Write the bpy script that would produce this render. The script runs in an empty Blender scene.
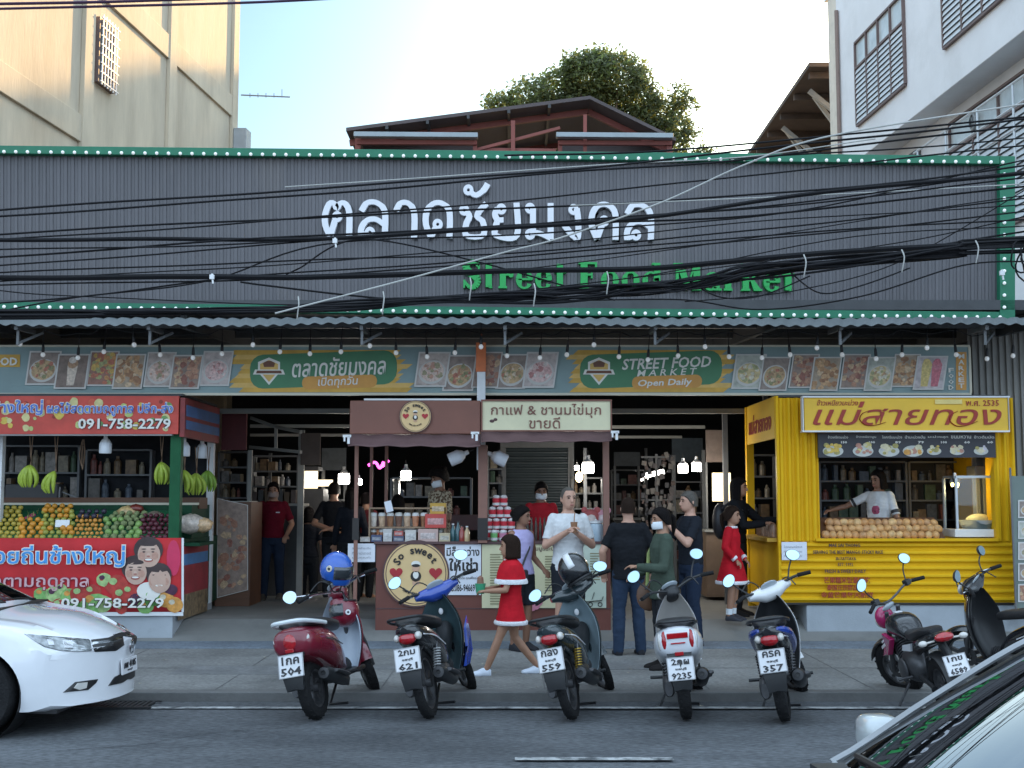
import bpy, bmesh, math, random, mathutils.noise
from math import sin, cos, pi, radians, sqrt, atan2
from mathutils import Vector, Matrix
from mathutils.bvhtree import BVHTree
RN = random.Random(11); V3 = Vector
scene = bpy.context.scene
COL = scene.collection
FPX = 1250.0
PITCH = math.atan(116 / 1250)
CAMZ = 1.8

def P(px, py, Y):
    """World point seen at photo position (px,py) on the plane y=Y."""
    u = (px - 512) / FPX; v = (384 - py) / FPX
    dy = cos(PITCH) - v * sin(PITCH); dz = sin(PITCH) + v * cos(PITCH)
    t = Y / dy
    return Vector((u * t, Y, CAMZ + dz * t))

def ray(px, py):
    u = (px - 512) / FPX; v = (384 - py) / FPX
    return Vector((u, cos(PITCH) - v * sin(PITCH), sin(PITCH) + v * cos(PITCH)))

def GX(px, py, z):
    d = ray(px, py); t = (z - CAMZ) / d.z
    return Vector((d.x * t, d.y * t, z))

# ---------------------------------------------------------------- materials
MATS = {}
def mat(name, rgb, rough=0.55, metal=0.0, var=0.12, scale=4.0, bump=0.0, bscale=60.0, coat=0.0, spec=0.5,
        emit=None, estr=0.0, fine=None, stretch=None, dirt=None):
    if name in MATS: return MATS[name]
    m = bpy.data.materials.new(name); m.use_nodes = True
    nt = m.node_tree; b = nt.nodes['Principled BSDF']; L = nt.links
    if name.split('_')[0] in ('cloth', 'hair', 'cable', 'tyre', 'road', 'asphalt', 'pavement', 'stall', 'back', 'awning'): spec = 0.12
    b.inputs['Roughness'].default_value = rough; b.inputs['Metallic'].default_value = metal
    b.inputs['Coat Weight'].default_value = coat; b.inputs['Specular IOR Level'].default_value = spec
    if coat: b.inputs['Coat Roughness'].default_value = 0.04
    c = (*rgb, 1)
    tc = nt.nodes.new('ShaderNodeTexCoord'); src = tc.outputs['Object']
    if stretch:
        mp = nt.nodes.new('ShaderNodeMapping'); mp.inputs['Scale'].default_value = stretch
        L.new(src, mp.inputs['Vector']); src = mp.outputs['Vector']
    if var > 0:
        n = nt.nodes.new('ShaderNodeTexNoise'); n.inputs['Scale'].default_value = scale
        n.inputs['Detail'].default_value = 6; n.inputs['Roughness'].default_value = 0.62
        L.new(src, n.inputs['Vector'])
        r = nt.nodes.new('ShaderNodeMapRange'); r.inputs['From Min'].default_value = 0.3; r.inputs['From Max'].default_value = 0.7
        r.inputs['To Min'].default_value = 1 - var; r.inputs['To Max'].default_value = 1 + var
        L.new(n.outputs['Fac'], r.inputs['Value'])
        mx = nt.nodes.new('ShaderNodeMix'); mx.data_type = 'RGBA'; mx.blend_type = 'MULTIPLY'
        mx.inputs['Factor'].default_value = 1.0; mx.inputs['A'].default_value = c
        L.new(r.outputs['Result'], mx.inputs['B'])
        out = mx.outputs['Result']
        if dirt:
            n2 = nt.nodes.new('ShaderNodeTexNoise'); n2.inputs['Scale'].default_value = dirt[1]; n2.inputs['Detail'].default_value = 8
            n2.inputs['Roughness'].default_value = 0.7
            L.new(src, n2.inputs['Vector'])
            r2 = nt.nodes.new('ShaderNodeMapRange'); r2.inputs['From Min'].default_value = dirt[2]; r2.inputs['From Max'].default_value = dirt[3]
            L.new(n2.outputs['Fac'], r2.inputs['Value'])
            m2 = nt.nodes.new('ShaderNodeMix'); m2.data_type = 'RGBA'; m2.inputs['B'].default_value = (*dirt[0], 1)
            L.new(r2.outputs['Result'], m2.inputs['Factor']); L.new(out, m2.inputs['A']); out = m2.outputs['Result']
        if fine:
            n3 = nt.nodes.new('ShaderNodeTexNoise'); n3.inputs['Scale'].default_value = fine[0]; n3.inputs['Detail'].default_value = 3
            L.new(src, n3.inputs['Vector'])
            r3 = nt.nodes.new('ShaderNodeMapRange'); r3.inputs['From Min'].default_value = 0.3; r3.inputs['From Max'].default_value = 0.7
            r3.inputs['To Min'].default_value = 1 - fine[1]; r3.inputs['To Max'].default_value = 1 + fine[1]
            L.new(n3.outputs['Fac'], r3.inputs['Value'])
            m3 = nt.nodes.new('ShaderNodeMix'); m3.data_type = 'RGBA'; m3.blend_type = 'MULTIPLY'; m3.inputs['Factor'].default_value = 1
            L.new(out, m3.inputs['A']); L.new(r3.outputs['Result'], m3.inputs['B']); out = m3.outputs['Result']
        L.new(out, b.inputs['Base Color'])
        rr = nt.nodes.new('ShaderNodeMapRange'); rr.inputs['To Min'].default_value = max(0.02, rough * 0.85); rr.inputs['To Max'].default_value = min(1, rough * 1.15)
        L.new(n.outputs['Fac'], rr.inputs['Value']); L.new(rr.outputs['Result'], b.inputs['Roughness'])
    else:
        b.inputs['Base Color'].default_value = c
    if bump > 0:
        nb = nt.nodes.new('ShaderNodeTexNoise'); nb.inputs['Scale'].default_value = bscale; nb.inputs['Detail'].default_value = 5
        L.new(src, nb.inputs['Vector'])
        bp = nt.nodes.new('ShaderNodeBump'); bp.inputs['Strength'].default_value = bump; bp.inputs['Distance'].default_value = 0.02
        L.new(nb.outputs['Fac'], bp.inputs['Height']); L.new(bp.outputs['Normal'], b.inputs['Normal'])
    if emit:
        b.inputs['Emission Color'].default_value = (*emit, 1); b.inputs['Emission Strength'].default_value = estr
    MATS[name] = m
    return m

def glassmat(name, tint=(0.5, 0.55, 0.55), rough=0.0, ior=1.5, film=0.0):
    if name in MATS: return MATS[name]
    m = bpy.data.materials.new(name); m.use_nodes = True
    nt = m.node_tree; nt.nodes.remove(nt.nodes['Principled BSDF']); L = nt.links
    t = nt.nodes.new('ShaderNodeBsdfTransparent'); t.inputs['Color'].default_value = (*tint, 1)
    g = nt.nodes.new('ShaderNodeBsdfGlossy'); g.inputs['Roughness'].default_value = rough
    g.inputs['Color'].default_value = (0.95, 0.97, 1, 1)
    f = nt.nodes.new('ShaderNodeFresnel'); f.inputs['IOR'].default_value = ior
    n = nt.nodes.new('ShaderNodeTexNoise'); n.inputs['Scale'].default_value = 3
    bp = nt.nodes.new('ShaderNodeBump'); bp.inputs['Strength'].default_value = 0.01; bp.inputs['Distance'].default_value = 0.01
    L.new(n.outputs['Fac'], bp.inputs['Height']); L.new(bp.outputs['Normal'], g.inputs['Normal'])
    mx = nt.nodes.new('ShaderNodeMixShader')
    fo = f.outputs['Fac']
    if film:
        fm = nt.nodes.new('ShaderNodeMapRange'); fm.inputs['To Min'].default_value = film; L.new(fo, fm.inputs['Value']); fo = fm.outputs['Result']
    L.new(fo, mx.inputs['Fac']); L.new(t.outputs[0], mx.inputs[1]); L.new(g.outputs[0], mx.inputs[2])
    L.new(mx.outputs[0], nt.nodes['Material Output'].inputs['Surface'])
    MATS[name] = m
    return m

# ---------------------------------------------------------------- mesh builder
class MB:
    def __init__(s):
        s.v = []; s.f = []; s.mi = []; s.cur = 0; s.M = None
    def add(s, vs, fs):
        o = len(s.v)
        if s.M is not None: vs = [s.M @ Vector(p) for p in vs]
        s.v += [tuple(p) for p in vs]
        s.f += [tuple(i + o for i in f) for f in fs]
        s.mi += [s.cur] * len(fs)
        return s
    def box(s, x0, x1, y0, y1, z0, z1):
        vs = [(x, y, z) for z in (z0, z1) for y in (y0, y1) for x in (x0, x1)]
        return s.add(vs, [(0, 2, 3, 1), (4, 5, 7, 6), (0, 1, 5, 4), (2, 6, 7, 3), (0, 4, 6, 2), (1, 3, 7, 5)])
    def cbox(s, c, sx, sy, sz, rot=None):
        vs = [Vector((x * sx / 2, y * sy / 2, z * sz / 2)) for z in (-1, 1) for y in (-1, 1) for x in (-1, 1)]
        if rot is not None: vs = [rot @ p for p in vs]
        vs = [p + Vector(c) for p in vs]
        return s.add(vs, [(0, 2, 3, 1), (4, 5, 7, 6), (0, 1, 5, 4), (2, 6, 7, 3), (0, 4, 6, 2), (1, 3, 7, 5)])
    def loft(s, rings, cap=True, closed=True):
        n = len(rings[0]); vs = [p for r in rings for p in r]; fs = []
        for i in range(len(rings) - 1):
            for j in range(n if closed else n - 1):
                a = i * n + j; b = i * n + (j + 1) % n
                fs.append((a, b, b + n, a + n))
        if cap and closed:
            fs.append(tuple(reversed(range(n)))); fs.append(tuple((len(rings) - 1) * n + j for j in range(n)))
        return s.add(vs, fs)
    def tube(s, pts, r, n=8, cap=True, flat=1.0):
        pts = [Vector(p) for p in pts]
        if not hasattr(r, '__len__'): r = [r] * len(pts)
        rings = []; up = None
        for i, p in enumerate(pts):
            d = (pts[min(i + 1, len(pts) - 1)] - pts[max(i - 1, 0)])
            if d.length < 1e-9: d = Vector((0, 0, 1))
            d.normalize()
            if up is None:
                up = Vector((0, 0, 1)) if abs(d.z) < 0.9 else Vector((1, 0, 0))
            a = d.cross(up)
            if a.length < 1e-6: a = d.orthogonal()
            a.normalize(); b = a.cross(d).normalized(); up = b
            rings.append([p + a * (cos(2 * pi * k / n) * r[i]) + b * (sin(2 * pi * k / n) * r[i] * flat) for k in range(n)])
        return s.loft(rings, cap)
    def bar(s, p0, p1, w, h):
        p0 = Vector(p0); p1 = Vector(p1); d = (p1 - p0); L = d.length; d.normalize()
        up = Vector((0, 0, 1)) if abs(d.z) < 0.95 else Vector((0, 1, 0))
        a = d.cross(up).normalized(); b = a.cross(d).normalized()
        rings = [[p + a * (sx * w / 2) + b * (sz * h / 2) for sx, sz in ((-1, -1), (1, -1), (1, 1), (-1, 1))] for p in (p0, p1)]
        return s.loft(rings)
    def ell(s, c, r, nu=12, nv=8, rot=None, v0=0.0, v1=1.0):
        """ellipsoid; v0..v1 = fraction from bottom pole to top pole"""
        c = Vector(c); rings = []
        if not hasattr(r, '__len__'): r = (r, r, r)
        for i in range(nv + 1):
            t = -pi / 2 + pi * (v0 + (v1 - v0) * i / nv)
            ring = []
            for k in range(nu):
                a = 2 * pi * k / nu
                p = Vector((r[0] * cos(t) * cos(a), r[1] * cos(t) * sin(a), r[2] * sin(t)))
                if rot is not None: p = rot @ p
                ring.append(c + p)
            rings.append(ring)
        return s.loft(rings, True)
    def cyl(s, p0, p1, r0, r1=None, n=14):
        return s.tube([p0, p1], [r0, r0 if r1 is None else r1], n)
    def prism(s, poly, f0, f1):
        """poly: list of 2D points; f0,f1 map a 2D point to 3D for the two ends"""
        n = len(poly)
        return s.add([f0(p) for p in poly] + [f1(p) for p in poly],
                     [tuple(reversed(range(n))), tuple(range(n, 2 * n))] + [(i, (i + 1) % n, n + (i + 1) % n, n + i) for i in range(n)])
    def xz(s, poly, y0, y1):
        return s.prism(poly, lambda p: (p[0], y1, p[1]), lambda p: (p[0], y0, p[1]))
    def lathe(s, prof, c=(0, 0, 0), axis='z', n=16, cap=False):
        rings = []
        for r, h in prof:
            ring = []
            for k in range(n):
                a = 2 * pi * k / n
                if axis == 'z': p = (r * cos(a), r * sin(a), h)
                elif axis == 'y': p = (r * cos(a), h, r * sin(a))
                else: p = (h, r * cos(a), r * sin(a))
                ring.append((c[0] + p[0], c[1] + p[1], c[2] + p[2]))
            rings.append(ring)
        return s.loft(rings, cap)
    def quad(s, a, b, c, d): return s.add([a, b, c, d], [(0, 1, 2, 3)])
    def mesh(s, name):
        me = bpy.data.meshes.new(name); me.from_pydata(s.v, [], s.f); me.update()
        me.polygons.foreach_set('material_index', s.mi)
        bm = bmesh.new(); bm.from_mesh(me); bmesh.ops.recalc_face_normals(bm, faces=bm.faces); bm.to_mesh(me); bm.free()
        return me
    def build(s, name, mats, parent=None, smooth=35, bevel=0, loc=None, bseg=2):
        me = s.mesh(name)
        if not isinstance(mats, (list, tuple)): mats = [mats]
        for m in mats: me.materials.append(m)
        if smooth:
            me.polygons.foreach_set('use_smooth', [True] * len(me.polygons)); me.set_sharp_from_angle(angle=radians(smooth))
        o = bpy.data.objects.new(name, me); COL.objects.link(o)
        if parent is not None: o.parent = parent
        if loc is not None: o.location = loc
        if bevel:
            b = o.modifiers.new('bevel', 'BEVEL'); b.width = bevel; b.segments = bseg; b.limit_method = 'ANGLE'; b.angle_limit = radians(40)
            b.harden_normals = True
        return o

def thing(name, label, cat, loc=(0, 0, 0), rot=(0, 0, 0), group=None):
    o = bpy.data.objects.new(name, None); COL.objects.link(o); o.empty_display_size = 0.1
    o.location = loc; o.rotation_euler = rot
    return tag(o, label, cat, group)
def tag(o, label, cat, group=None):
    o['label'] = label; o['category'] = cat
    if group: o['group'] = group
    return o
def struct(o, label=None, cat=None):
    o['kind'] = 'structure'
    if label: o['label'] = label
    if cat: o['category'] = cat
    return o
def dup(root, loc=None, rot=None, label=None, group=None):
    r = root.copy(); COL.objects.link(r)
    if loc is not None: r.location = loc
    if rot is not None: r.rotation_euler = rot
    if label: r['label'] = label
    if group: r['group'] = group
    for ch in list(root.children):
        c = ch.copy(); COL.objects.link(c); c.parent = r
        for g in list(ch.children):
            d = g.copy(); COL.objects.link(d); d.parent = c
    return r

def spline(pts, n):
    """Catmull-Rom through pts (any dimension)"""
    pts = [tuple(p) for p in pts]; out = []
    m = len(pts) - 1
    for i in range(n):
        t = i / (n - 1) * m; k = min(int(t), m - 1); u = t - k
        p0 = pts[max(k - 1, 0)]; p1 = pts[k]; p2 = pts[k + 1]; p3 = pts[min(k + 2, m)]
        out.append(tuple(0.5 * ((2 * b) + (-a + c) * u + (2 * a - 5 * b + 4 * c - d) * u * u + (-a + 3 * b - 3 * c + d) * u ** 3)
                         for a, b, c, d in zip(p0, p1, p2, p3)))
    return out

# ---------------------------------------------------------------- evaluated helpers
def evaluated(o):
    bpy.context.view_layer.update()
    dg = bpy.context.evaluated_depsgraph_get()
    return bpy.data.meshes.new_from_object(o.evaluated_get(dg), depsgraph=dg)

def remeshed(mb, voxel=0.01, smooth=4, name='body', folds=0.0):
    me = mb.mesh(name); o = bpy.data.objects.new('tmp', me); COL.objects.link(o)
    r = o.modifiers.new('r', 'REMESH'); r.mode = 'VOXEL'; r.voxel_size = voxel; r.use_smooth_shade = True
    if smooth:
        s = o.modifiers.new('s', 'SMOOTH'); s.iterations = smooth; s.factor = 0.5
    out = evaluated(o)
    bpy.data.objects.remove(o); bpy.data.meshes.remove(me)
    if folds:
        NZ = mathutils.noise.noise; sd_ = V3((RN.uniform(0, 50), RN.uniform(0, 50), RN.uniform(0, 50)))
        nr = [v.normal.copy() for v in out.vertices]; cs = [v.co.copy() for v in out.vertices]; res = []
        for c, n_ in zip(cs, nr):
            q = NZ(Vector((c.x * 11, c.y * 11, c.z * 6)) + sd_); q2 = NZ(Vector((c.x * 7 + c.z * 22, c.y * 7, c.z * 16 - c.x * 10)) + sd_)
            res += list(c + n_ * (folds * (.7 * q + .8 * (abs(q2) * 2 - .5))))
        out.vertices.foreach_set('co', res); out.update()
    out.name = name
    return out

def obj_from(me, name, m, parent=None):
    me.materials.clear(); me.materials.append(m)
    me.polygons.foreach_set('use_smooth', [True] * len(me.polygons))
    o = bpy.data.objects.new(name, me); COL.objects.link(o)
    if parent is not None: o.parent = parent
    return o

TEXTS = {}
def text_geo(body, bold=0.0, res=2, shear=0.0):
    k = (body, bold, res, shear)
    if k in TEXTS: return TEXTS[k]
    c = bpy.data.curves.new('t', 'FONT'); c.body = body; c.extrude = 0.5; c.offset = bold; c.resolution_u = res
    c.shear = shear; c.align_x = 'CENTER'; c.space_line = 1.0
    o = bpy.data.objects.new('t', c); COL.objects.link(o)
    me = evaluated(o)
    vs = [tuple(v.co) for v in me.vertices]; fs = [tuple(p.vertices) for p in me.polygons]
    bpy.data.objects.remove(o); bpy.data.curves.remove(c); bpy.data.meshes.remove(me)
    nf = []      # outlines of one glyph may overlap: give every front facet its own hair-thin level
    for i, f in enumerate(fs):
        if all(vs[q][2] > .49 for q in f):
            o_ = len(vs); dz = .5 + .04 * (i % 13); vs += [(vs[q][0], vs[q][1], dz) for q in f]; nf.append(tuple(range(o_, o_ + len(f))))
        else: nf.append(f)
    fs = nf
    xs = [v[0] for v in vs]; ys = [v[1] for v in vs]
    TEXTS[k] = (vs, fs, min(xs), max(xs), min(ys), max(ys))
    return TEXTS[k]

def text_mb(mb, body, c, w, h, depth=0.004, bold=0.0, res=2, shear=0.0, xf=None):
    """writing fitted to a w x h box, centred on c, in the local xz plane, facing -y; xf maps (x, y, z) further"""
    vs, fs, x0, x1, y0, y1 = text_geo(body, bold, res, shear)
    out = []
    for x, y, z in vs:
        p = Vector((((x - x0) / (x1 - x0) - 0.5) * w, -(z + 0.5) * depth, ((y - y0) / (y1 - y0) - 0.5) * h))
        if xf: p = xf(p)
        out.append(p + Vector(c))
    mb.add(out, fs)
    return mb

def text_px(mb, body, x0, y0, x1, y1, Y, depth=0.004, bold=0.0, res=2, shear=0.0, xf=None, org=(0, 0, 0)):
    a = P(x0, y1, Y); b = P(x1, y0, Y)
    c = (a + b) / 2 - Vector(org)
    return text_mb(mb, body, c, b.x - a.x, b.z - a.z, depth, bold, res, shear, xf)
# ================================================================= people
def V(*a): return Vector(a)
M_skinA = mat('skin_tan', (.36, .19, .12), .5, var=.06, scale=20)
M_skinB = mat('skin_fair', (.50, .28, .20), .5, var=.06, scale=20)
M_skinD = mat('skin_brown', (.24, .12, .075), .5, var=.06, scale=20)
M_hairblk = mat('hair_black', (.008, .006, .006), .6, var=.3, scale=40, bump=.6, bscale=90, stretch=(6, 6, 1))
M_hairbrn = mat('hair_brown', (.022, .012, .008), .6, var=.3, scale=40, bump=.6, bscale=90, stretch=(6, 6, 1))
M_hairgrey = mat('hair_grey', (.09, .08, .07), .5, var=.3, scale=40)
M_eye = mat('eye_dark', (.02, .015, .012), .2)
M_lip = mat('lips', (.34, .12, .10), .5)
M_mask = mat('face_mask', (.72, .76, .80), .7, var=.05)
M_sole = mat('shoe_sole', (.6, .6, .6), .6)
def cloth(name, c, rough=.85, b=.35): return mat('cloth_' + name, c, rough, var=.16, scale=9, bump=b, bscale=13)

def eloft(mb, secs, n=20):
    """secs: (centre, rx, ry) horizontal ellipses"""
    mb.loft([[Vector(c) + V(rx * cos(2 * pi * k / n), ry * sin(2 * pi * k / n), 0) for k in range(n)] for c, rx, ry in secs])
def limb(mb, pts, rs, n=12):
    pts = [Vector(p) for p in pts]
    P_ = spline(pts, 5 * (len(pts) - 1) + 1); R_ = spline([(r,) for r in rs], 5 * (len(pts) - 1) + 1)
    # straight segments keep the joints crisp
    for a, b, ra, rb in zip(pts, pts[1:], rs, rs[1:]):
        mid = (a + b) / 2
        mb.tube([a, a.lerp(b, .3), a.lerp(b, .65), b], [ra, ra * .72 + rb * .28 + .004, ra * .4 + rb * .6 + .003, rb], n)
    for p, r in zip(pts, rs): mb.ell(p, r, 10, 8)

def hand(mb, wrist, d, up, curl=.5, side=1, s=1.0):
    """palm, four unequal bent fingers and a thumb off the palm's side"""
    d = Vector(d).normalized(); up = Vector(up); up = (up - d * up.dot(d)).normalized(); r = d.cross(up).normalized() * side
    w = Vector(wrist)
    c = w + d * .045 * s
    mb.loft([[c + d * t * s + r * (x * s) + up * (z * s) for x, z in ((-a, -b), (0, -b * 1.2), (a, -b), (a, b), (0, b * 1.2), (-a, b))] for t, a, b in ((-.05, .022, .016), (-.02, .034, .016), (.02, .042, .015), (.045, .038, .011))])
    for k, (off, L) in enumerate(((-.031, .062), (-.010, .074), (.011, .069), (.031, .053))):
        p = c + d * .042 * s + r * off * s; seg = L * s / 3; dd = d.copy(); pts = [p - d * .02 * s, p]
        for q in range(3):
            dd = (dd * cos(curl * .8) - up * sin(curl * .8)).normalized(); p = p + dd * seg; pts.append(p)
            up2 = up
        mb.tube(pts, [.0085 * s, .0088 * s, .0084 * s, .0076 * s, .0062 * s], 8)
    p = c - d * .02 * s - r * .034 * s
    t1 = (d * .7 - r * .7 - up * .25).normalized(); t2 = (d * .95 - r * .15 - up * .4).normalized()
    mb.tube([p + r * .015 * s, p, p + t1 * .032 * s, p + t1 * .032 * s + t2 * .03 * s], [.011 * s, .011 * s, .0095 * s, .0075 * s], 8)

def person(label, loc, face, H, skin=None, top=None, bottom=None, shoes=None, hair='short', hairm=None, mask=False, female=False, fat=0.0,
           lh=None, rh=None, le=None, re=None, lf=(.10, 0), rf=(-.10, 0), lk=None, rk=None, head=(0, 0), sleeve='short', legs='long', dress=None, lean=0.0,
           hold=None, strap=None, kid=False, extras=None, shirt_len=0.0, curl=.5):
    """figure facing local -y, x to its left hand side; face = rotation about z.  lh/rh = wrists, le/re = elbows (metres at 1.75 m)"""
    s = H / 1.75
    skin = skin or M_skinA; hairm = hairm or M_hairblk
    T = thing('person', label, 'person', loc, (0, 0, face))
    sw = .175 if female else .195
    if kid: sw = .165
    hs = 1.18 if kid else 1.0
    hx = .155 if female else .150
    ln = lambda z: -lean * max(0, z - .95)          # lean forwards with height
    def tor(off=0.0, z0=.84, z1=1.56, hem=0.0):
        f = 1 + fat
        S = [(.84, hx * .98, .11), (.92, hx * 1.1, .118 + .02 * fat), (1.0, hx * 1.02, .11 + .06 * fat), (1.10, (.125 if female else .142) * f, .098 * f + .06 * fat), (1.22, (.135 if female else .158) * f, .108 * f + .03 * fat),
             (1.32, (.15 if female else .172), .112), (1.40, sw * .93, .095), (1.445, sw * .72, .078), (1.475, .082, .066), (1.50, .060, .060), (1.56, .056, .058)]
        return [(V(0, ln(z) - (.012 if 1.15 < z < 1.36 else 0), z) * s, (rx + off) * s, (ry + off) * s) for z, rx, ry in S if z0 <= z <= z1]
    sh = {1: V(sw, ln(1.42), 1.415), -1: V(-sw, ln(1.42), 1.415)}
    el = {1: V(*(le or (sw + .05, .03, 1.14))), -1: V(*(re or (-sw - .05, .03, 1.14)))}
    wr = {1: V(*(lh or (sw + .07, -.05, .89))), -1: V(*(rh or (-sw - .07, -.05, .89)))}
    ft = {1: V(lf[0], lf[1], lf[2] if len(lf) > 2 else 0), -1: V(rf[0], rf[1], rf[2] if len(rf) > 2 else 0)}
    hip = {1: V(.088, 0, .90), -1: V(-.088, 0, .90)}
    kn = {}
    for q, k_ in ((1, lk), (-1, rk)):
        an = ft[q] + V(0, .03, .085)
        kn[q] = V(*k_) if k_ else (hip[q] + an) / 2 + V(0, -.035, .02)
    # ---- body
    b = MB()
    eloft(b, tor())
    hc = V(head[0] * .0, ln(1.62) - .015, 1.635 + (.02 if kid else 0)) * s
    hm = Matrix.Rotation(radians(head[0]), 3, 'Z') @ Matrix.Rotation(radians(head[1]), 3, 'X')
    def hp(x, y, z): return hc + hm @ (V(x, y, z) * s * hs)
    n = 20
    HS = [(-.118, -.022, .030, .030), (-.108, -.026, .044, .052), (-.085, -.022, .058, .072), (-.05, -.008, .068, .088), (-.01, .0, .074, .096), (.03, .003, .077, .100), (.07, .004, .072, .094), (.10, .004, .054, .070), (.118, .004, .026, .034)]
    b.loft([[hp(rx * cos(2 * pi * k / n), cy + ry * sin(2 * pi * k / n), z) for k in range(n)] for z, cy, rx, ry in HS])
    b.tube([hp(0, -.092, .012), hp(0, -.108, -.018), hp(0, -.116, -.034), hp(0, -.098, -.042)], [.008 * s, .011 * s, .014 * s, .009 * s], 8)
    for sx in (-1, 1):
        b.ell(hp(sx * .078, .012, -.01), (.012 * s, .02 * s, .032 * s), 8, 6)
        b.ell(hp(sx * .034, -.083, .022), (.02 * s, .014 * s, .009 * s), 8, 6)
    b.ell(hp(0, -.088, -.070), (.024 * s, .012 * s, .012 * s), 8, 6)
    for q in (1, -1):
        t = .92 if female or kid else 1.0
        limb(b, [sh[q] * s - V(q * .03, 0, .0) * s, el[q] * s, wr[q] * s], [.054 * s * t, .041 * s * t, .028 * s * t])
        fd = (wr[q] - el[q]).normalized()
        upv = V(0, -1, 0) if abs(fd.z) > .7 else V(0, 0, 1)
        hand(b, wr[q] * s, fd, upv, curl, q, s)
        an = ft[q] + V(0, .03, .085)
        limb(b, [hip[q] * s, kn[q] * s, an * s], [.088 * s, .056 * s, .039 * s])
        f0 = ft[q]
        b.loft([[f0 * s + V(x * s, y * s, z * s + .004) for x, z in ((-w, 0), (w, 0), (w * .9, h * .6), (w * .4, h), (-w * .4, h), (-w * .9, h * .6))] for y, w, h in ((.07, .025, .06), (.04, .036, .09), (-.02, .04, .085), (-.09, .046, .05), (-.15, .042, .034), (-.175, .022, .024))])
    body = obj_from(remeshed(b, .0075 if H > 1.4 else .0065, 3), 'body', skin, T)
    # ---- face
    e = MB()
    for sx in (-1, 1): e.ell(hp(sx * .033, -.0925, .004), (.0125 * s, .006 * s, .0075 * s), 10, 6)
    e.build('eyes', M_eye, T)
    e = MB()
    for sx in (-1, 1): e.tube([hp(sx * .016, -.098, .024), hp(sx * .034, -.0985, .030), hp(sx * .052, -.086, .024)], .0045 * s, 6)
    e.build('eyebrows', hairm, T)
    if mask:
        m = MB(); rows = []
        for j in range(7):
            z = -.105 + .085 * j / 6; row = []
            for k in range(13):
                a = radians(-90 + (-78 + 156 * k / 12)); bul = 1 + .10 * sin(pi * j / 6)
                row.append(hp((.076) * cos(a) * bul, -.004 + .098 * sin(a) * bul * (1.08 if abs(k - 6) < 3 else 1.0), z))
            rows.append(row)
        m.loft(rows, cap=False, closed=False); o = m.build('face_mask', M_mask if mask is True else mask, T, smooth=80); o.modifiers.new('t', 'SOLIDIFY').thickness = .004
    else:
        MB().ell(hp(0, -.101, -.070), (.022 * s, .005 * s, .007 * s), 10, 6).build('mouth', M_lip, T)
    # ---- hair
    h = MB(); rr = random.Random(int(H * 1000))
    def cap(zlow_front, zlow_back, thick, nlat=9):
        rings = []; nn = 26
        for j in range(nlat + 1):
            ring = []
            for k in range(nn):
                a = 2 * pi * k / nn; front = (1 - sin(a)) / 2            # 1 at the face (-y)
                zl = zlow_back + (zlow_front - zlow_back) * max(0, min(1, (front - .45) / .35))
                z = zl + (.122 + thick - zl) * (j / nlat)
                fr = sqrt(max(0.0, 1 - max(0, (z - .02) / (.104 + thick)) ** 2.2)) if z > .02 else 1.0
                jag = 1 + rr.uniform(-.03, .03)
                ring.append(hp((.079 + thick) * cos(a) * fr * jag, .004 + (.101 + thick) * sin(a) * fr * jag, z))
            rings.append(ring)
        h.loft(rings)
    if hair in ('short', 'crop'):
        cap(.062, -.055, .006 if hair == 'crop' else .016)
    elif hair == 'balding':
        cap(.085, -.06, .003)
    elif hair == 'mop':
        cap(.045, -.06, .03); 
        for k in range(16): a = k * .4; h.ell(hp(.07 * cos(a), .02 + .08 * sin(a), .08 + .03 * sin(k)), .028 * s, 8, 6)
    elif hair in ('bob', 'long', 'pony', 'bun'):
        cap(.07, -.07, .016)
        if hair == 'bob' or hair == 'long':
            L_ = -.135 if hair == 'bob' else -.30
            rows = []
            for j in range(7):
                z = .03 + (L_ - .03) * j / 6; row = []
                for k in range(19):
                    a = radians(-35 + 250 * k / 18); w_ = 1.0 + .12 * j / 6
                    row.append(hp(.093 * cos(a) * w_, .012 + .112 * sin(a) * (1 - .12 * (j / 6) * (hair == 'long')), z + rr.uniform(-.008, .008)))
                rows.append(row)
            g = MB(); g.loft(rows, cap=False, closed=False); o = g.build('hair_curtain', hairm, T, smooth=80); o.modifiers.new('t', 'SOLIDIFY').thickness = .03 * s
        if hair == 'pony': h.tube([hp(0, .11, .03), hp(0, .15, .0), hp(0, .15, -.10), hp(0, .13, -.20)], [.03 * s, .036 * s, .03 * s, .008 * s], 10)
        if hair == 'bun': h.ell(hp(0, .115, .02), (.045 * s, .04 * s, .045 * s), 12, 8)
    if hair == 'cap':
        cap(.03, -.06, .012)
        c2 = MB(); cap_m = extras.get('cap')
        c2.loft([[hp(.092 * f * cos(2 * pi * k / 20), .004 + .115 * f * sin(2 * pi * k / 20), z) for k in range(20)] for z, f in ((.045, 1), (.08, .98), (.11, .82), (.135, .5), (.142, .1))])
        c2.loft([[hp(x, y, z) for x, z in ((-.07, .05), (0, .062), (.07, .05), (.07, .056), (0, .068), (-.07, .056))] for y in (-.09, -.13, -.17)])
        c2.build('cap', cap_m, T)
    h.build('hair', hairm, T, smooth=80)
    # ---- clothes
    def garment(name, build, m, vox=.011, sm=3):
        g = MB(); build(g); return obj_from(remeshed(g, vox, sm, name, 0 if name in ('shoes', 'fur_trim') else .005 * s), name, m, T)
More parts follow.
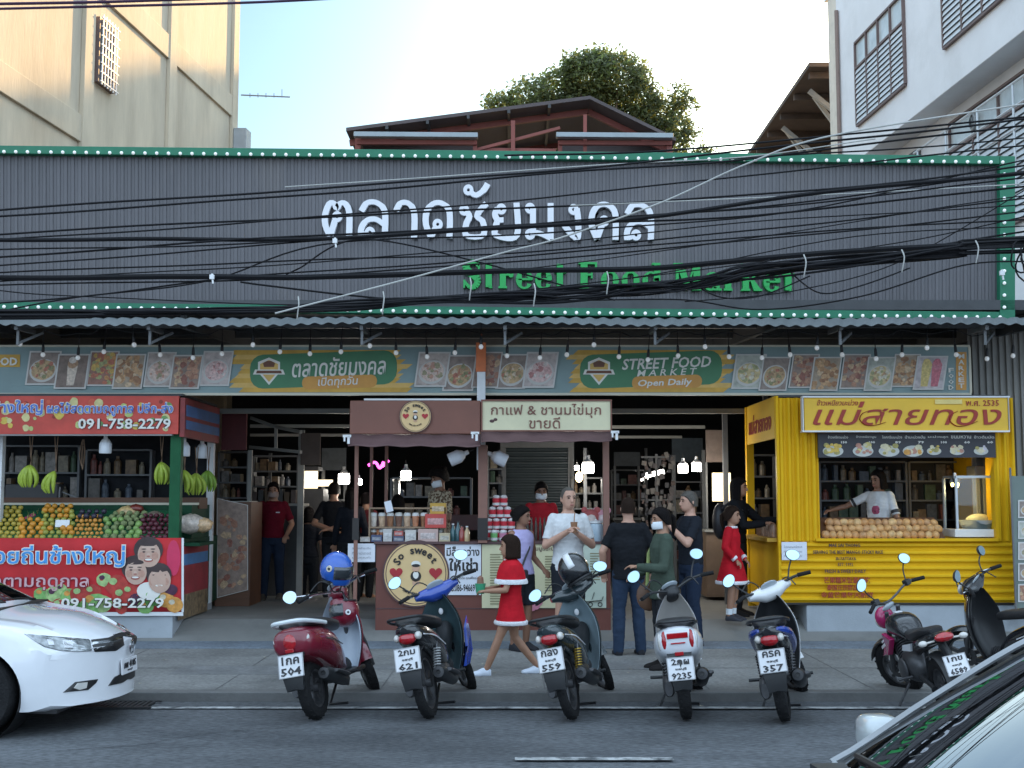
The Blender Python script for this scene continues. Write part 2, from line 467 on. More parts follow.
    def shirt(g):
        z0 = .84 - .0
        eloft(g, [(c + V(0, 0, 0), rx, ry) for c, rx, ry in tor(.018, .9 - shirt_len if shirt_len else .92, 1.48)])
        if shirt_len: eloft(g, [(V(0, 0, .92 - shirt_len) * s, (hx * 1.1 + .026) * s, (.118 + .03) * s), (V(0, 0, 1.0) * s, (hx * 1.06 + .02) * s, (.112 + .022) * s)])
        if sleeve == 'none': return
        for q in (1, -1):
            a, m_, w_ = sh[q] - V(q * .03, 0, 0), el[q], wr[q]
            if sleeve == 'short':
                e_ = a.lerp(m_, .78); g.tube([a * s, a.lerp(m_, .4) * s, e_ * s], [.064 * s, .060 * s, .060 * s], 14); g.ell(a * s, .064 * s, 12, 8)
            else:
                limb(g, [a * s, m_ * s, m_.lerp(w_, .94) * s], [.07 * s, .054 * s, .042 * s])
    if top is not None: garment('shirt', shirt, top)
    def pants(g):
        eloft(g, [(V(0, 0, z) * s, rx * s, ry * s) for z, rx, ry in ((.82, hx * 1.0 + .01, .122), (.9, hx * 1.1 + .014, .13 + .02 * fat), (.97, hx * 1.06 + .012, .122 + .05 * fat), (1.0, hx * 1.02 + .010, .118 + .06 * fat))])
        for q in (1, -1):
            an = ft[q] + V(0, .03, .085); k = kn[q]
            if legs == 'long':
                limb(g, [hip[q] * s, k * s, (an + V(0, 0, -.03)) * s], [.103 * s, .074 * s, .062 * s])
            else:
                e_ = hip[q].lerp(k, .92); g.tube([hip[q] * s, hip[q].lerp(k, .5) * s, e_ * s], [.108 * s, .098 * s, .09 * s], 14); g.ell(hip[q] * s, .106 * s, 12, 8)
    if bottom is not None: garment('trousers' if legs == 'long' else 'shorts', pants, bottom)
    if dress is not None:
        dm, trim, zl = dress[:3]
        flare = dress[3] if len(dress) > 3 else .27
        def dr(g):
            eloft(g, [(V(0, ln(z), z) * s, rx * s, ry * s) for z, rx, ry in ((zl, flare, flare * .82), ((zl + 1.0) / 2, flare * .8, flare * .66), (1.02, .165, .135), (1.2, .165, .135), (1.34, .178, .135), (1.42, .15, .10), (1.475, .085, .072))], 28)
            if sleeve != 'none':
                for q in (1, -1):
                    a, m_ = sh[q] - V(q * .03, 0, 0), el[q]
                    if sleeve == 'long': limb(g, [a * s, m_ * s, m_.lerp(wr[q], .85) * s], [.075 * s, .06 * s, .05 * s])
                    else: g.tube([a * s, a.lerp(m_, .5) * s, a.lerp(m_, .95) * s], [.075 * s, .078 * s, .09 * s], 14); g.ell(a * s, .075 * s, 12, 8)
        garment('dress', dr, dm, .010, 3)
        def tr(g):
            n_ = 28
            for z_, rx, ry, th in ((zl, flare * 1.01, flare * .83, .028),) + (((1.47, .092, .08, .018),)):
                g.lathe([(1, 0)], n=3) if False else None
                g.loft([[V((rx + dx) * s * cos(2 * pi * k / n_), (ry + dx) * s * sin(2 * pi * k / n_) + ln(z_) * s, (z_ + dz) * s) for k in range(n_)] for dx, dz in ((-.012, -th), (.014, -th), (.02, 0), (.014, th), (-.012, th))])
            if sleeve != 'none':
                for q in (1, -1):
                    a, m_ = sh[q] - V(q * .03, 0, 0), el[q]
                    if sleeve == 'long': p0, p1, r_ = m_.lerp(wr[q], .72), m_.lerp(wr[q], .92), .056
                    else: p0, p1, r_ = a.lerp(m_, .84), a.lerp(m_, 1.08), .098
                    g.tube([p0 * s, p1 * s], [r_ * s, r_ * s], 14)
        garment('fur_trim', tr, trim, .010, 2)
    if shoes is not None:
        def sf(g):
            for q in (1, -1):
                f0 = ft[q]
                g.loft([[f0 * s + V(x * s, y * s, z * s) for x, z in ((-w, .0), (w, .0), (w * 1.0, h * .5), (w * .45, h), (-w * .45, h), (-w * 1.0, h * .5))] for y, w, h in ((.088, .03, .075), (.055, .043, .10), (-.02, .047, .10), (-.09, .054, .066), (-.165, .048, .046), (-.195, .026, .03))])
        garment('shoes', sf, shoes, .009, 2)
    if extras:
        for f in extras.get('fn', ()): f(T, s, hp, sh, el, wr, kn, ft)
    T['_'] = 0; del T['_']
    return T

def striped(name, c0, c1, scale, axis='Z'):
    if name in MATS: return MATS[name]
    m = mat(name, c0, .8, var=.1, scale=9, bump=.3, bscale=13); nt = m.node_tree; b = nt.nodes['Principled BSDF']
    w_ = nt.nodes.new('ShaderNodeTexNoise'); w_.inputs['Scale'].default_value = scale; tc = nt.nodes.new('ShaderNodeTexCoord')
    nt.links.new(tc.outputs['Object'], w_.inputs['Vector']); r = nt.nodes.new('ShaderNodeMapRange'); r.inputs['From Min'].default_value = .5; r.inputs['From Max'].default_value = .53
    nt.links.new(w_.outputs['Fac'], r.inputs['Value']); x = nt.nodes.new('ShaderNodeMix'); x.data_type = 'RGBA'; x.inputs['A'].default_value = (*c0, 1); x.inputs['B'].default_value = (*c1, 1)
    nt.links.new(r.outputs['Result'], x.inputs['Factor']); nt.links.new(x.outputs['Result'], b.inputs['Base Color']); return m

D = pi / 180
def at(px, Y, z): q = P(px, 500, Y); return (q.x, Y, z)
SW_, FL_ = .08, .30
def held_cup(c, straw=True):
    def f(T, s, hp, sh, el, wr, kn, ft):
        p = (wr[1] + wr[-1]) / 2 * s + V(0, -.06, .05) * s
        m = MB(); m.lathe([(0, -.06), (.030, -.06), (.042, .06), (.0, .062)], p, n=14)
        if straw: m.tube([p + V(0, 0, .05), p + V(.01, 0, .17)], .006, 6)
        m.build('held_cup', c, T)
    return f
# man in white tee holding a drink, facing the street
person('older man in a white tee holding a drink with both hands before the menu poster', at(568, 14.5, SW_), 12 * D, 1.86, M_skinB, cloth('white', (.60, .61, .62)), cloth('black_short', (.018, .02, .026)), cloth('shoe_grey', (.2, .2, .2)), 'balding', M_hairgrey, fat=.05,
       lh=(.03, -.24, 1.27), rh=(-.06, -.25, 1.29), le=(.26, -.03, 1.13), re=(-.26, -.03, 1.13), head=(8, 0), legs='short', shirt_len=.06, curl=.75, extras={'fn': [held_cup(mat('iced_coffee', (.30, .15, .08), .3, var=.2, coat=.4))]})
# man in black tee, from behind
person('heavy man in a black tee and blue jeans seen from behind', at(628, 14.2, SW_), 184 * D, 1.74, M_skinB, cloth('black', (.012, .013, .016)), cloth('denim', (.026, .042, .075)), cloth('shoe_dark', (.03, .03, .035)), 'crop', M_hairbrn, fat=.24,
       lf=(.13, .02), rf=(-.13, -.02), le=(.30, .02, 1.15), re=(-.30, .02, 1.15), lh=(.27, -.10, .93), rh=(-.29, -.08, .92), shirt_len=.08)
# woman in green jacket with mask, facing left
def bag(c, px, dz=.78, name='shoulder_bag'):
    def f(T, s, hp, sh, el, wr, kn, ft):
        m = MB(); m.ell(V(px, -.10, dz) * s, (.05 * s, .15 * s, .17 * s), 14, 8); m.build(name, c, T)
        m = MB(); m.tube([V(px, -.16, dz + .1) * s, V(px * .7, -.10, 1.2) * s, V(-px * .25, -.02, 1.47) * s, V(-px * .4, .1, 1.4) * s], .014 * s, 6); m.build('bag_strap', c, T)
    return f
person('woman in a dark green jacket and white mask with a brown bag, facing left', at(662, 13.0, SW_), -80 * D, 1.63, M_skinA, cloth('olive', (.055, .075, .058)), cloth('dark_trouser', (.02, .022, .026)), cloth('flat_black', (.02, .018, .018)), 'pony', M_hairblk, True, True,
       sleeve='long', lh=(.14, -.33, 1.12), le=(.24, -.06, 1.10), rh=(-.18, -.25, 1.02), re=(-.25, .05, 1.12), head=(10, 6), shirt_len=.16,
       extras={'fn': [bag(mat('bag_brown', (.14, .07, .04), .5, var=.2), -.20), lambda T, s, hp, sh, el, wr, kn, ft: MB().tube([hp(-.05, -.03, -.15), V(-.10, -.13, 1.25) * s, V(-.09, -.155, .9) * s], [.018, .02, .018], 8, flat=.5).build('scarf', cloth('lime_trim', (.30, .36, .14)), T)]})
# man dark tee in profile with camera
person('grey haired man in a dark tee raising a small camera, in left profile', at(690, 15.0, SW_), -72 * D, 1.82, M_skinB, cloth('navy_black', (.016, .019, .026)), cloth('denim2', (.018, .028, .052)), cloth('shoe_dark', (.03, .03, .035)), 'crop', M_hairgrey, fat=.1,
       lh=(.09, -.30, 1.36), rh=(-.03, -.31, 1.37), le=(.25, -.16, 1.16), re=(-.22, -.18, 1.16), curl=.8,
       extras={'fn': [lambda T, s, hp, sh, el, wr, kn, ft: MB().cbox(V(.03, -.37, 1.42) * s, .11, .05, .07).build('camera', mat('camera_black', (.02, .02, .02), .4), T, bevel=.006)]})
# girl in santa dress walking left
M_santa = cloth('santa_red', (.48, .012, .022), .8, .2); M_fur = mat('fur_white', (.78, .78, .82), .95, var=.1, bump=.8, bscale=70)
def santa_extra(T, s, hp, sh, el, wr, kn, ft):
    m = MB(); n_ = 26
    m.loft([[V(rx * s * cos(2 * pi * k / n_), ry * s * sin(2 * pi * k / n_), z * s) for k in range(n_)] for z, rx, ry in ((1.20, .26, .20), (1.32, .245, .18), (1.42, .215, .145), (1.465, .15, .105), (1.50, .085, .075))]); m.build('cape', M_santa, T)
    m = MB(); m.loft([[V((rx + dx) * s * cos(2 * pi * k / n_), (ry + dx) * s * sin(2 * pi * k / n_), z * s) for k in range(n_)] for dx, z, rx, ry in ((-.01, 1.175, .265, .205), (.016, 1.175, .265, .205), (.02, 1.205, .262, .202), (.012, 1.235, .258, .197), (-.01, 1.235, .255, .194))]); m.build('cape_trim', M_fur, T)
def green_cup(T, s, hp, sh, el, wr, kn, ft):
    p = (wr[1] + wr[-1]) / 2 * s + V(0, -.07, .02) * s
    m = MB(); m.lathe([(0, -.05), (.04, -.05), (.055, .05), (0, .052)], p, n=14); m.build('held_cup', mat('cup_green', (.05, .30, .16), .35), T)
    m = MB(); m.lathe([(0, .05), (.035, .05), (.03, .11), (0, .13)], p, n=12); m.build('snack', mat('snack_brown', (.22, .11, .07), .6), T)
person('girl in a red santa dress and white sneakers striding left with a green cup', at(511, 12.6, SW_), -82 * D, 1.33, M_skinA, None, None, mat('sneaker_white', (.66, .72, .82), .6, var=.06), 'bob', M_hairbrn, female=True, kid=True,
       lf=(.08, -.36, .0), rf=(-.08, .34, .0), lk=(.09, -.17, .48), rk=(-.09, .06, .47), lh=(.07, -.34, 1.08), rh=(-.07, -.33, 1.10), le=(.22, -.10, 1.10), re=(-.22, -.10, 1.10), dress=(M_santa, M_fur, .67, .25), sleeve='none', curl=.8, head=(-4, 0), extras={'fn': [santa_extra, green_cup]})
# woman in lavender tank top beside the counter
def shoulder_strap(T, s, hp, sh, el, wr, kn, ft):
    MB().tube([V(.13, .09, 1.42) * s, V(.10, -.03, 1.47) * s, V(.02, -.135, 1.25) * s, V(-.12, -.13, .98) * s], .012, 6).build('bag_strap', M_sole2, T)
    MB().cbox(V(-.14, -.15, .92) * s, .2, .07, .13).build('waist_bag', M_sole2, T, bevel=.02)
M_sole2 = mat('bag_black', (.02, .02, .024), .5)
person('woman in a lavender tank top with a black waist bag beside the gift cups', at(521, 14.6, SW_), 40 * D, 1.64, M_skinD, cloth('lavender', (.40, .36, .58)), cloth('black_short', (.018, .02, .026)), cloth('shoe_dark', (.03, .03, .035)), 'bun', M_hairblk, female=True, sleeve='none', legs='short',
       head=(28, 4), lh=(.20, -.20, .98), le=(.24, .04, 1.12), extras={'fn': [shoulder_strap]})
# seller in red with mask and santa collar behind counter
person('masked drinks seller in a red top and dark cap behind the counter', at(541, 16.9, .35), 6 * D, 1.68, M_skinD, cloth('bright_red', (.42, .02, .03)), cloth('dark_trouser', (.02, .022, .026)), None, 'short', M_hairblk, mask=True, lh=(.16, -.26, 1.02), rh=(-.16, -.26, 1.02), head=(0, 10))
# sweets seller, patterned shirt, turned away
person('sweets seller in a patterned cream shirt turned sideways behind the cup rack', at(440, 16.9, .35), -55 * D, 1.87, M_skinD, striped('cloth_patterned', (.42, .36, .26), (.12, .08, .05), 34), cloth('dark_trouser', (.02, .022, .026)), None, 'mop', M_hairblk, lh=(.18, -.30, 1.16), le=(.26, -.04, 1.12), rh=(-.12, -.30, 1.15), mask=True, head=(0, 14))
person('person in a pale grey tee with black hair, low behind the cup rack', at(398, 17.6, .2), 200 * D, 1.66, M_skinA, cloth('pale_grey', (.36, .35, .34)), cloth('dark_trouser', (.02, .022, .026)), None, 'bob', M_hairblk, female=True)
# man in maroon polo, masked
def polo(T, s, hp, sh, el, wr, kn, ft):
    m = MB()
    for sx in (-1, 1): m.add([V(0, -.10, 1.43) * s, V(sx * .075, -.085, 1.475) * s, V(sx * .085, -.10, 1.43) * s, V(sx * .03, -.125, 1.40) * s], [(0, 1, 2, 3)])
    o = m.build('collar', cloth('maroon', (.13, .008, .018)), T, smooth=0); o.modifiers.new('t', 'SOLIDIFY').thickness = .01
    MB().cbox(V(.085, -.137, 1.305) * s, .06, .006, .014).build('badge', M_mask, T)
person('masked man in a maroon polo and jeans walking out of the market', at(273.5, 19.2, FL_), 4 * D, 1.76, M_skinA, cloth('maroon', (.13, .008, .018)), cloth('denim2', (.018, .028, .052)), cloth('shoe_brown', (.10, .085, .07)), 'short', M_hairblk, mask=mat('mask_tan', (.36, .27, .24), .7), rf=(-.12, -.12), lf=(.11, .08),
       lh=(.22, -.16, .96), le=(.28, .05, 1.13), rh=(-.29, -.02, .86), extras={'fn': [polo]})
person('shopper in black with hands behind the back, turned away, left of the kiosk post', at(334, 19.6, FL_), 175 * D, 1.76, M_skinA, cloth('black', (.012, .013, .016)), cloth('dark_trouser', (.02, .022, .026)), cloth('shoe_dark', (.03, .03, .035)), 'short', M_hairblk, sleeve='short', lh=(-.06, .17, 1.02), le=(.29, .10, 1.13), rh=(.06, .17, 1.04), re=(-.29, .10, 1.13))
person('shopper in dark clothes right behind the left kiosk post', at(351, 18.8, FL_), 190 * D, 1.66, M_skinA, cloth('dark_navy', (.014, .016, .022)), cloth('dark_trouser', (.02, .022, .026)), cloth('shoe_dark', (.03, .03, .035)), 'long', M_hairblk, female=True, sleeve='long')
person('shopper in a wine red top inside, just right of the left kiosk post', at(366, 19.5, FL_), 150 * D, 1.6, M_skinA, cloth('wine', (.10, .02, .025)), cloth('dark_trouser', (.02, .022, .026)), None, 'short', M_hairblk)
person('dark seated shopper silhouette in front of the lit cooler', at(309, 20.0, FL_ - .28), 180 * D, 1.66, M_skinA, cloth('dark_navy', (.014, .016, .022)), cloth('dark_trouser', (.02, .022, .026)), None, 'bob', M_hairblk, female=True)
# girl in red santa cape coat by the yellow stall
person('girl in a long sleeved red santa dress and dark sneakers beside the yellow stall', at(731, 15.75, .31), 62 * D, 1.37, M_skinA, None, None, mat('sneaker_dark', (.03, .03, .04), .6), 'pony', M_hairbrn, female=True, kid=True, dress=(M_santa, M_fur, .60, .30), sleeve='long', lh=(.2, -.16, .95), rh=(-.2, -.14, .95), le=(.25, .03, 1.15), re=(-.25, .03, 1.15), head=(-2, 0),
       extras={'fn': [lambda T, s, hp, sh, el, wr, kn, ft: [MB().tube([V(q * .10, .028, .10) * s, V(q * .10, .025, .19) * s], [.052 * s, .055 * s], 12).build('sock', M_mask, T) for q in (-1, 1)]]})
def backpack(T, s, hp, sh, el, wr, kn, ft):
    m = MB(); m.ell(V(0, .20, 1.20) * s, (.16 * s, .10 * s, .24 * s), 14, 10); m.build('backpack', M_sole2, T)
    m = MB()
    for q in (-1, 1): m.tube([V(q * .11, .14, 1.36) * s, V(q * .12, 0, 1.475) * s, V(q * .12, -.13, 1.35) * s, V(q * .14, .08, 1.05) * s], .018 * s, 6)
    m.build('backpack_strap', M_sole2, T)
person('woman in black with a backpack reaching across to the yellow side counter', at(735, 16.5, FL_), 62 * D, 1.78, M_skinA, cloth('black', (.012, .013, .016)), cloth('black_short', (.018, .02, .026)), cloth('flat_black', (.02, .018, .018)), 'long', M_hairblk, female=True, sleeve='long',
       lh=(.22, -.50, 1.22), le=(.24, -.26, 1.20), rh=(-.18, -.44, 1.18), re=(-.25, -.2, 1.15), lean=.06, extras={'fn': [backpack]})
# mango seller in white printed tee, reaching left
def tee_print(T, s, hp, sh, el, wr, kn, ft):
    m = MB(); m.ell(V(0, -.135, 1.22) * s, (.06 * s, .02 * s, .07 * s), 14, 8); m.build('shirt_print', mat('tee_print', (.35, .06, .12), .7, var=.8, scale=18), T)
    m = MB()
    for q in (-1, 1):
        a, b_ = sh[q].lerp(el[q], .60), sh[q].lerp(el[q], .72); m.tube([a * s, b_ * s], .069 * s, 14)
    m.build('sleeve_band', M_sole2, T)
person('mango seller in a white printed tee reaching left behind the yellow hatch', at(879, 16.45, .50), -35 * D, 1.68, M_skinD, cloth('white', (.60, .61, .62)), cloth('dark_trouser', (.02, .022, .026)), None, 'bob', M_hairblk, female=True, head=(-22, 10), fat=.12,
       rh=(-.55, -.30, 1.22), re=(-.42, -.10, 1.27), lh=(.10, -.32, 1.0), le=(.28, -.08, 1.08), extras={'fn': [tee_print]})
# ================================================================= camera, sky, sun
cam = bpy.data.cameras.new('camera'); cam.sensor_width = 36; cam.lens = FPX * 36 / 1024
cam.clip_start = 0.05; cam.clip_end = 2000
co = bpy.data.objects.new('camera', cam); COL.objects.link(co)
co.location = (0, 0, CAMZ); co.rotation_euler = (pi / 2 + PITCH, 0, 0)
scene.camera = co
SUN_EL, SUN_AZ = radians(20.0), radians(19)      # behind the roof of the building on the right
w = bpy.data.worlds.new('World'); scene.world = w; w.use_nodes = True
nt = w.node_tree; bg = nt.nodes['Background']
sky = nt.nodes.new('ShaderNodeTexSky'); sky.sky_type = 'NISHITA'; sky.sun_disc = False
sky.sun_elevation = SUN_EL; sky.sun_rotation = SUN_AZ
sky.air_density = 1.15; sky.dust_density = 1.6; sky.ozone_density = 2.2; sky.altitude = 10
# thin high cloud
tc = nt.nodes.new('ShaderNodeTexCoord'); mp = nt.nodes.new('ShaderNodeMapping'); mp.inputs['Scale'].default_value = (1.2, 1.2, 5.0)
nz = nt.nodes.new('ShaderNodeTexNoise'); nz.inputs['Scale'].default_value = 2.2; nz.inputs['Detail'].default_value = 7; nz.inputs['Roughness'].default_value = 0.6
rp = nt.nodes.new('ShaderNodeMapRange'); rp.inputs['From Min'].default_value = 0.42; rp.inputs['From Max'].default_value = 0.8; rp.inputs['To Max'].default_value = 0.5
mx = nt.nodes.new('ShaderNodeMix'); mx.data_type = 'RGBA'; mx.inputs['B'].default_value = (7.0, 7.3, 7.2, 1)
nt.links.new(tc.outputs['Generated'], mp.inputs['Vector']); nt.links.new(mp.outputs['Vector'], nz.inputs['Vector'])
nt.links.new(nz.outputs['Fac'], rp.inputs['Value']); nt.links.new(rp.outputs['Result'], mx.inputs['Factor'])
nt.links.new(sky.outputs['Color'], mx.inputs['A'])
# hazy aureole round the sun, and an unseen pale cloud bank added overhead and behind to light the street
def nn(t, **kw):
    n = nt.nodes.new(t)
    for k, v in kw.items(): setattr(n, k, v)
    return n
def link(a, b): nt.links.new(a, b)
sdir = Vector((sin(SUN_AZ) * cos(SUN_EL), cos(SUN_AZ) * cos(SUN_EL), sin(SUN_EL)))
vm = nn('ShaderNodeVectorMath', operation='NORMALIZE'); link(tc.outputs['Generated'], vm.inputs[0])
dt = nn('ShaderNodeVectorMath', operation='DOT_PRODUCT'); link(vm.outputs['Vector'], dt.inputs[0]); dt.inputs[1].default_value = sdir
mxx = nn('ShaderNodeMath', operation='MAXIMUM'); link(dt.outputs['Value'], mxx.inputs[0]); mxx.inputs[1].default_value = 0
p1 = nn('ShaderNodeMath', operation='POWER'); link(mxx.outputs[0], p1.inputs[0]); p1.inputs[1].default_value = 36
p2 = nn('ShaderNodeMath', operation='POWER'); link(mxx.outputs[0], p2.inputs[0]); p2.inputs[1].default_value = 220
fr = nn('ShaderNodeMix', data_type='RGBA', blend_type='MULTIPLY'); fr.inputs['Factor'].default_value = 1
link(mx.outputs['Result'], fr.inputs['A']); fr.inputs['B'].default_value = (0.32, 0.43, 0.48, 1)
g1 = nn('ShaderNodeMix', data_type='RGBA', blend_type='ADD'); link(p1.outputs[0], g1.inputs['Factor']); link(fr.outputs['Result'], g1.inputs['A']); g1.inputs['B'].default_value = (2.0, 2.1, 1.9, 1)
g2_ = nn('ShaderNodeMix', data_type='RGBA', blend_type='ADD'); link(p2.outputs[0], g2_.inputs['Factor']); link(g1.outputs['Result'], g2_.inputs['A']); g2_.inputs['B'].default_value = (22, 17, 9, 1)
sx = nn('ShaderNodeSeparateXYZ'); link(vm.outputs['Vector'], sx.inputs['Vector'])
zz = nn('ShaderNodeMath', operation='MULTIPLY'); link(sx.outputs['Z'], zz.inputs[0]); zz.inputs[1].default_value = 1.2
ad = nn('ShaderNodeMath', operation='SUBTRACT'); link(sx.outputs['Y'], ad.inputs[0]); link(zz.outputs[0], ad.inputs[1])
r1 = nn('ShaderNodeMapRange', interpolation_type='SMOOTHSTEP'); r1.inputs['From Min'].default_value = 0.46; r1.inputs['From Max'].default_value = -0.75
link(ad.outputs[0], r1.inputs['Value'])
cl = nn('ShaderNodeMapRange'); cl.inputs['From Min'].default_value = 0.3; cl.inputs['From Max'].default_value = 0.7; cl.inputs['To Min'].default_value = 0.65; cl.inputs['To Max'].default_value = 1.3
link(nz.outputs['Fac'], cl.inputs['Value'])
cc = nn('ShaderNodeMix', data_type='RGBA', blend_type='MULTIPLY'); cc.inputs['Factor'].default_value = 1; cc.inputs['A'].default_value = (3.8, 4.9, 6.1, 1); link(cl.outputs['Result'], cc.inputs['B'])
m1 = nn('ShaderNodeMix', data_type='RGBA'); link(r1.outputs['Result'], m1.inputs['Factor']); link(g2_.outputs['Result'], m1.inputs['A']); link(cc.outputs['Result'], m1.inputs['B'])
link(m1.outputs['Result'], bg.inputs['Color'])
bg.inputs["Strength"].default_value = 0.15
sl = bpy.data.lights.new('sun', 'SUN'); sl.energy = 5.0; sl.angle = radians(0.6); sl.color = (1.0, 0.62, 0.25)
so = bpy.data.objects.new('sun', sl); COL.objects.link(so)
sd = Vector((sin(SUN_AZ) * cos(SUN_EL), cos(SUN_AZ) * cos(SUN_EL), sin(SUN_EL)))
so.rotation_euler = sd.to_track_quat('Z', 'Y').to_euler(); so.location = (8, 20, 30)
scene.view_settings.view_transform = 'Standard'; scene.view_settings.look = 'None'
scene.view_settings.exposure = 1.3; scene.view_settings.gamma = 1.0
scene.cycles.use_denoising = True
scene.cycles.max_bounces = 8; scene.cycles.transparent_max_bounces = 12
scene.cycles.sample_clamp_indirect = 6.0

# ================================================================= ground, road, pavement
KY, SWZ, FLZ = 11.42, 0.08, 0.30
M_asphalt = mat('asphalt', (0.112, 0.118, 0.126), 0.85, var=0.3, scale=0.9, bump=0.7, bscale=110, fine=(38, .32), stretch=(.45, 1, 1), dirt=((0.06, 0.064, 0.07), 0.7, 0.5, 0.74))
M_conc = mat('pavement_concrete', (0.20, 0.20, 0.195), 0.85, var=0.25, scale=1.1, bump=0.4, bscale=60, fine=(24, .2), dirt=((0.09, 0.09, 0.09), 0.8, 0.55, 0.75))
M_conc2 = mat('pavement_bluish', (0.165, 0.195, 0.23), 0.8, var=0.22, scale=1.2, bump=0.3, bscale=60, fine=(26, .18))
M_kerb = mat('kerb_concrete', (0.13, 0.13, 0.128), 0.85, var=0.25, scale=3, bump=0.3, bscale=50)
M_floor = mat('market_floor_concrete', (0.20, 0.20, 0.19), 0.7, var=0.2, scale=0.8, bump=0.15, bscale=40, dirt=((0.11, 0.11, 0.11), 0.6, 0.5, 0.75))
M_paint = mat('road_paint', (0.42, 0.43, 0.43), 0.8, var=0.35, scale=6, dirt=((0.09, 0.095, 0.10), 5.0, 0.45, 0.62))
M_soil = mat('bare_ground', (0.16, 0.15, 0.13), 0.95, var=0.2, scale=0.3)
struct(MB().box(-400, 400, -400, 600, -0.4, -0.05).build('ground', M_soil, smooth=0))
r = MB()
nx, ny = 80, 40
for j in range(ny + 1):
    for i in range(nx + 1):
        x = -30 + 60 * i / nx; y = -12 + (KY + 12) * j / ny
        r.v.append((x, y, 0.006 * sin(x * 0.7 + y * 0.4) * (1 if y < KY - 0.5 else 0)))
for j in range(ny):
    for i in range(nx):
        a = j * (nx + 1) + i; r.f.append((a, a + 1, a + nx + 2, a + nx + 1)); r.mi.append(0)
struct(r.build('road', M_asphalt, smooth=0))
struct(MB().box(-30, 30, KY, KY + 0.16, -0.3, SWZ + 0.006).build('kerb', M_kerb, smooth=0, bevel=0.015))
struct(MB().box(-30, 30, KY + 0.16, 14.75, -0.3, SWZ).build('pavement', M_conc, smooth=0))
struct(MB().box(-30, 30, 14.75, 15.42, -0.3, SWZ + 0.012).build('paved_strip', M_conc2, smooth=0, bevel=0.004))
mf = MB()
mf.add([(-9.5, 15.42, SWZ - 0.02), (9.5, 15.42, SWZ - 0.02), (9.5, 15.42, SWZ + 0.014), (-9.5, 15.42, SWZ + 0.014), (-9.5, 16.0, FLZ), (9.5, 16.0, FLZ),
        (-9.5, 32, FLZ + 0.02), (9.5, 32, FLZ + 0.02), (-9.5, 32, -.2), (9.5, 32, -.2)],
       [(0, 1, 2, 3), (3, 2, 5, 4), (4, 5, 7, 6), (6, 7, 9, 8)])
struct(mf.build('market_floor', M_floor, smooth=0))
# painted lines: worn edge line by the kerb, dashes in mid road
ed = MB()
x = -30.0
while x < 30:
    l = RN.uniform(1.4, 3.0)
    ed.quad((x, 10.97 + RN.uniform(-.006, .006), 0.013), (x + l, 10.97, 0.013), (x + l, 11.07 + RN.uniform(-.006, .006), 0.013), (x, 11.07, 0.013)); x += l
struct(ed.build('edge_line', M_paint, smooth=0))
da = MB()
for x0 in (-10.2, -5.1, 0.02, 5.1, 10.2):
    da.quad((x0, 8.83, 0.013), (x0 + 1.1, 8.83, 0.013), (x0 + 1.1, 8.93, 0.013), (x0, 8.93, 0.013))
struct(da.build('lane_dashes', M_paint, smooth=0))
# utility patches in the pavement and road
pt = MB()
for (cx, cy, sx, sy, z) in ((-1.55, 13.1, .5, .12, SWZ + .004), (1.05, 13.3, .55, .35, SWZ + .004), (-2.5, 12.9, .9, .3, SWZ + .004)):
    pt.box(cx - sx, cx + sx, cy - sy, cy + sy, z - .003, z)
struct(pt.build('pavement_patches', mat('patch_dark', (0.155, 0.158, 0.16), 0.9, var=.25, fine=(24, .2)), smooth=0))
ck = MB(); rr = random.Random(6)
for (x_, y_, n_) in ((-3.2, 9.2, 16), (.9, 10.3, 12), (2.4, 9.3, 14), (-1.2, 10.0, 10), (-4.6, 10.4, 9), (3.0, 10.5, 8)):
    a_ = rr.uniform(-.4, .4)
    for k in range(n_):
        nx_, ny_ = x_ + .11 * cos(a_), y_ + .11 * sin(a_); a_ += rr.uniform(-.7, .7); a_ *= .85; h = rr.uniform(.003, .008)
        ck.quad((x_, y_ - h, .0112), (nx_, ny_ - h, .0112), (nx_, ny_ + h, .0112), (x_, y_ + h, .0112)); x_, y_ = nx_, ny_
struct(ck.build('road_cracks', mat('crack_dark', (.035, .036, .04), .9, var=.3), smooth=0))
jt = MB()
for k in range(-8, 9): jt.box(k * 1.5 + .3 - .006, k * 1.5 + .3 + .006, KY + .17, 14.74, SWZ + .001, SWZ + .003)
jt.box(-15, 15, 13.05, 13.062, SWZ + .0012, SWZ + .0032)
struct(jt.build('pavement_joints', mat('joint_dark', (0.12, 0.12, 0.12), 0.9, var=.3), smooth=0))
gt = MB()
for k in range(14): gt.box(-.02 + k * .045, .005 + k * .045, 0, .3, 0, .012)
gt.box(-.05, .64, -.03, .0, 0, .014); gt.box(-.05, .64, .3, .33, 0, .014)
tag(gt.build('drain_grate', mat('grate_iron', (.05, .05, .052), .6, metal=.4, var=.3), smooth=0, loc=(-3.75, 11.0, .012)), 'small iron drain grate in the road by the kerb near the white car', 'drain')
rr = random.Random(12)
lt = MB()
for k in range(40):
    cx_, cy_ = rr.uniform(-6, 6), rr.uniform(10.9, 14.6); z_ = .016 if cy_ < KY else SWZ + .006; r_ = rr.uniform(.01, .035); lt.add([(cx_ + r_ * cos(a * 2.1 + k), cy_ + r_ * sin(a * 2.1 + k), z_ + .006 * (a % 2)) for a in range(4)], [(0, 1, 2), (0, 2, 3)])
o = lt.build('litter', mat('litter_pale', (.34, .31, .25), .8, var=.5, scale=3), smooth=0); o['kind'] = 'stuff'; tag(o, 'scattered scraps of dry leaf and paper on kerb and pavement', 'litter')
lf = MB()
c = GX(277, 631, SWZ + .02)
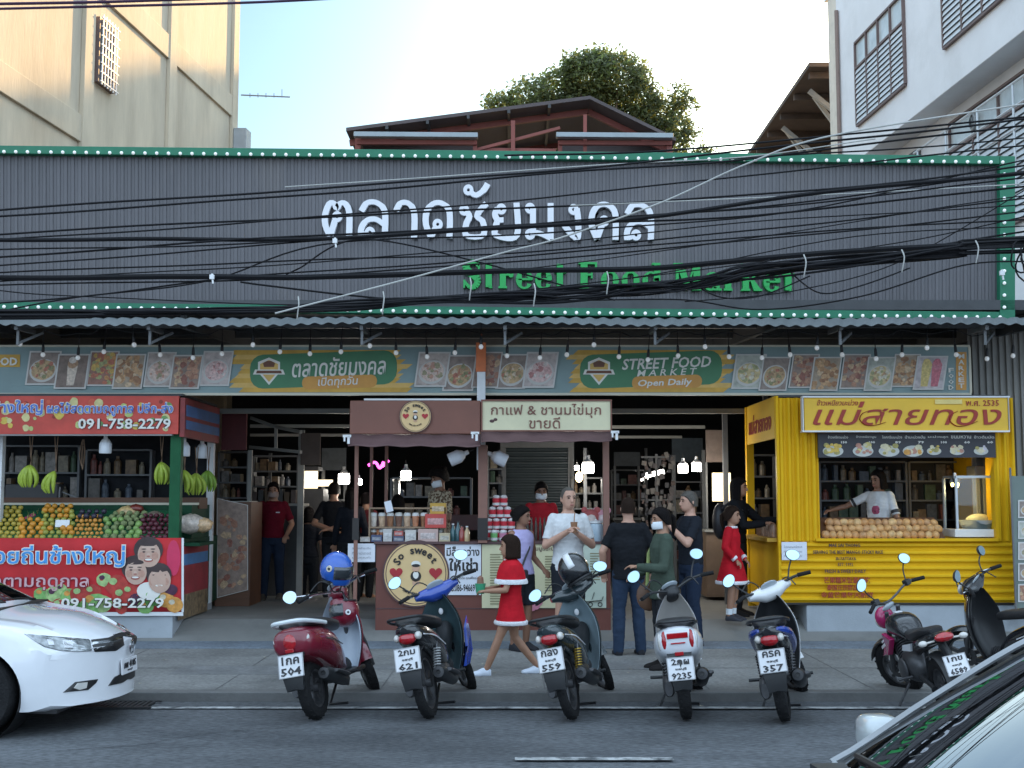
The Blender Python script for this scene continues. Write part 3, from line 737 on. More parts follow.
lf.add([(c.x - .07, c.y - .02, SWZ + .02), (c.x - .02, c.y - .06, SWZ + .03), (c.x + .08, c.y, SWZ + .018), (c.x + .01, c.y + .07, SWZ + .034)], [(0, 1, 2, 3)])
tag(lf.build('leaf', mat('yellow_leaf', (0.75, 0.62, 0.05), 0.6, var=0.1), smooth=0), 'single fallen yellow leaf on the pavement beside the maroon scooter', 'leaf')

# ================================================================= buildings either side
M_lwall = mat('left_wall_render', (0.56, 0.48, 0.36), 0.9, var=0.16, scale=1.5, bump=0.25, bscale=14, stretch=(1, 1, 0.25), dirt=((0.42, 0.35, 0.26), 0.9, 0.52, 0.78))
M_rwall = mat('right_wall_paint', (0.78, 0.79, 0.80), 0.85, var=0.06, scale=0.6, bump=0.1, bscale=10, dirt=((0.64, 0.65, 0.65), 0.5, 0.5, 0.8))
M_winframe = mat('window_frame_brown', (0.16, 0.11, 0.10), 0.6)
M_pane = mat('window_pane', (0.10, 0.13, 0.14), 0.12, var=.3, scale=2, spec=.8)
M_louvre = mat('louvre_blade', (0.62, 0.66, 0.68), 0.35, var=.08)
M_white = mat('white_paint', (0.74, 0.75, 0.76), 0.5, var=.06)
LB = thing('apartment_building', 'tall tan rendered building on the left, sunlit, with protruding beams and one barred window', 'building', (-7.5, 22, 0))
def L3(Y, z, off=0.0): return Vector((-10.33 + 0.11 * Y + off + 7.5, Y - 22, z))
def lbox(mb, Y0, Y1, z0, z1, o0, o1):
    vs = [L3(Y, z, o) for z in (z0, z1) for o in (o0, o1) for Y in (Y0, Y1)]
    mb.add(vs, [(0, 2, 3, 1), (4, 5, 7, 6), (0, 1, 5, 4), (2, 6, 7, 3), (0, 4, 6, 2), (1, 3, 7, 5)])
m = MB(); lbox(m, 15, 30.6, -.1, 17, -9, 0)
m.build('wall', M_lwall, LB, smooth=0)
for nm, a in (('beam', (15, 22.3, 8.28, 8.78, 0.003, .06)), ('beam', (22.5, 26.3, 11.28, 11.8, 0.003, .06)), ('beam', (26.6, 30.3, 11.28, 11.8, 0.003, .06)),
              ('beam', (22.5, 26.3, 14.4, 14.9, 0.003, .06)),
              ('pilaster', (22.2, 22.6, -.1, 16.9, 0.002, .085)), ('pilaster', (26.2, 26.6, -.1, 16.9, 0.002, .08)), ('pilaster', (30.25, 30.64, -.1, 16.9, 0.002, .08))):
    m = MB(); lbox(m, *a); m.build(nm, M_lwall, LB, smooth=0, bevel=.01)
wf = MB(); lbox(wf, 22.75, 23.5, 9.6, 9.66, .0, .09); lbox(wf, 22.75, 23.5, 10.79, 10.85, .0, .09)
for a in (22.75, 23.09, 23.44): lbox(wf, a, a + .06, 9.66, 10.79, .0, .09)
wo = wf.build('window', M_winframe, LB, smooth=0)
m = MB(); lbox(m, 22.81, 23.44, 9.66, 10.79, .004, .02); m.build('pane', M_pane, wo, smooth=0)
m = MB()
for k in range(6): lbox(m, 22.78 + k * .125, 22.80 + k * .125, 9.55, 10.9, .13, .15)
for k in range(8): lbox(m, 22.74, 23.5, 9.6 + k * .175, 9.62 + k * .175, .125, .155)
m.build('security_bars', M_white, wo, smooth=0)
m = MB(); lbox(m, 30.3, 30.7, 10.3, 11.0, .085, .4); m.build('gutter_box', mat('gutter_grey', (.35, .37, .38), .6), LB, smooth=0, bevel=.01)
an = MB(); an.tube([P(241, 95, 30.5), P(290, 97, 30.5)], .018, 6)
for k in range(5): an.tube([P(250 + 8 * k, 93.2 - (k == 4) * 4, 30.5), P(250 + 8 * k, 97.5, 30.5)], .010, 5)
tag(an.build('antenna', mat('antenna_alu', (.3, .31, .33), .5, metal=.6)), 'thin television antenna reaching sideways from the edge of the tan building', 'antenna')

RB = thing('concrete_building', 'tall white concrete building on the right with louvred windows', 'building', (9, 25, 0))
def R3(Y, z, off=0.0): return Vector((10.3 - 0.07 * Y - off - 9, Y - 25, z))
def rbox(mb, Y0, Y1, z0, z1, o0, o1):
    vs = [R3(Y, z, o) for z in (z0, z1) for o in (o0, o1) for Y in (Y0, Y1)]
    mb.add(vs, [(0, 2, 3, 1), (4, 5, 7, 6), (0, 1, 5, 4), (2, 6, 7, 3), (0, 4, 6, 2), (1, 3, 7, 5)])
m = MB(); rbox(m, 13, 31, 9.87, 14.6, -9, 0); m.build('upper_wall', M_rwall, RB, smooth=0, bevel=.02)
m = MB(); rbox(m, 13, 30.9, -.1, 9.866, -9, -.62); m.build('lower_wall', M_rwall, RB, smooth=0)
m = MB(); rbox(m, 30.5, 31.12, -.1, 14.58, -.3, .012); m.build('corner_column', mat('column_cream', (.68, .62, .52), .85, var=.1), RB, smooth=0, bevel=.02)
m = MB(); m.tube([R3(30.3, 6, .06), R3(30.3, 14, .06)], .05, 8); m.build('downpipe', mat('pipe_brown', (.25, .18, .15), .6), RB)
m = MB(); rbox(m, 12.5, 31.3, 14.61, 14.95, -9, .04); m.build('roof_slab', M_rwall, RB, smooth=0)
def louvre_window(Y0, Y1, z0, zm, z1, n, off=0.0, ajar=()):
    f = MB(); t = .05
    for z in (z0, zm, z1): rbox(f, Y0, Y1, z - t / 2, z + t / 2, off, off + .07)
    for k in range(n + 1):
        y = Y0 + (Y1 - Y0) * k / n; rbox(f, y - t / 2, y + t / 2, z0 + t / 2, z1 - t / 2, off + .002, off + .068)
    fo = f.build('window', M_winframe, RB, smooth=0)
    p = MB(); rbox(p, Y0, Y1, zm, z1, off + .003, off + .02); p.build('pane', mat('pane_pale', (.55, .6, .6), .2, var=.2, scale=2), fo, smooth=0)
    p = MB(); rbox(p, Y0, Y1, z0, zm, off + .003, off + .012); p.build('dark_backing', mat('louvre_gap', (.26, .30, .32), .4, var=.2), fo, smooth=0)
    b = MB(); nb = int((zm - z0) / .125)
    for k in range(n):
        ya = Y0 + (Y1 - Y0) * k / n + .03; yb = Y0 + (Y1 - Y0) * (k + 1) / n - .03
        for q in range(nb):
            z = z0 + .05 + (zm - z0 - .08) * q / nb
            vs = [R3(ya, z, off + .066), R3(yb, z, off + .066), R3(yb, z + .108, off + .034), R3(ya, z + .108, off + .034)]
            b.add(vs, [(0, 1, 2, 3)])
    b.build('louvres', M_louvre, fo, smooth=0)
louvre_window(26.1, 29.1, 10.67, 12.07, 12.7, 4)
louvre_window(20.6, 24.1, 10.72, 12.1, 12.75, 4)
louvre_window(15.5, 25.4, 6.9, 8.98, 9.58, 9, off=-.62)
m = MB()
for zz in (8.2, 8.6, 9.02): m.tube([R3(14, zz, .1), R3(25.6, zz, .1)], .022, 6)
for k in range(9): m.tube([R3(14.2 + k * 1.4, 7.2, .1), R3(14.2 + k * 1.4, 9.02, .1)], .022, 6)
m.build('balcony_rail', mat('rail_silver', (.55, .58, .6), .4, metal=.2), RB)
fan = MB(); fan.lathe([(.13, .0), (.17, .02), (.17, .05), (.13, .06)], axis='x', n=20); fan.lathe([(.0, .03), (.04, .05)], axis='x', n=10)
for k in range(6):
    a = k * pi / 3; fan.bar((0.03, 0, 0), (.03, .14 * cos(a), .14 * sin(a)), .05, .01)
fo = fan.build('extractor_fan', mat('fan_grey', (.3, .32, .33), .5), RB, loc=R3(24.2, 9.27, -.5))
m = MB(); rbox(m, 27.0, 28.2, 8.3, 9.5, -.61, -.5); m.build('dark_door', mat('dark_door', (.09, .08, .08), .6), RB, smooth=0)

EB = thing('lean_to_roof', 'dark brown eaves on pale steel brackets jutting out behind the white building', 'roof', (9, 36, 12))
m = MB(); m.box(-1.15, 4.5, -3.9, 12, 1.2, 1.32)
for k in range(9): m.box(-1.05, 4.5, -3.5 + k * 1.8, -3.38 + k * 1.8, 1.02, 1.197)
m.build('roof_sheet', mat('eaves_brown', (.10, .075, .06), .8, var=.25, scale=2), EB, smooth=0)
m = MB(); m.box(1.0, 4.5, -3.7, 12, -12, 1.0); m.build('wall', mat('eaves_wall', (.13, .10, .085), .85, var=.2), EB, smooth=0)
for y0 in (-2.6, .8, 4.2):
    m = MB(); m.bar((.98, y0, -.6), (-.85, y0, .98), .12, .12); m.bar((.98, y0 + .5, -1.3), (-.6, y0 + .5, .98), .10, .10)
    m.build('bracket', mat('bracket_pale', (.45, .44, .40), .7), EB, smooth=0)

# ================================================================= tree beyond the market
def leafmat(name, c):
    m = mat(name, c, .6, var=.25, scale=.8); nt = m.node_tree; b = nt.nodes['Principled BSDF']
    tr = nt.nodes.new('ShaderNodeBsdfTranslucent'); tr.inputs['Color'].default_value = (c[0] * 1.6, c[1] * 1.7, c[2] * .9, 1)
    mx_ = nt.nodes.new('ShaderNodeMixShader'); mx_.inputs['Fac'].default_value = .6
    nt.links.new(b.outputs[0], mx_.inputs[1]); nt.links.new(tr.outputs[0], mx_.inputs[2]); nt.links.new(mx_.outputs[0], nt.nodes['Material Output'].inputs['Surface'])
    return m
def leafy(name, label, base, h, blobs, n, leaf, col, seed, limbs=True):
    rr = random.Random(seed)
    t = thing(name, label, 'tree', base)
    m = MB(); bx = sum(b[0] for b in blobs) / len(blobs); bz = min(b[2] for b in blobs)
    m.tube([(0, 0, 0), (.1, .05, bz * .4), (bx * .5, 0, bz * .75), (bx, 0, bz + .5)], [.32, .26, .2, .1], 10)
    for b in blobs:
        m.tube([(bx * .5, 0, bz * .75), ((bx * .5 + b[0]) / 2 + rr.uniform(-.2, .2), b[1] / 2, (bz * .75 + b[2]) / 2), (b[0], b[1], b[2])], [.14, .09, .03], 7)
    m.build('trunk', mat('bark', (.11, .085, .06), .9, var=.3, bump=.5), t)
    cr = MB()
    for i in range(n):
        b = rr.choices(blobs, [q[3] ** 2.2 for q in blobs])[0]
        while True:
            d = Vector((rr.uniform(-1, 1), rr.uniform(-1, 1), rr.uniform(-1, 1)))
            if d.length < 1: break
        d = d.normalized() * (d.length ** 0.45)
        ctr = Vector((b[0] + d.x * b[3], b[1] + d.y * b[3], b[2] + d.z * b[3] * .85))
        k = rr.randint(3, 6)
        for q in range(k):
            p = ctr + Vector((rr.gauss(0, .16), rr.gauss(0, .16), rr.gauss(0, .16)))
            a = Vector((rr.uniform(-1, 1), rr.uniform(-1, 1), rr.uniform(-.8, .8))).normalized(); s = leaf * rr.uniform(.6, 1.3)
            u = a.orthogonal().normalized(); cr.cur = rr.choice((0, 0, 0, 1, 2))
            cr.add([p, p + a * s * .5 + u * s * .28, p + a * s, p + a * s * .5 - u * s * .28], [(0, 1, 2, 3)])
    cr.build('crown', [leafmat('leaf_a' + name, col), leafmat('leaf_b' + name, tuple(c * .65 for c in col)), leafmat('leaf_c' + name, tuple(c * 1.5 for c in col))], t, smooth=0)
    return t
TB = P(600, 120, 60)
def tb(px, py, r, dy=0):
    p = P(px, py, 60); return (p.x - TB.x, dy * 1.58, p.z, r * 1.42)
leafy('broadleaf_tree', 'big round dark green tree rising behind the market roof', (TB.x, 60, 0), 14,
      [tb(592, 80, 1.05), tb(560, 88, .9, .5), tb(618, 82, .9, -.4), tb(530, 98, .75), tb(505, 106, .6, .3), tb(640, 100, .7), tb(662, 112, .65, .3), tb(680, 97, .4), tb(676, 128, .55), tb(672, 146, .5),
       tb(590, 110, 1.3, .6), tb(635, 125, 1.0, .5), tb(545, 115, .9, .5), tb(600, 64, .6), tb(575, 70, .5, -.3), tb(688, 104, .3), tb(640, 78, .4), tb(494, 102, .3), tb(690, 134, .28)], 6600, .24, (.12, .14, .075), 3)
TB = P(705, 156, 60)
def tb2(px, py, r):
    p = P(px, py, 60); return (p.x - TB.x, 0, p.z, r)
leafy('distant_tree', 'small pale treetop just showing above the green sign edge', (TB.x, 60, 0), 14, [tb2(705, 158, .5), tb2(698, 162, .5), tb2(712, 163, .45)], 500, .2, (.10, .12, .06), 5)
# ================================================================= market sign, awning, roofs
M_green = mat('sign_green', (0.012, 0.16, 0.085), 0.5, var=.1)
M_clad = mat('sign_cladding', (0.108, 0.104, 0.112), 0.5, var=0.16, scale=1.1, bump=.12, bscale=5, stretch=(1, 1, .3), dirt=((.16, .145, .14), .9, .56, .8))
M_letter = mat('letter_white', (0.74, 0.75, 0.79), 0.45, var=.04)
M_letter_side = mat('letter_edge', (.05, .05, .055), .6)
M_lgreen = mat('letter_green', (0.012, 0.34, 0.07), 0.45, var=.06)
M_bulb = mat('sign_bulb', (0.85, 0.87, 0.86), 0.25, var=0, emit=(.9, .95, 1), estr=.12)
SY = 15.0
def SG(px, py, Y=SY):
    """sign face is a hair out of level, as in the photograph"""
    return P(px, py + (px - 512) * 0.0105, Y)
so_ = P(512, 316, SY)
SIGN = thing('market_sign', 'huge dark corrugated market sign with white Thai letters and green bulb-studded border', 'sign', so_)
def rel(p): return Vector(p) - so_
c = MB(); n = 150; top, bot = [], []
xl, xr = -60, 1003
cols = []
prof = ((0, 0), (.42, 0), (.5, .012), (.92, .012))
for i in range(n):
    for (u, d) in prof:
        px = xl + (xr - xl) * (i + u) / n
        cols.append((px, d))
ring0 = [rel(SG(px, 309, SY - d)) for px, d in cols]; ring1 = [rel(SG(px, 152, SY - d)) for px, d in cols]
c.loft([ring0, ring1], cap=False, closed=False)
c.build('cladding', M_clad, SIGN, smooth=0)
def strip(x0, y0, x1, y1, nm='border_strip'):
    m = MB(); a = rel(SG(x0, y0)); b = rel(SG(x1, y0)); d = rel(SG(x1, y1)); e = rel(SG(x0, y1))
    m.add([(q.x, q.y + dy, q.z) for dy in (-.10, .06) for q in (a, b, d, e)], [(0, 1, 2, 3), (7, 6, 5, 4), (0, 4, 5, 1), (1, 5, 6, 2), (2, 6, 7, 3), (3, 7, 4, 0)])
    return m.build(nm, M_green, SIGN, smooth=0, bevel=.006)
S1 = strip(-60, 153.0, 996.5, 161)
S2 = strip(-60, 308, 996.5, 316)
S3 = strip(996.8, 153.0, 1012, 316)
bm_ = MB(); bm_.ell((0, 0, 0), (.021, .024, .021), 10, 6); bme = bm_.mesh('bulb'); bme.materials.append(M_bulb); bme.polygons.foreach_set('use_smooth', [True] * len(bme.polygons))
spots = []
for k in range(86): spots.append((SG(4 + k * 11.75, 157.0, SY - .115), S1))
for k in range(88): spots.append((SG(4 + k * 11.45, 312, SY - .115), S2))
for k in range(12): spots.append((SG(1004.4, 169 + k * 12.1, SY - .115), S3))
rest = MB()
for i, (p, s) in enumerate(spots):
    if i % 2 == 0 or s is S3:
        b = bpy.data.objects.new('bulb', bme); COL.objects.link(b); b.parent = s; b.location = rel(p); b.rotation_euler = (RN.uniform(-.3, .3), 0, 0)
    else:
        rest.ell(rel(p), (.021, .024, .021), 10, 6)
ro = rest.build('small_bulbs', M_bulb, SIGN); ro['kind'] = 'stuff'
# Thai letters with round loops, built from strokes on a unit grid (loops: cx, cz; strokes: point lists)
ARCH = [(.10, .72), (.30, .955), (.65, .95), (.90, .70), (.90, 0)]
TH = {'ต': (1.08, [(.50, .56)], [[(.43, .46), (.28, .04)], [(.28, .02), (.11, .30), (.09, .62), (.24, .93), (.40, .92), (.49, .78), (.58, .92), (.76, .93), (.91, .68), (.91, 0)]]),
      'ค': (1.06, [(.52, .52)], [[(.45, .42), (.28, .04)], [(.28, .02), (.10, .38), (.13, .74), (.36, .955), (.66, .955), (.90, .72), (.90, 0)]]),
      'ด': (1.06, [(.50, .38)], [[(.43, .28), (.28, .04)], [(.28, .02), (.10, .38), (.13, .74), (.36, .955), (.66, .955), (.90, .72), (.90, 0)]]),
      'ล': (1.08, [(.40, .14)], [ARCH, [(.10, 0), (.11, .26), (.30, .47), (.60, .50), (.88, .36)], [(.30, .10), (.10, .06)]]),
      'า': (.84, [], [[(.06, .74), (.22, .955), (.50, .94), (.68, .68), (.68, 0)]]),
      'ช': (1.02, [(.20, .78)], [[(.30, .72), (.38, .60), (.27, .40), (.27, .08), (.84, .08), (.84, .46), (.64, .60), (.74, .78), (.96, .97)]]),
      'ย': (.98, [(.30, .82)], [[(.18, .84), (.09, .68), (.18, .53), (.38, .52)], [(.18, .50), (.10, .30), (.14, .08), (.82, .08), (.82, 1)]]),
      'ม': (1.04, [(.16, .85), (.16, .13)], [[(.26, .85), (.26, .10)], [(.24, .20), (.55, .14), (.86, .02)], [(.86, 0), (.86, 1)]]),
      'ง': (.84, [(.46, .83)], [[(.57, .86), (.62, .5), (.60, .06), (.44, .10), (.08, .46)]])}
MARK = ([(.34, 1.34)], [[(.44, 1.26), (.62, 1.20), (.86, 1.34), (1.0, 1.52)]])
def thai(mb, x0, x1, y0, y1, w_, d0, d1):
    word = 'ตลาดชยมงคล'; tot = sum(TH[c][0] for c in word) + .14 * (len(word) - 1); cx = 0; k = 0
    ht = (SG(512, y0) - SG(512, y1)).z; wd = SG(x1, 300).x - SG(x0, 300).x; sx_ = wd / tot
    def pt(u, v, y): return SG(x0, y1) - so_ + Vector((sx_ * u, y, ht * v - 0.0105 * sx_ * u))
    for ch in word:
        for loops, paths in ([TH[ch][1:]] + ([MARK] if ch == 'ช' else [])):
            for (lx, lz) in loops:
                k += 1; e = .0006 * (k % 7); R_ = .135 + w_ * .1; r_ = .06 - w_ * .1; rr_ = []
                for q in range(25):
                    a = 2 * pi * q / 24; rr_.append([pt(cx + lx + rad * cos(a) * ht / sx_ * .92, lz + rad * sin(a), dd + e) for rad, dd in ((R_, -d0), (R_, d1), (r_, d1), (r_, -d0))])
                mb.loft(rr_, cap=False)
            for pa in paths:
                k += 1; e = .0006 * (k % 7); S = spline(pa, 26) if len(pa) > 2 else [pa[0], pa[1]]; rr_ = []
                for q, (u, v) in enumerate(S):
                    a, b = S[max(q - 1, 0)], S[min(q + 1, len(S) - 1)]; du, dv = (b[0] - a[0]) * sx_, (b[1] - a[1]) * ht; L_ = sqrt(du * du + dv * dv) or 1
                    ww = w_ * (1.0 if abs(dv) > abs(du) else .86); nx_, nz_ = -dv / L_ * ww / 2, du / L_ * ww / 2
                    rr_.append([pt(cx + u + s_ * nx_ * ht / sx_, v + s_ * nz_, dd + e) for s_, dd in ((1, -d0), (1, d1), (-1, d1), (-1, -d0))])
                mb.loft(rr_)
        cx += TH[ch][0] + .14
t = MB(); thai(t, 323, 657, 204, 240, .165, .075, -.02); t.build('lettering', M_letter, SIGN, smooth=0)
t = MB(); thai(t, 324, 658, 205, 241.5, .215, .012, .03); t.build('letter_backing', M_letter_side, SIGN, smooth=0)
# green slab-serif words, drawn as strokes with serifs
def serif_word(mb, word, x0, x1, y0, y1, Y):
    """heavy roman letters: glyph outlines built from stems, bowls and serifs on a unit grid"""
    G = {}
    st, th = .24, .075
    def stem(x, z0, z1, w=st): return ('b', x, x + w, z0, z1)
    def serif(x, z, w): return ('b', x - .05, x + w + .05, z, z + th)
    def bowl(cx, cz, rx, rz, a0, a1, w=st): return ('a', cx, cz, rx, rz, a0, a1, w)
    X = .66   # x height
    G['S'] = (.72, [('s',)])
    G['t'] = (.52, [stem(.10, .04, .92), ('b', 0, .46, X - th, X), ('a', .30, .14, .14, .14, 180, 300, .13)])
    G['r'] = (.62, [stem(.06, 0, X), serif(.06, 0, st), ('b', 0, .2, X - th, X), ('a', .44, X - .17, .16, .17, 20, 190, .15), ('d', .50, X - .16, .10)])
    G['e'] = (.68, [bowl(.33, X / 2, .33, X / 2 + .02, 20, 330), ('b', .1, .62, X / 2 - .02, X / 2 + th - .02), ('a', .36, X / 2 + .02, .3, X / 2 - .01, -5, 60, .2)])
    G['F'] = (.82, [stem(.10, 0, 1, .27), serif(.10, 0, .27), ('b', .02, .74, 1 - th, 1), ('b', .66, .74, .74, 1), ('b', .3, .56, .5, .5 + th), ('b', .5, .57, .40, .66)])
    G['o'] = (.74, [bowl(.35, X / 2, .35, X / 2 + .02, 0, 360, .23)])
    G['d'] = (.78, [bowl(.33, X / 2, .33, X / 2 + .02, 0, 360, .22), stem(.46, 0, 1), ('b', .38, .6, 1 - th, 1), ('b', .6, .78, 0, th)])
    G['M'] = (1.14, [stem(.12, 0, 1, .11), serif(.1, 0, .14), ('b', .02, .26, 1 - th, 1), stem(.80, 0, 1, .26), serif(.80, 0, .26), ('b', .86, 1.12, 1 - th, 1), ('p', [(.12, 1), (.40, 1), (.62, .36), (.84, 1), (.90, 1), (.58, .0), (.50, .0)])])
    G['a'] = (.70, [stem(.38, .0, X - .1), ('b', .56, .70, 0, th), ('a', .34, X - .2, .28, .22, 0, 160, .17), ('a', .26, .19, .26, .20, 0, 360, .17), ('d', .12, X - .19, .09)])
    G['k'] = (.80, [stem(.06, 0, 1), serif(.06, 0, st), ('b', 0, .2, 1 - th, 1), ('p', [(.28, .34), (.56, X), (.66, X), (.40, .36)]), ('p', [(.34, .42), (.46, .46), (.80, 0), (.50, 0)]), ('b', .50, .82, 0, th), ('b', .50, .76, X - th, X)])
    def prims(ch):
        out = []
        for q in G[ch][1]:
            if q[0] == 'b': out.append([(q[1], q[3]), (q[2], q[3]), (q[2], q[4]), (q[1], q[4])])
            elif q[0] == 'p': out.append(q[1])
            elif q[0] == 'd': out.append([(q[1] + q[3] * cos(2 * pi * k / 12), q[2] + q[3] * sin(2 * pi * k / 12)) for k in range(12)])
            elif q[0] == 'a':
                _, cx, cz, rx, rz, a0, a1, w_ = q; N = 18
                for k in range(N):
                    aa, bb = radians(a0 + (a1 - a0) * k / N), radians(a0 + (a1 - a0) * (k + 1) / N)
                    def wi(an): return .07 + (w_ - .07) * abs(cos(an)) ** 1.2
                    out.append([(cx + rx * cos(aa), cz + rz * sin(aa)), (cx + rx * cos(bb), cz + rz * sin(bb)),
                                (cx + (rx - wi(bb)) * cos(bb), cz + (rz - .075) * sin(bb)), (cx + (rx - wi(aa)) * cos(aa), cz + (rz - .075) * sin(aa))])
            elif q[0] == 's':
                pts = spline([(.60, .80), (.48, .95), (.28, .96), (.12, .82), (.20, .62), (.44, .48), (.58, .28), (.48, .07), (.26, .035), (.08, .22)], 28)
                for k in range(27):
                    (xa, za), (xb, zb) = pts[k], pts[k + 1]; u = k / 27
                    wk = .05 + .10 * sin(pi * u) ** 1.5; wk1 = .05 + .10 * sin(pi * (k + 1) / 27) ** 1.5
                    dx, dz = xb - xa, zb - za; L_ = sqrt(dx * dx + dz * dz) or 1; nx_, nz_ = -dz / L_, dx / L_
                    out.append([(xa + nx_ * wk, za + nz_ * wk), (xb + nx_ * wk1, zb + nz_ * wk1), (xb - nx_ * wk1, zb - nz_ * wk1), (xa - nx_ * wk, za - nz_ * wk)])
                out.append([(.58, .70), (.66, .70), (.66, 1), (.60, 1)]); out.append([(.02, 0), (.08, 0), (.10, .3), (.02, .3)])
        return out
    tot = sum((.34 if ch == ' ' else G[ch][0] + .07) for ch in word)
    cx = 0; k = 0
    for ch in word:
        if ch == ' ': cx += .34; continue
        for poly in prims(ch):
            area = sum(poly[i][0] * poly[(i + 1) % len(poly)][1] - poly[(i + 1) % len(poly)][0] * poly[i][1] for i in range(len(poly)))
            if area < 0: poly = poly[::-1]
            k += 1; eps = .0004 * (k % 9)
            pp = [SG(x0 + (x1 - x0) * (cx + a) / tot, y1 + (y0 - y1) * b, Y) - so_ for a, b in poly]
            N = len(pp)
            mb.add([(q.x, q.y - .05 - eps, q.z) for q in pp] + [(q.x, q.y + .03, q.z) for q in pp],
                   [tuple(range(N)), tuple(reversed(range(N, 2 * N)))] + [(i, N + i, N + (i + 1) % N, (i + 1) % N) for i in range(N)])
        cx += G[ch][0] + .07
t = MB(); serif_word(t, 'Street Food Market', 463, 797, 262, 289, SY - .03); t.build('green_lettering', M_lgreen, SIGN, smooth=0)

# ---- corrugated awning under the sign
M_sheet = mat('awning_sheet', (.15, .165, .17), .55, metal=.1, var=.15, scale=2, dirt=((.16, .18, .19), 2.5, .55, .75))
M_steel = mat('steel_grey', (.15, .155, .16), .55, metal=.3, var=.15)
M_dark = mat('dark_steel', (.055, .058, .062), .6, var=.2)
AW = thing('awning', 'long corrugated blue grey awning along the foot of the dark sign', 'awning', P(512, 326, 14.7))
ao = P(512, 326, 14.7)
m = MB(); f0, f1, f2 = [], [], []
N = 640
for i in range(N + 1):
    px = -60 + 1100 * i / N; w_ = .008 * sin(i * 2 * pi / 8)
    sag = 1.2 * sin(px / 97.) + .8 * sin(px / 31.)
    a = P(px, 324.4 + sag - w_ * 130, 14.7) - ao
    b = P(px, 318 + sag * .4 - w_ * 120, 14.78) - ao
    f0.append(a); f1.append(b); f2.append(Vector((b.x, .42, b.z + .04)))
m.loft([f0, f1, f2], cap=False, closed=False); m.build('roof_sheet', M_sheet, AW, smooth=60)
for px in (18, 150, 362, 505, 655, 840, 985):
    q = P(px, 340, 14.85) - ao; m = MB()
    m.bar(q + Vector((0, 0, .16)), q + Vector((0, .0, -.06)), .03, .03); m.bar(q + Vector((0, 0, -.04)), q + Vector((.2, .25, .12)), .03, .03); m.bar(q + Vector((0, -.08, .14)), q + Vector((0, .5, .16)), .04, .05)
    m.build('bracket', M_steel, AW, smooth=0)

# ---- main low roof of the market and its back
MR = thing('market_roof', 'dark low metal roof covering the inside of the market', 'roof', (0, 15.6, 4.1))
m = MB()
m.add([(-9.5, -.7, -.02), (9.5, -.7, -.02), (9.5, 16.5, .95), (-9.5, 16.5, .95), (-9.5, -.7, .1), (9.5, -.7, .1), (9.5, 16.5, 1.07), (-9.5, 16.5, 1.07)],
      [(0, 1, 2, 3), (7, 6, 5, 4), (0, 4, 5, 1), (2, 6, 7, 3), (1, 5, 6, 2), (3, 7, 4, 0)])
m.build('roof_sheet', M_dark, MR, smooth=0)
for k in range(9):
    y = .4 + k * 1.75; z = -.02 + (y + .7) * .0564
    m = MB(); m.box(-9.4, 9.4, y, y + .08, z - .13, z - .004); m.build('purlin', M_steel, MR, smooth=0)
for x in (-6.5, -4.0, 3.2, 6.4):
    m = MB(); m.bar((x, -.5, -.12), (x, 16, .78), .08, .2); m.build('rafter', M_dark, MR, smooth=0)
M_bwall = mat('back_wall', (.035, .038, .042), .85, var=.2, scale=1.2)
BW = thing('market_wall', 'dark back and side walls enclosing the market hall', 'wall', (0, 31, 0))
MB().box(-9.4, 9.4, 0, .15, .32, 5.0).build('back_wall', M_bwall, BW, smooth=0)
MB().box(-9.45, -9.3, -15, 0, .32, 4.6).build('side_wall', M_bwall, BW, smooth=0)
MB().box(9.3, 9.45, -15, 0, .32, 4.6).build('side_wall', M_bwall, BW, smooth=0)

# ---- raised gable roof with red steel behind the sign
M_red = mat('red_oxide_steel', (.24, .065, .05), .6, var=.15)
M_roofdk = mat('gable_roof_underside', (.105, .085, .085), .75, var=.2, scale=2)
M_gut = mat('gutter_steel', (.30, .34, .36), .45, metal=.4, var=.1)
GRo = P(560, 150, 21)
GR = thing('gable_roof', 'raised gabled roof on red steel posts behind the market sign', 'roof', GRo)
def gp(px, py, Y=21): return P(px, py, Y) - GRo
A, B, Cc = gp(346, 131), gp(590, 99), gp(676, 141)
m = MB()
for (p, q) in ((A, B), (B, Cc)):
    m.add([p, q, q + Vector((0, 9, 0)), p + Vector((0, 9, 0)), p + Vector((0, 0, .06)), q + Vector((0, 0, .06)), q + Vector((0, 9, .06)), p + Vector((0, 9, .06))],
          [(0, 1, 2, 3), (7, 6, 5, 4), (0, 4, 5, 1), (2, 6, 7, 3), (1, 5, 6, 2), (3, 7, 4, 0)])
m.build('roof_sheet', M_roofdk, GR, smooth=0)
for y in (.5, 2.4, 4.6, 7):
    m = MB(); dz = Vector((0, y, -.07)); m.bar(A + dz, B + dz, .08, .1); m.bar(B + dz, Cc + dz, .08, .1); m.build('rafter', M_red, GR, smooth=0)
for k in range(1, 6):
    p = A.lerp(B, k / 6) + Vector((0, 0, -.03)); m = MB(); m.bar(p, p + Vector((0, 8.9, 0)), .05, .06); m.build('purlin', M_dark, GR, smooth=0)
for (x0, x1, y) in ((354, 478, 135.5), (556, 673, 136)):
    m = MB(); m.bar(gp(x0, y - .5, 20.6), gp(x1, y + .5, 20.6), .14, .085); m.build('gutter', M_gut, GR, smooth=0, bevel=.01)
    m = MB(); m.bar(gp(x0 + 3, y + 7, 20.75), gp(x1 - 1, y + 7.5, 20.75), .08, .07); m.build('beam', M_red, GR, smooth=0)
m = MB(); m.bar(gp(478, 150, 20.9), gp(556, 151, 20.9), .08, .06); m.build('beam', M_red, GR, smooth=0)
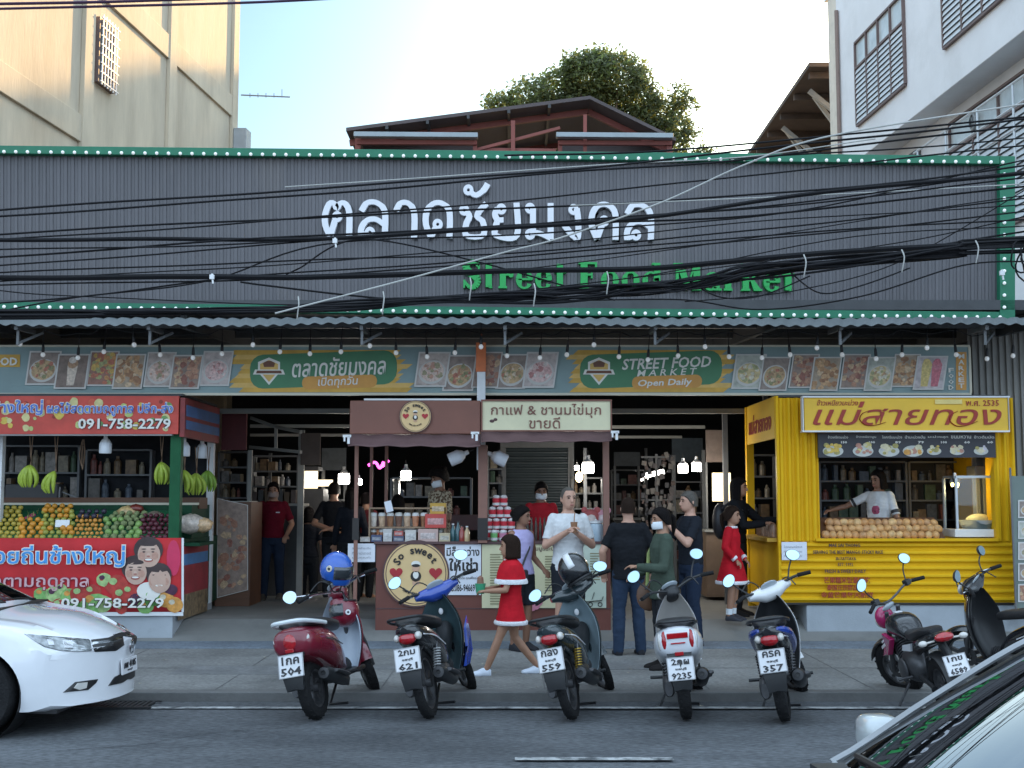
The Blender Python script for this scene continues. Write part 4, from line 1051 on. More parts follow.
for (x, y0, w_) in ((358, 138, .09), (475, 141, .07), (513, 121, .07), (560, 141, .07), (585, 115, .06), (669, 142, .09)):
    m = MB(); m.bar(gp(x, 230, 20.8), gp(x, y0, 20.8), w_, w_); m.build('post', M_red, GR, smooth=0)
m = MB(); m.bar(gp(476, 150, 20.85), gp(560, 128, 20.85), .05, .05); m.build('brace', M_red, GR, smooth=0)
for (x0, x1, y0, y1) in ((362, 474, 144, 230), (562, 666, 145, 230)):
    p, q = gp(x0, y1, 22), gp(x1, y0, 22); MB().box(p.x, q.x, p.y, p.y + .05, p.z, q.z).build('infill_panel', M_roofdk, GR, smooth=0)

# ---- corrugated side cladding at the right edge
m = MB(); pts = []
x0, x1 = P(968, 360, 16.3).x, 9.0
n = 34
for i in range(n):
    for (u, d) in ((0, 0), (.45, 0), (.52, .04), (.95, .04)): pts.append((x0 + (x1 - x0) * (i + u) / n, d))
m.loft([[(x, 16.3 - d, .1) for x, d in pts], [(x, 16.3 - d, 4.05) for x, d in pts]], cap=False, closed=False)
tag(m.build('corrugated_wall', mat('grey_corrugated', (.27, .26, .24), .6, var=.12, scale=2), smooth=0), 'grey vertical corrugated metal wall at the right end of the market', 'wall')
# ================================================================= long food banner
M_teal = mat('banner_teal', (.23, .32, .32), .55, var=.12, scale=1.5)
M_cream = mat('banner_cream_edge', (.62, .58, .46), .5, var=.05)
M_mustard = mat('banner_mustard', (.62, .36, .06), .55, var=.2, scale=3)
M_mustard2 = mat('banner_mustard_light', (.70, .45, .13), .55, var=.15)
M_bgreen = mat('banner_green', (.06, .21, .10), .5, var=.08)
M_orange = mat('banner_orange', (.62, .30, .06), .5, var=.1)
M_ink = mat('print_white', (.78, .76, .70), .5, var=.04)
M_pb = mat('photo_border', (.60, .58, .55), .5, var=.05)
FOOD = {
 'noodle': [(.36, .22, .12), (.50, .34, .18), (.46, .17, .11), (.26, .25, .12), (.58, .46, .33)],
 'drink': [(.66, .55, .45), (.40, .24, .14), (.70, .62, .55), (.25, .14, .08)],
 'fruit': [(.58, .38, .10), (.46, .15, .09), (.55, .27, .10), (.36, .36, .16)],
 'fried': [(.45, .25, .12), (.55, .34, .18), (.32, .16, .08), (.60, .44, .28)],
 'meat': [(.36, .17, .11), (.28, .11, .08), (.46, .25, .16), (.52, .36, .22)],
 'pink': [(.60, .36, .34), (.66, .47, .44), (.46, .20, .19), (.64, .56, .52)],
 'seafood': [(.56, .38, .31), (.62, .48, .41), (.50, .27, .20), (.34, .30, .18)],
 'rice': [(.62, .57, .45), (.58, .46, .24), (.36, .36, .18), (.46, .28, .16)],
 'juice': [(.62, .48, .18), (.62, .50, .2), (.54, .16, .2), (.56, .2, .24)],
}
BGS = {'noodle': (.28, .22, .19), 'drink': (.22, .16, .13), 'fruit': (.30, .15, .11), 'fried': (.38, .30, .22), 'meat': (.30, .22, .18), 'pink': (.52, .44, .41), 'seafood': (.46, .38, .34), 'rice': (.42, .43, .37), 'juice': (.52, .46, .46)}
def fmats(kind):
    return [M_pb, mat('photo_bg_' + kind, BGS[kind], .5, var=.3, scale=12), mat('photo_plate', (.55, .53, .50), .5, var=.06)] + \
           [mat('photo_%s_%d' % (kind, i), c, .5, var=.35, scale=30) for i, c in enumerate(FOOD[kind])]
def food_photo(parent, org, quad, Y, kind, seed, border=.05, name='food_photo'):
    """printed food picture: quad = 4 world points (bl, br, tr, tl)"""
    rr = random.Random(seed); m = MB(); bl, br, tr, tl_ = [Vector(q) - org for q in quad]
    W = (br - bl).length; H = (tl_ - bl).length
    def at(u, v, d): return bl.lerp(br, u).lerp(tl_.lerp(tr, u), v) + Vector((0, -d, 0))
    def poly(pts, d, mi): m.cur = mi; m.add([at(u, v, d) for u, v in pts], [tuple(range(len(pts)))])
    m.cur = 0
    m.add([at(u, v, d) for d in (0, .006) for u, v in ((0, 0), (1, 0), (1, 1), (0, 1))], [(4, 5, 6, 7), (0, 4, 7, 3), (1, 2, 6, 5), (2, 3, 7, 6), (0, 1, 5, 4)])
    b = border; bv = border * W / H
    poly([(b, bv), (1 - b, bv), (1 - b, 1 - bv), (b, 1 - bv)], .0075, 1)
    d = .008
    def blob(cu, cv, ru, rv, mi, n=9, jag=.25):
        nonlocal d
        d += .00006
        pts = []
        for k in range(n):
            a = 2 * pi * k / n; q = 1 + rr.uniform(-jag, jag)
            u = min(1 - b, max(b, cu + ru * q * cos(a))); v = min(1 - bv, max(bv, cv + rv * q * sin(a))); pts.append((u, v))
        poly(pts, d, mi)
    if kind in ('noodle', 'seafood', 'rice', 'pink'):
        blob(.5, .42, .42, .34, 2, 20, .0); blob(.5, .44, .37, .29, 4, 20, .03)
    nn = 3
    if kind in ('drink', 'juice'):
        for cx, mi in (((.35, 3), (.68, 5)) if kind == 'juice' else ((.5, 3),)):
            m.cur = mi; d += .001
            m.add([at(u, v, d) for u, v in ((cx - .11, .1), (cx + .11, .1), (cx + .16, .66), (cx - .16, .66))], [(0, 1, 2, 3)])
            blob(cx, .72, .17, .14, mi + 1, 14, .08); blob(cx - .02, .82, .12, .10, mi + (0 if kind == 'juice' else 2), 12, .1)
            m.cur = mi; d += .001
            m.add([at(u, v, d) for u, v in ((cx + .02, .12), (cx + .08, .12), (cx + .10, .6), (cx + .03, .6))], [(0, 1, 2, 3)])
    else:
        cnt = 46 if kind in ('fried', 'meat', 'fruit') else 34
        for k in range(cnt):
            if kind in ('fried', 'meat', 'fruit'): u, v, s = rr.uniform(.1, .9), rr.uniform(.08, .9), rr.uniform(.05, .13)
            else:
                a = rr.uniform(0, 2 * pi); q = sqrt(rr.random()); u, v, s = .5 + .32 * q * cos(a), .45 + .24 * q * sin(a), rr.uniform(.03, .09)
            blob(u, v, s, s * W / H, nn + rr.randrange(len(FOOD[kind])), 8, .3)
    return m.build(name, fmats(kind), parent, smooth=0)
BY = 15.85
bo = P(460, 370, BY)
BAN = thing('food_banner', 'long printed street food banner with dish photographs hanging under the awning', 'banner', bo)
def bp(px, py, d=0.0): return P(px, py, BY - d) - bo
def bflat(mb, px_pts, d): mb.add([bp(x, y, d) for x, y in px_pts], [tuple(range(len(px_pts)))])
m = MB(); a, b = bp(-60, 393), bp(968, 347)
m.box(a.x, b.x, 0.0, .05, a.z, b.z); m.build('backing', M_teal, BAN, smooth=0)
m = MB(); m.box(a.x, b.x + .02, -.012, .06, b.z, b.z + .025); m.box(a.x, b.x + .02, -.012, .06, a.z - .03, a.z); m.box(b.x, b.x + .03, -.012, .06, a.z, b.z); m.build('frame', M_cream, BAN, smooth=0)
# pale torn brush shapes behind the two titles
m = MB()
rr = random.Random(4)
for (x0, x1) in ((232, 408), (567, 733)):
    for k in range(9):
        y0 = 350 + k * 4.7; ja, jb = rr.uniform(-6, 9), rr.uniform(-9, 8)
        m.cur = k % 2; bflat(m, [(x0 + ja, y0 + 4.75), (x1 + jb - 6, y0 + 4.75), (x1 + jb, y0), (x0 + ja + 5, y0)], .004 + .0001 * k)
m.build('brush_print', [M_mustard, M_mustard2], BAN, smooth=0)
for (x0, x1, tx) in ((250, 397, 0), (580, 722, 1)):
    m = MB()
    def rr_poly(xa, ya, xb, yb, dx, r, sk=0):
        pts = []
        for (cx, cy, a0) in ((xb - r, yb - r, 0), (xa + r, yb - r, 90), (xa + r, ya + r, 180), (xb - r, ya + r, 270)):
            for k in range(5):
                a = radians(a0 + 22.5 * k); X_, Y_ = cx + r * cos(a), cy + r * sin(a); pts.append((X_, Y_ + sk * (X_ - (xa + xb) / 2)))
        return pts[::-1]
    m.add([bp(x, y, .007) for x, y in rr_poly(x0, 352.5, x1, 386.5, 0, 13, -.035)], [tuple(range(20))]); m.build('title_plate', M_bgreen, BAN, smooth=0)
    m = MB(); m.add([bp(x, y, .011) for x, y in rr_poly(x0 + 52, 375.5, x1 - 20, 388.5, 0, 6, -.03)], [tuple(range(20))]); m.build('title_plate', M_orange, BAN, smooth=0)
    # round burger-house emblem: a shield, a ribbon and a chef cap
    m = MB(); cx = x0 + 19
    m.cur = 0; bflat(m, [(cx - 11, 372), (cx, 385), (cx + 11, 372), (cx + 11, 362), (cx, 357.5), (cx - 11, 362)], .010)
    m.cur = 1; bflat(m, [(cx - 9, 371.5), (cx, 382), (cx + 9, 371.5), (cx + 9, 364), (cx, 360), (cx - 9, 364)], .0112)
    m.cur = 2; bflat(m, [(cx - 5, 367), (cx + 5, 367), (cx + 6, 363), (cx + 2, 361), (cx - 2, 361), (cx - 6, 363)], .0124)
    m.cur = 0; bflat(m, [(cx - 16, 374.5), (cx + 16, 374.5), (cx + 14, 369.5), (cx - 14, 369.5)], .0128)
    m.cur = 2; bflat(m, [(cx - 13, 373.4), (cx + 13, 373.4), (cx + 12, 370.6), (cx - 12, 370.6)], .0134)
    m.build('emblem', [M_ink, M_mustard2, mat('print_brown', (.16, .06, .03), .5)], BAN, smooth=0)
sk = lambda p: Vector((p.x, p.y, p.z + .035 * p.x))
t = MB(); text_px(t, 'ตลาดชัยมงคล', 292, 357, 386, 376, BY - .012, .006, .012, 2, .12, sk, bo); t.build('lettering', M_ink, BAN, smooth=0)
t = MB(); text_px(t, 'เปิดทุกวัน', 318, 376.5, 358, 388, BY - .014, .006, .01, 2, .1, sk, bo); t.build('lettering', M_ink, BAN, smooth=0)
t = MB(); text_px(t, 'STREET FOOD', 622, 357.5, 711, 368.5, BY - .012, .006, .02, 2, .2, sk, bo); t.build('lettering', M_ink, BAN, smooth=0)
t = MB(); text_px(t, 'M A R K E T', 637, 369, 697, 375.5, BY - .012, .006, .012, 2, .2, sk, bo); t.build('lettering', M_ink, BAN, smooth=0)
t = MB(); text_px(t, 'Open Daily', 638, 379, 692, 387.5, BY - .014, .006, .02, 2, .15, sk, bo); t.build('lettering', M_ink, BAN, smooth=0)
m = MB(); bflat(m, [(-30, 367), (20, 367), (20, 354.5), (-30, 354.5)], .007); m.build('title_plate', M_mustard, BAN, smooth=0)
t = MB(); text_px(t, 'FOOD', -13, 357.5, 17.5, 365.5, BY - .012, .006, .03, 2, 0, None, bo); t.build('lettering', M_ink, BAN, smooth=0)
m = MB(); bflat(m, [(956, 390), (966.5, 390), (966.5, 352), (956, 352)], .007); m.build('title_plate', M_orange, BAN, smooth=0)
for k, ch in enumerate('MARKET'):
    t = MB(); text_px(t, ch, 958.5, 354 + k * 5.9, 964, 358.6 + k * 5.9, BY - .012, .006, .02, 1, 0, None, bo); t.build('lettering', M_ink, BAN, smooth=0)
for k, ch in enumerate('FOOD'):
    t = MB(); text_px(t, ch, 948.5, 368 + k * 5.8, 953.5, 372.4 + k * 5.8, BY - .012, .006, .02, 1, 0, None, bo); t.build('lettering', M_ink, BAN, smooth=0)
photos = [(25, 62, 351, 385, 'noodle'), (54, 91, 354, 389, 'drink'), (86, 120, 351, 386, 'fruit'), (112, 147, 354, 389, 'fried'), (143, 177, 352, 387, 'seafood'), (169, 204, 355, 389, 'meat'), (199, 234, 351, 386, 'pink'),
          (414, 451, 352, 387, 'seafood'), (442, 478, 355, 391, 'noodle'), (471, 503, 352, 388, 'meat'), (495, 530, 354, 389, 'noodle'), (522, 559, 352, 388, 'pink'),
          (731, 767, 354, 389, 'rice'), (758, 791, 357, 391, 'noodle'), (788, 820, 354, 388, 'meat'), (809, 842, 357, 391, 'fried'), (839, 871, 354, 389, 'meat'), (863, 896, 357, 391, 'rice'), (890, 921, 354, 387, 'fried'), (912, 948, 356, 390, 'juice')]
for i, (x0, x1, y0, y1, k) in enumerate(photos):
    s = 5; q = [P(x0, y1, BY - .013), P(x1 - s, y1, BY - .013), P(x1, y0, BY - .013), P(x0 + s, y0, BY - .013)]
    if i % 2: q = [v + Vector((0, -.012, 0)) for v in q]
    food_photo(BAN, bo, q, BY, k, 100 + i)

# white post with orange head in front of the banner
m = MB(); a, b = P(477, 400, 15.72), P(485.5, 372, 15.72); m.box(a.x, b.x, 15.68, 15.76, P(480, 470, 15.72).z, b.z)
wp = m.build('signal_post', mat('post_white', (.70, .72, .74), .5), smooth=0, bevel=.006)
m = MB(); a, b = P(476, 372, 15.72), P(486, 343, 15.72); m.box(a.x, b.x, 15.67, 15.77, a.z + .001, b.z); m.tube([(-.39, 15.72, b.z), (-.39, 15.72, b.z + .12)], .012, 6)
m.build('orange_head', mat('post_orange', (.62, .16, .05), .55, var=.2), wp, smooth=0)
tag(wp, 'slim white post with an orange upper end in front of the food banner', 'post')

# ================================================================= pendant bulbs
M_sock = mat('bulb_socket', (.02, .02, .022), .5)
M_bw = mat('bulb_glass', (.85, .86, .86), .2, var=0, emit=(1, .97, .92), estr=.05)
def make_pendant():
    t = thing('pendant_bulb', '', 'light bulb')
    MB().lathe([(.004, .30), (.006, .12), (.016, .10), (.02, .03), (.018, .01)], n=10).build('socket', M_sock, t)
    MB().ell((0, 0, -.022), (.030, .030, .032), 12, 8).build('bulb', M_bw, t)
    return t
pb = make_pendant(); first = True
pend_lo = [(43, 353), (78, 356), (104, 350), (160, 353), (193, 356), (222, 352), (280, 350), (310, 352), (341, 350), (396, 351), (427, 355), (455, 351), (507, 354), (540, 356), (567, 353), (619, 355), (648, 358), (678, 354), (729, 355), (762, 356), (790, 353), (842, 353), (876, 357), (902, 353), (956, 353), (987, 357), (1013, 354)]
pend_hi = [(20, 342), (134, 343), (253, 343), (370, 344), (481, 345), (594, 343), (705, 345), (817, 346), (927, 346)]
for (px, py) in pend_lo + pend_hi:
    lo = (px, py) in pend_lo; p = P(px, py, 15.55 if lo else 15.2)
    lab = 'small white pendant bulb on a black socket hanging before the food banner' if lo else 'small white pendant bulb hanging above the top edge of the food banner'
    g = 'pendant bulbs before the banner' if lo else 'pendant bulbs above the banner'
    if first: pb.location = p; pb['label'] = lab; pb['group'] = g; first = False
    else: dup(pb, p, (RN.uniform(-.1, .1), RN.uniform(-.1, .1), 0), lab, g)
m = MB()
for row, Y in ((pend_lo, 15.55), (pend_hi, 15.2)):
    pts = []
    for a, b in zip(row, row[1:]):
        p, q = P(a[0], a[1], Y) + Vector((0, 0, .29)), P(b[0], b[1], Y) + Vector((0, 0, .29)); pts += [p, (p + q) / 2 + Vector((0, 0, -.05))]
    pts.append(P(row[-1][0], row[-1][1], Y) + Vector((0, 0, .29)))
    ob = MB().tube(spline(pts, 160), .006, 5).build('light_string', M_sock)
    tag(ob, 'black cord carrying the lower row of bulbs before the banner' if Y > 15.4 else 'black cord carrying the upper row of bulbs under the awning', 'cord')

# ================================================================= fruit stall (left)
M_dgreen = mat('stall_green', (.012, .055, .028), .55, var=.2, scale=3)
M_dgreen2 = mat('stall_green_light', (.02, .10, .045), .5, var=.15)
M_redsign = mat('banner_red', (.55, .065, .045), .5, var=.22, scale=2)
M_blueink = mat('print_blue', (.10, .20, .62), .5, var=.08)
M_plinth = mat('plinth_concrete', (.36, .39, .42), .8, var=.14, scale=1.6, bump=.15, dirt=((.2, .21, .22), 1.1, .58, .8))
M_wood = mat('brown_wood', (.12, .055, .03), .6, var=.2, scale=3, stretch=(1, 1, 8))
YF = 15.7
FSo = P(90, 637, 15.5)
FSo.z = SWZ
FS = thing('fruit_stall', 'open green fruit stall with a red sign board and bananas hanging over the counter', 'market stall', FSo)
def fs(px, py, Y=YF): return P(px, py, Y) - FSo
def fbox(mb, px0, py0, px1, py1, Y0, Y1):
    a, b = fs(px0, py1, Y0), fs(px1, py0, Y0); mb.box(a.x, b.x, Y0 - FSo.y, Y1 - FSo.y, a.z, b.z)
XR = fs(180, 500).x; XW = XR - .09
def fsz(py, Y=YF): return P(90, py, Y).z - FSo.z
y17 = 17.5 - FSo.y; yF = YF - FSo.y
m = MB(); m.box(-6, XR, yF - .2, y17, -.2, fsz(614)); m.build('plinth', M_plinth, FS, smooth=0, bevel=.01)
m = MB(); m.box(-6, XR - .03, yF, y17 + .4, fsz(614) + .002, fsz(540)); m.build('counter', M_dgreen, FS, smooth=0)
m = MB()      # stepped back shelf of the display
m.box(-6, XR - .04, yF + .75, y17, fsz(540) + .002, fsz(505, YF + .75)); m.build('display_step', M_dgreen, FS, smooth=0)
m = MB(); m.box(-6, XR - .02, yF + .98, yF + 1.05, fsz(505, YF + 1), fsz(505, YF + 1) + .03); m.build('ledge', M_cream, FS, smooth=0)
m = MB(); m.box(-6, XR - .02, yF + 1.06, yF + 1.5, fsz(505, YF + 1) - .05, fsz(499, YF + 1) + .02); m.build('back_counter', M_wood, FS, smooth=0)
for (px, w_, mt, nm) in ((173, .085, M_dgreen2, 'post'),):
    m = MB(); a = fs(px, 590).x; m.box(a - w_, a + w_ * .6, yF + .02, yF + .15, fsz(540), fsz(400)); m.build(nm, mt, FS, smooth=0, bevel=.006)
m = MB(); m.box(XR - .09, XR - .0, y17 - .09, y17, fsz(614), fsz(398, YF)); m.build('post', M_white, FS, smooth=0)
m = MB(); a = fs(-5, 500, 15.9).x; m.box(a - .1, a + .03, yF + .3, yF + .4, fsz(540), fsz(434)); m.build('post', M_white, FS, smooth=0)
m = MB(); fbox(m, -60, 435.5, 172, 431.5, 15.66, 15.74); m.build('lamp_rail', M_white, FS, smooth=0)
m = MB(); m.box(-6, XR - .1, y17 + .02, y17 + .06, fsz(540), fsz(398)); m.build('shade_backing', mat('stall_shade', (.022, .024, .028), .7, var=.3), FS, smooth=0)  # near-black sheet added so the stall interior reads as deep shade
m = MB(); m.box(-6, XR, yF, y17 + .06, fsz(396) + .002, fsz(396) + .03); m.build('stall_roof', M_dark, FS, smooth=0)
# sign board (front) and its return
sb = MB(); fbox(sb, -60, 434, 178, 396, 15.62, 15.68); SB = sb.build('sign_board', M_redsign, FS, smooth=0)
rr = random.Random(9); m = MB()
cols = [(.45, .52, .18), (.62, .45, .08), (.60, .10, .05), (.62, .55, .25), (.16, .32, .10), (.25, .03, .02)]
for k in range(60):
    c = (rr.uniform(-10, 174), rr.uniform(401, 429)); s = rr.uniform(1.5, 4.5); m.cur = rr.randrange(6)
    m.add([fs(c[0] + s * cos(a * pi / 5) * (1 + rr.uniform(-.2, .2)), c[1] - s * sin(a * pi / 5), 15.617 - k * .00004) for a in range(10)], [tuple(range(10))])
m.build('fruit_print', [mat('print_fruit_%d' % i, c, .5, var=.2, scale=10) for i, c in enumerate(cols)], SB, smooth=0)
def two_tone(parent, txt, x0, y0, x1, y1, Y, inner, outer, bold=.012, ob=.05, org=FSo, sh=0, nm='lettering'):
    t = MB(); text_px(t, txt, x0, y0, x1, y1, Y - .006, .004, bold, 2, sh, None, org); t.build(nm, inner, parent, smooth=0)
    t = MB(); k = (y1 - y0) * .05; text_px(t, txt, x0 - k, y0 - k, x1 + k, y1 + k, Y - .002, .002, ob, 1, sh, None, org); t.build(nm, outer, parent, smooth=0)
two_tone(SB, 'ช้างใหญ่', -8, 400, 43, 415, 15.61, M_blueink, M_ink)
two_tone(SB, 'ผลไม้สดตามฤดูกาล ปลีก-ส่ง', 47, 402.5, 173, 416, 15.61, M_blueink, M_ink)
two_tone(SB, '091-758-2279', 78, 418.5, 171, 429, 15.61, M_ink, mat('print_dark', (.04, .02, .02), .5), bold=.02, ob=.06)
m = MB(); m.box(XR - .01, XR + .05, yF - .06, y17, fsz(437), fsz(398)); RS = m.build('side_sign', mat('side_sign_red', (.22, .03, .03), .5, var=.3, scale=6), FS, smooth=0)
m = MB(); m.box(XR + .052, XR + .058, yF, y17 - .03, fsz(429), fsz(420)); m.box(XR + .052, XR + .058, yF, y17 - .03, fsz(416), fsz(405)); m.build('side_print', mat('side_print_blue', (.05, .13, .30), .5, var=.25, scale=5), RS, smooth=0)
# hanging cloth banner
M_clred = mat('cloth_banner_red', (.50, .035, .04), .55, var=.25, scale=1.2)
CB = thing('cloth_banner', 'red vinyl banner with three smiling faces and fruit tied across the fruit stall front', 'banner', P(90, 576, 15.45))
co_ = P(90, 576, 15.45)
def cb(px, py, d=0.0): return P(px, py, 15.45 - d) - co_
def fold(x): return .02 * sin(x * 2.3) + .01 * sin(x * 7 + 1)
def csheet(mb, x0, y0, x1, y1, d, nx=40, ny=3):
    rows = []
    for j in range(ny + 1):
        rows.append([cb(x0 + (x1 - x0) * i / nx, y1 + (y0 - y1) * j / ny, d) for i in range(nx + 1)])
    for r_ in rows:
        for q in r_: q.y += fold(q.x)
    mb.loft(rows, cap=False, closed=False)
m = MB(); csheet(m, -60, 538, 181, 612, 0, 70, 6); vb = m.build('vinyl', M_clred, CB, smooth=60)
so2 = vb.modifiers.new('thick', 'SOLIDIFY'); so2.thickness = .006
m = MB(); csheet(m, -60, 612.2, 183, 616, .004, 70, 1); csheet(m, 181.2, 538, 183.5, 612, .004, 2, 4); m.build('hem', M_white, CB, smooth=60)
rr = random.Random(21); m = MB()
pal = [(.42, .04, .03), (.20, .42, .12), (.35, .50, .20), (.60, .28, .06), (.07, .02, .05), (.55, .50, .38), (.10, .28, .06)]
def fdisc(mb, cx, cy, rx, ry, d, mi, n=16, jag=0.0):
    mb.cur = mi; pts = []
    for k in range(n):
        a = 2 * pi * k / n; q = cb(cx + rx * cos(a) * (1 + rr.uniform(-jag, jag)), cy - ry * sin(a) * (1 + rr.uniform(-jag, jag)), d); q.y += fold(q.x) ; pts.append(q)
    mb.add(pts, [tuple(range(n))])
for (cx, cy, s, mi) in ((42, 594, 8, 1), (55, 594, 9, 2), (70, 596, 9, 1), (62, 589, 6, 2), (80, 594, 10, 0), (92, 592, 9, 0), (93, 603, 13, 1), (102, 604, 10, 2), (104, 580, 8, 2), (103, 581, 6, 5), (116, 585, 12, 0), (122, 596, 11, 0),
                        (130, 592, 9, 0), (137, 600, 8, 4), (152, 598, 10, 6), (165, 600, 9, 3), (174, 605, 9, 3), (145, 607, 8, 1), (170, 590, 7, 4), (121, 609, 6, 0), (60, 605, 8, 0), (45, 607, 8, 3), (74, 606, 7, 6)):
    fdisc(m, cx, cy, s, s * .85, .010 + .0002 * cx / 10, mi, 16, .05)
    fdisc(m, cx - s * .3, cy - s * .3, s * .35, s * .3, .0135 + .0002 * cx / 10, (mi + 2) % 7 if mi != 4 else 4, 10, .1)
m.build('fruit_print', [mat('cprint_%d' % i, c, .55, var=.35, scale=12) for i, c in enumerate(pal)], CB, smooth=0)
skin_p = mat('print_skin', (.55, .36, .28), .55, var=.1); hair_p = mat('print_hair', (.05, .03, .03), .55, var=.2)
for (cx, cy, r_, baby) in ((148, 553, 13, 0), (135, 571, 12.5, 0), (158.5, 579, 13, 1)):
    m = MB()
    if not baby: fdisc(m, cx, cy - r_ * .25, r_ * 1.12, r_ * 1.02, .017, 1)
    else: fdisc(m, cx, cy - r_ * .3, r_ * .98, r_ * .95, .020, 1); fdisc(m, cx - 10, cy + 12, 12, 9, .0165, 3)
    z_ = .021 if not baby else .024
    fdisc(m, cx + .6, cy + r_ * .12, r_ * .86, r_ * .98, z_, 0, 22)
    for sx in (-1, 1):
        fdisc(m, cx + sx * r_ * .5, cy + r_ * .22, r_ * .26, r_ * .3, z_ + .0006, 4, 14); fdisc(m, cx + sx * r_ * .34, cy - r_ * .08, r_ * .12, r_ * .055, z_ + .001, 1, 10); fdisc(m, cx + sx * r_ * .34, cy - r_ * .3, r_ * .2, r_ * .05, z_ + .001, 1, 8)
    fdisc(m, cx, cy - r_ * .42, r_ * .5, r_ * .26, z_ + .0006, 5, 14); fdisc(m, cx, cy + r_ * .14, r_ * .13, r_ * .16, z_ + .0009, 5, 10); fdisc(m, cx, cy + r_ * .25, r_ * .15, r_ * .05, z_ + .001, 2, 8); fdisc(m, cx - r_ * .1, cy - r_ * .72, r_ * .8, r_ * .22, z_ + .0012, 1, 14, .12)
    fdisc(m, cx, cy + r_ * .55, r_ * .36, r_ * .16, z_ + .001, 2, 12); fdisc(m, cx, cy + r_ * .51, r_ * .28, r_ * .08, z_ + .002, 3, 12)
    m.build('printed_face', [skin_p, hair_p, mat('print_lip', (.36, .10, .08), .55), M_ink, mat('print_cheek', (.50, .28, .21), .55, var=.15, scale=30), mat('print_brow', (.62, .43, .34), .55, var=.1)], CB, smooth=0)
m = MB(); fdisc(m, 173, 558, 7, 18, .012, 0, 16); m.build('shirt_print', mat('print_crimson', (.60, .03, .10), .5, var=.1), CB, smooth=0)
fx = lambda p: Vector((p.x, p.y, p.z))
two_tone(CB, 'อ้อยถิ่นช้างใหญ่', -20, 545.5, 125, 567, 15.42, mat('print_cyan', (.06, .30, .68), .5), M_ink, .012, .05, co_)
two_tone(CB, 'ผลไม้สดตามฤดูกาล', -62, 573, 89, 591, 15.42, mat('print_pink', (.62, .40, .42), .5), mat('print_wine', (.30, .02, .05), .5), .008, .045, co_)
two_tone(CB, '091-758-2279', 61, 598, 164, 608, 15.41, M_ink, mat('print_dark', (.04, .02, .02), .5), .02, .06, co_)
# folded second banner round the corner and wrapped goods
m = MB()
xq = XR + FSo.x
for k, (z0, z1, c) in enumerate(((.62, .98, 0), (.98, 1.12, 1), (1.12, 1.22, 0), (.32, .62, 2))):
    m.cur = c; m.add([(xq + .03, 15.62, z0), (xq + .05, 17.0, z0 + .0), (xq + .05, 17.0, z1 + .0), (xq + .03, 15.62, z1)], [(0, 1, 2, 3)])
sb2 = m.build('folded_banner', [mat('fold_red', (.30, .03, .04), .6, var=.3, scale=5), mat('fold_blue', (.07, .20, .42), .6, var=.2), mat('fold_fruit', (.20, .14, .08), .6, var=.7, scale=14)], smooth=0)
so2 = sb2.modifiers.new('thick', 'SOLIDIFY'); so2.thickness = .01
tag(sb2, 'second red and blue banner hung round the corner of the fruit stall', 'banner')

# ---- fruit on the display, one object per fruit
def fruit_mesh(name, r, m_, squash=1.0, nu=12, nv=8):
    mb = MB(); mb.ell((0, 0, 0), (r, r, r * squash), nu, nv); mb.cyl((0, 0, r * squash * .96), (0, 0, r * squash * 1.08), r * .10, r * .07, 6)
    me = mb.mesh(name); me.materials.append(m_); me.polygons.foreach_set('use_smooth', [True] * len(me.polygons)); return me
def fmat(n, c): return mat(n, c, .42, var=.22, scale=9, bump=.08, bscale=90)
FR = {
 'mandarin': fruit_mesh('mandarin', .036, fmat('skin_mandarin', (.44, .33, .05)), .86),
 'orange': fruit_mesh('orange', .040, fmat('skin_orange', (.62, .27, .03)), .95),
 'green_orange': fruit_mesh('green_orange', .037, fmat('skin_green_orange', (.34, .33, .06)), .92),
 'longan': fruit_mesh('longan', .027, fmat('skin_longan', (.62, .28, .05)), 1),
 'guava': fruit_mesh('guava', .042, fmat('skin_guava', (.22, .36, .10)), 1.05),
 'mangosteen': fruit_mesh('mangosteen', .036, fmat('skin_mangosteen', (.10, .018, .03)), .9),
 'passion_fruit': fruit_mesh('passion_fruit', .037, fmat('skin_passion', (.035, .03, .05)), 1),
 'custard_apple': fruit_mesh('custard_apple', .04, mat('skin_custard', (.20, .24, .10), .7, var=.5, scale=30, bump=.8, bscale=40), .95),
}
RS_ = .072
def heap(kind, px0, px1, rows, pyb, label, group, dz=.0, Yb=15.78, cols=None, mix=()):
    rr = random.Random(px0 * 7 + rows)
    for j in range(rows):
        a, b = P(px0, pyb, Yb + RS_ * j), P(px1, pyb, Yb + RS_ * j)
        r0 = max(v.co.x for v in FR[kind].vertices); n = max(1, int((b.x - a.x) / (2.02 * r0)))
        for i in range(n):
            k = kind
            if mix and rr.random() < mix[1]: k = mix[0]
            o = bpy.data.objects.new(k, FR[k]); COL.objects.link(o)
            o.location = (a.x + (i + .5 + .35 * (j % 2)) * (b.x - a.x) / n + rr.uniform(-.008, .008), Yb + RS_ * j + rr.uniform(-.01, .01), fz0 + r0 * .9 + dz + (.052 * j) + rr.uniform(-.004, .006))
            o.scale = [rr.uniform(.84, 1.12)] * 3
            o.rotation_euler = (rr.uniform(-.9, .9), rr.uniform(-.9, .9), rr.uniform(0, 6))
            tag(o, label if k == kind else label.replace(kind.replace('_', ' '), k.replace('_', ' ')), 'fruit', group)
fz0 = fsz(540) + FSo.z
m = MB()
a, b = P(-20, 540, 15.75), P(176, 540, 15.75)
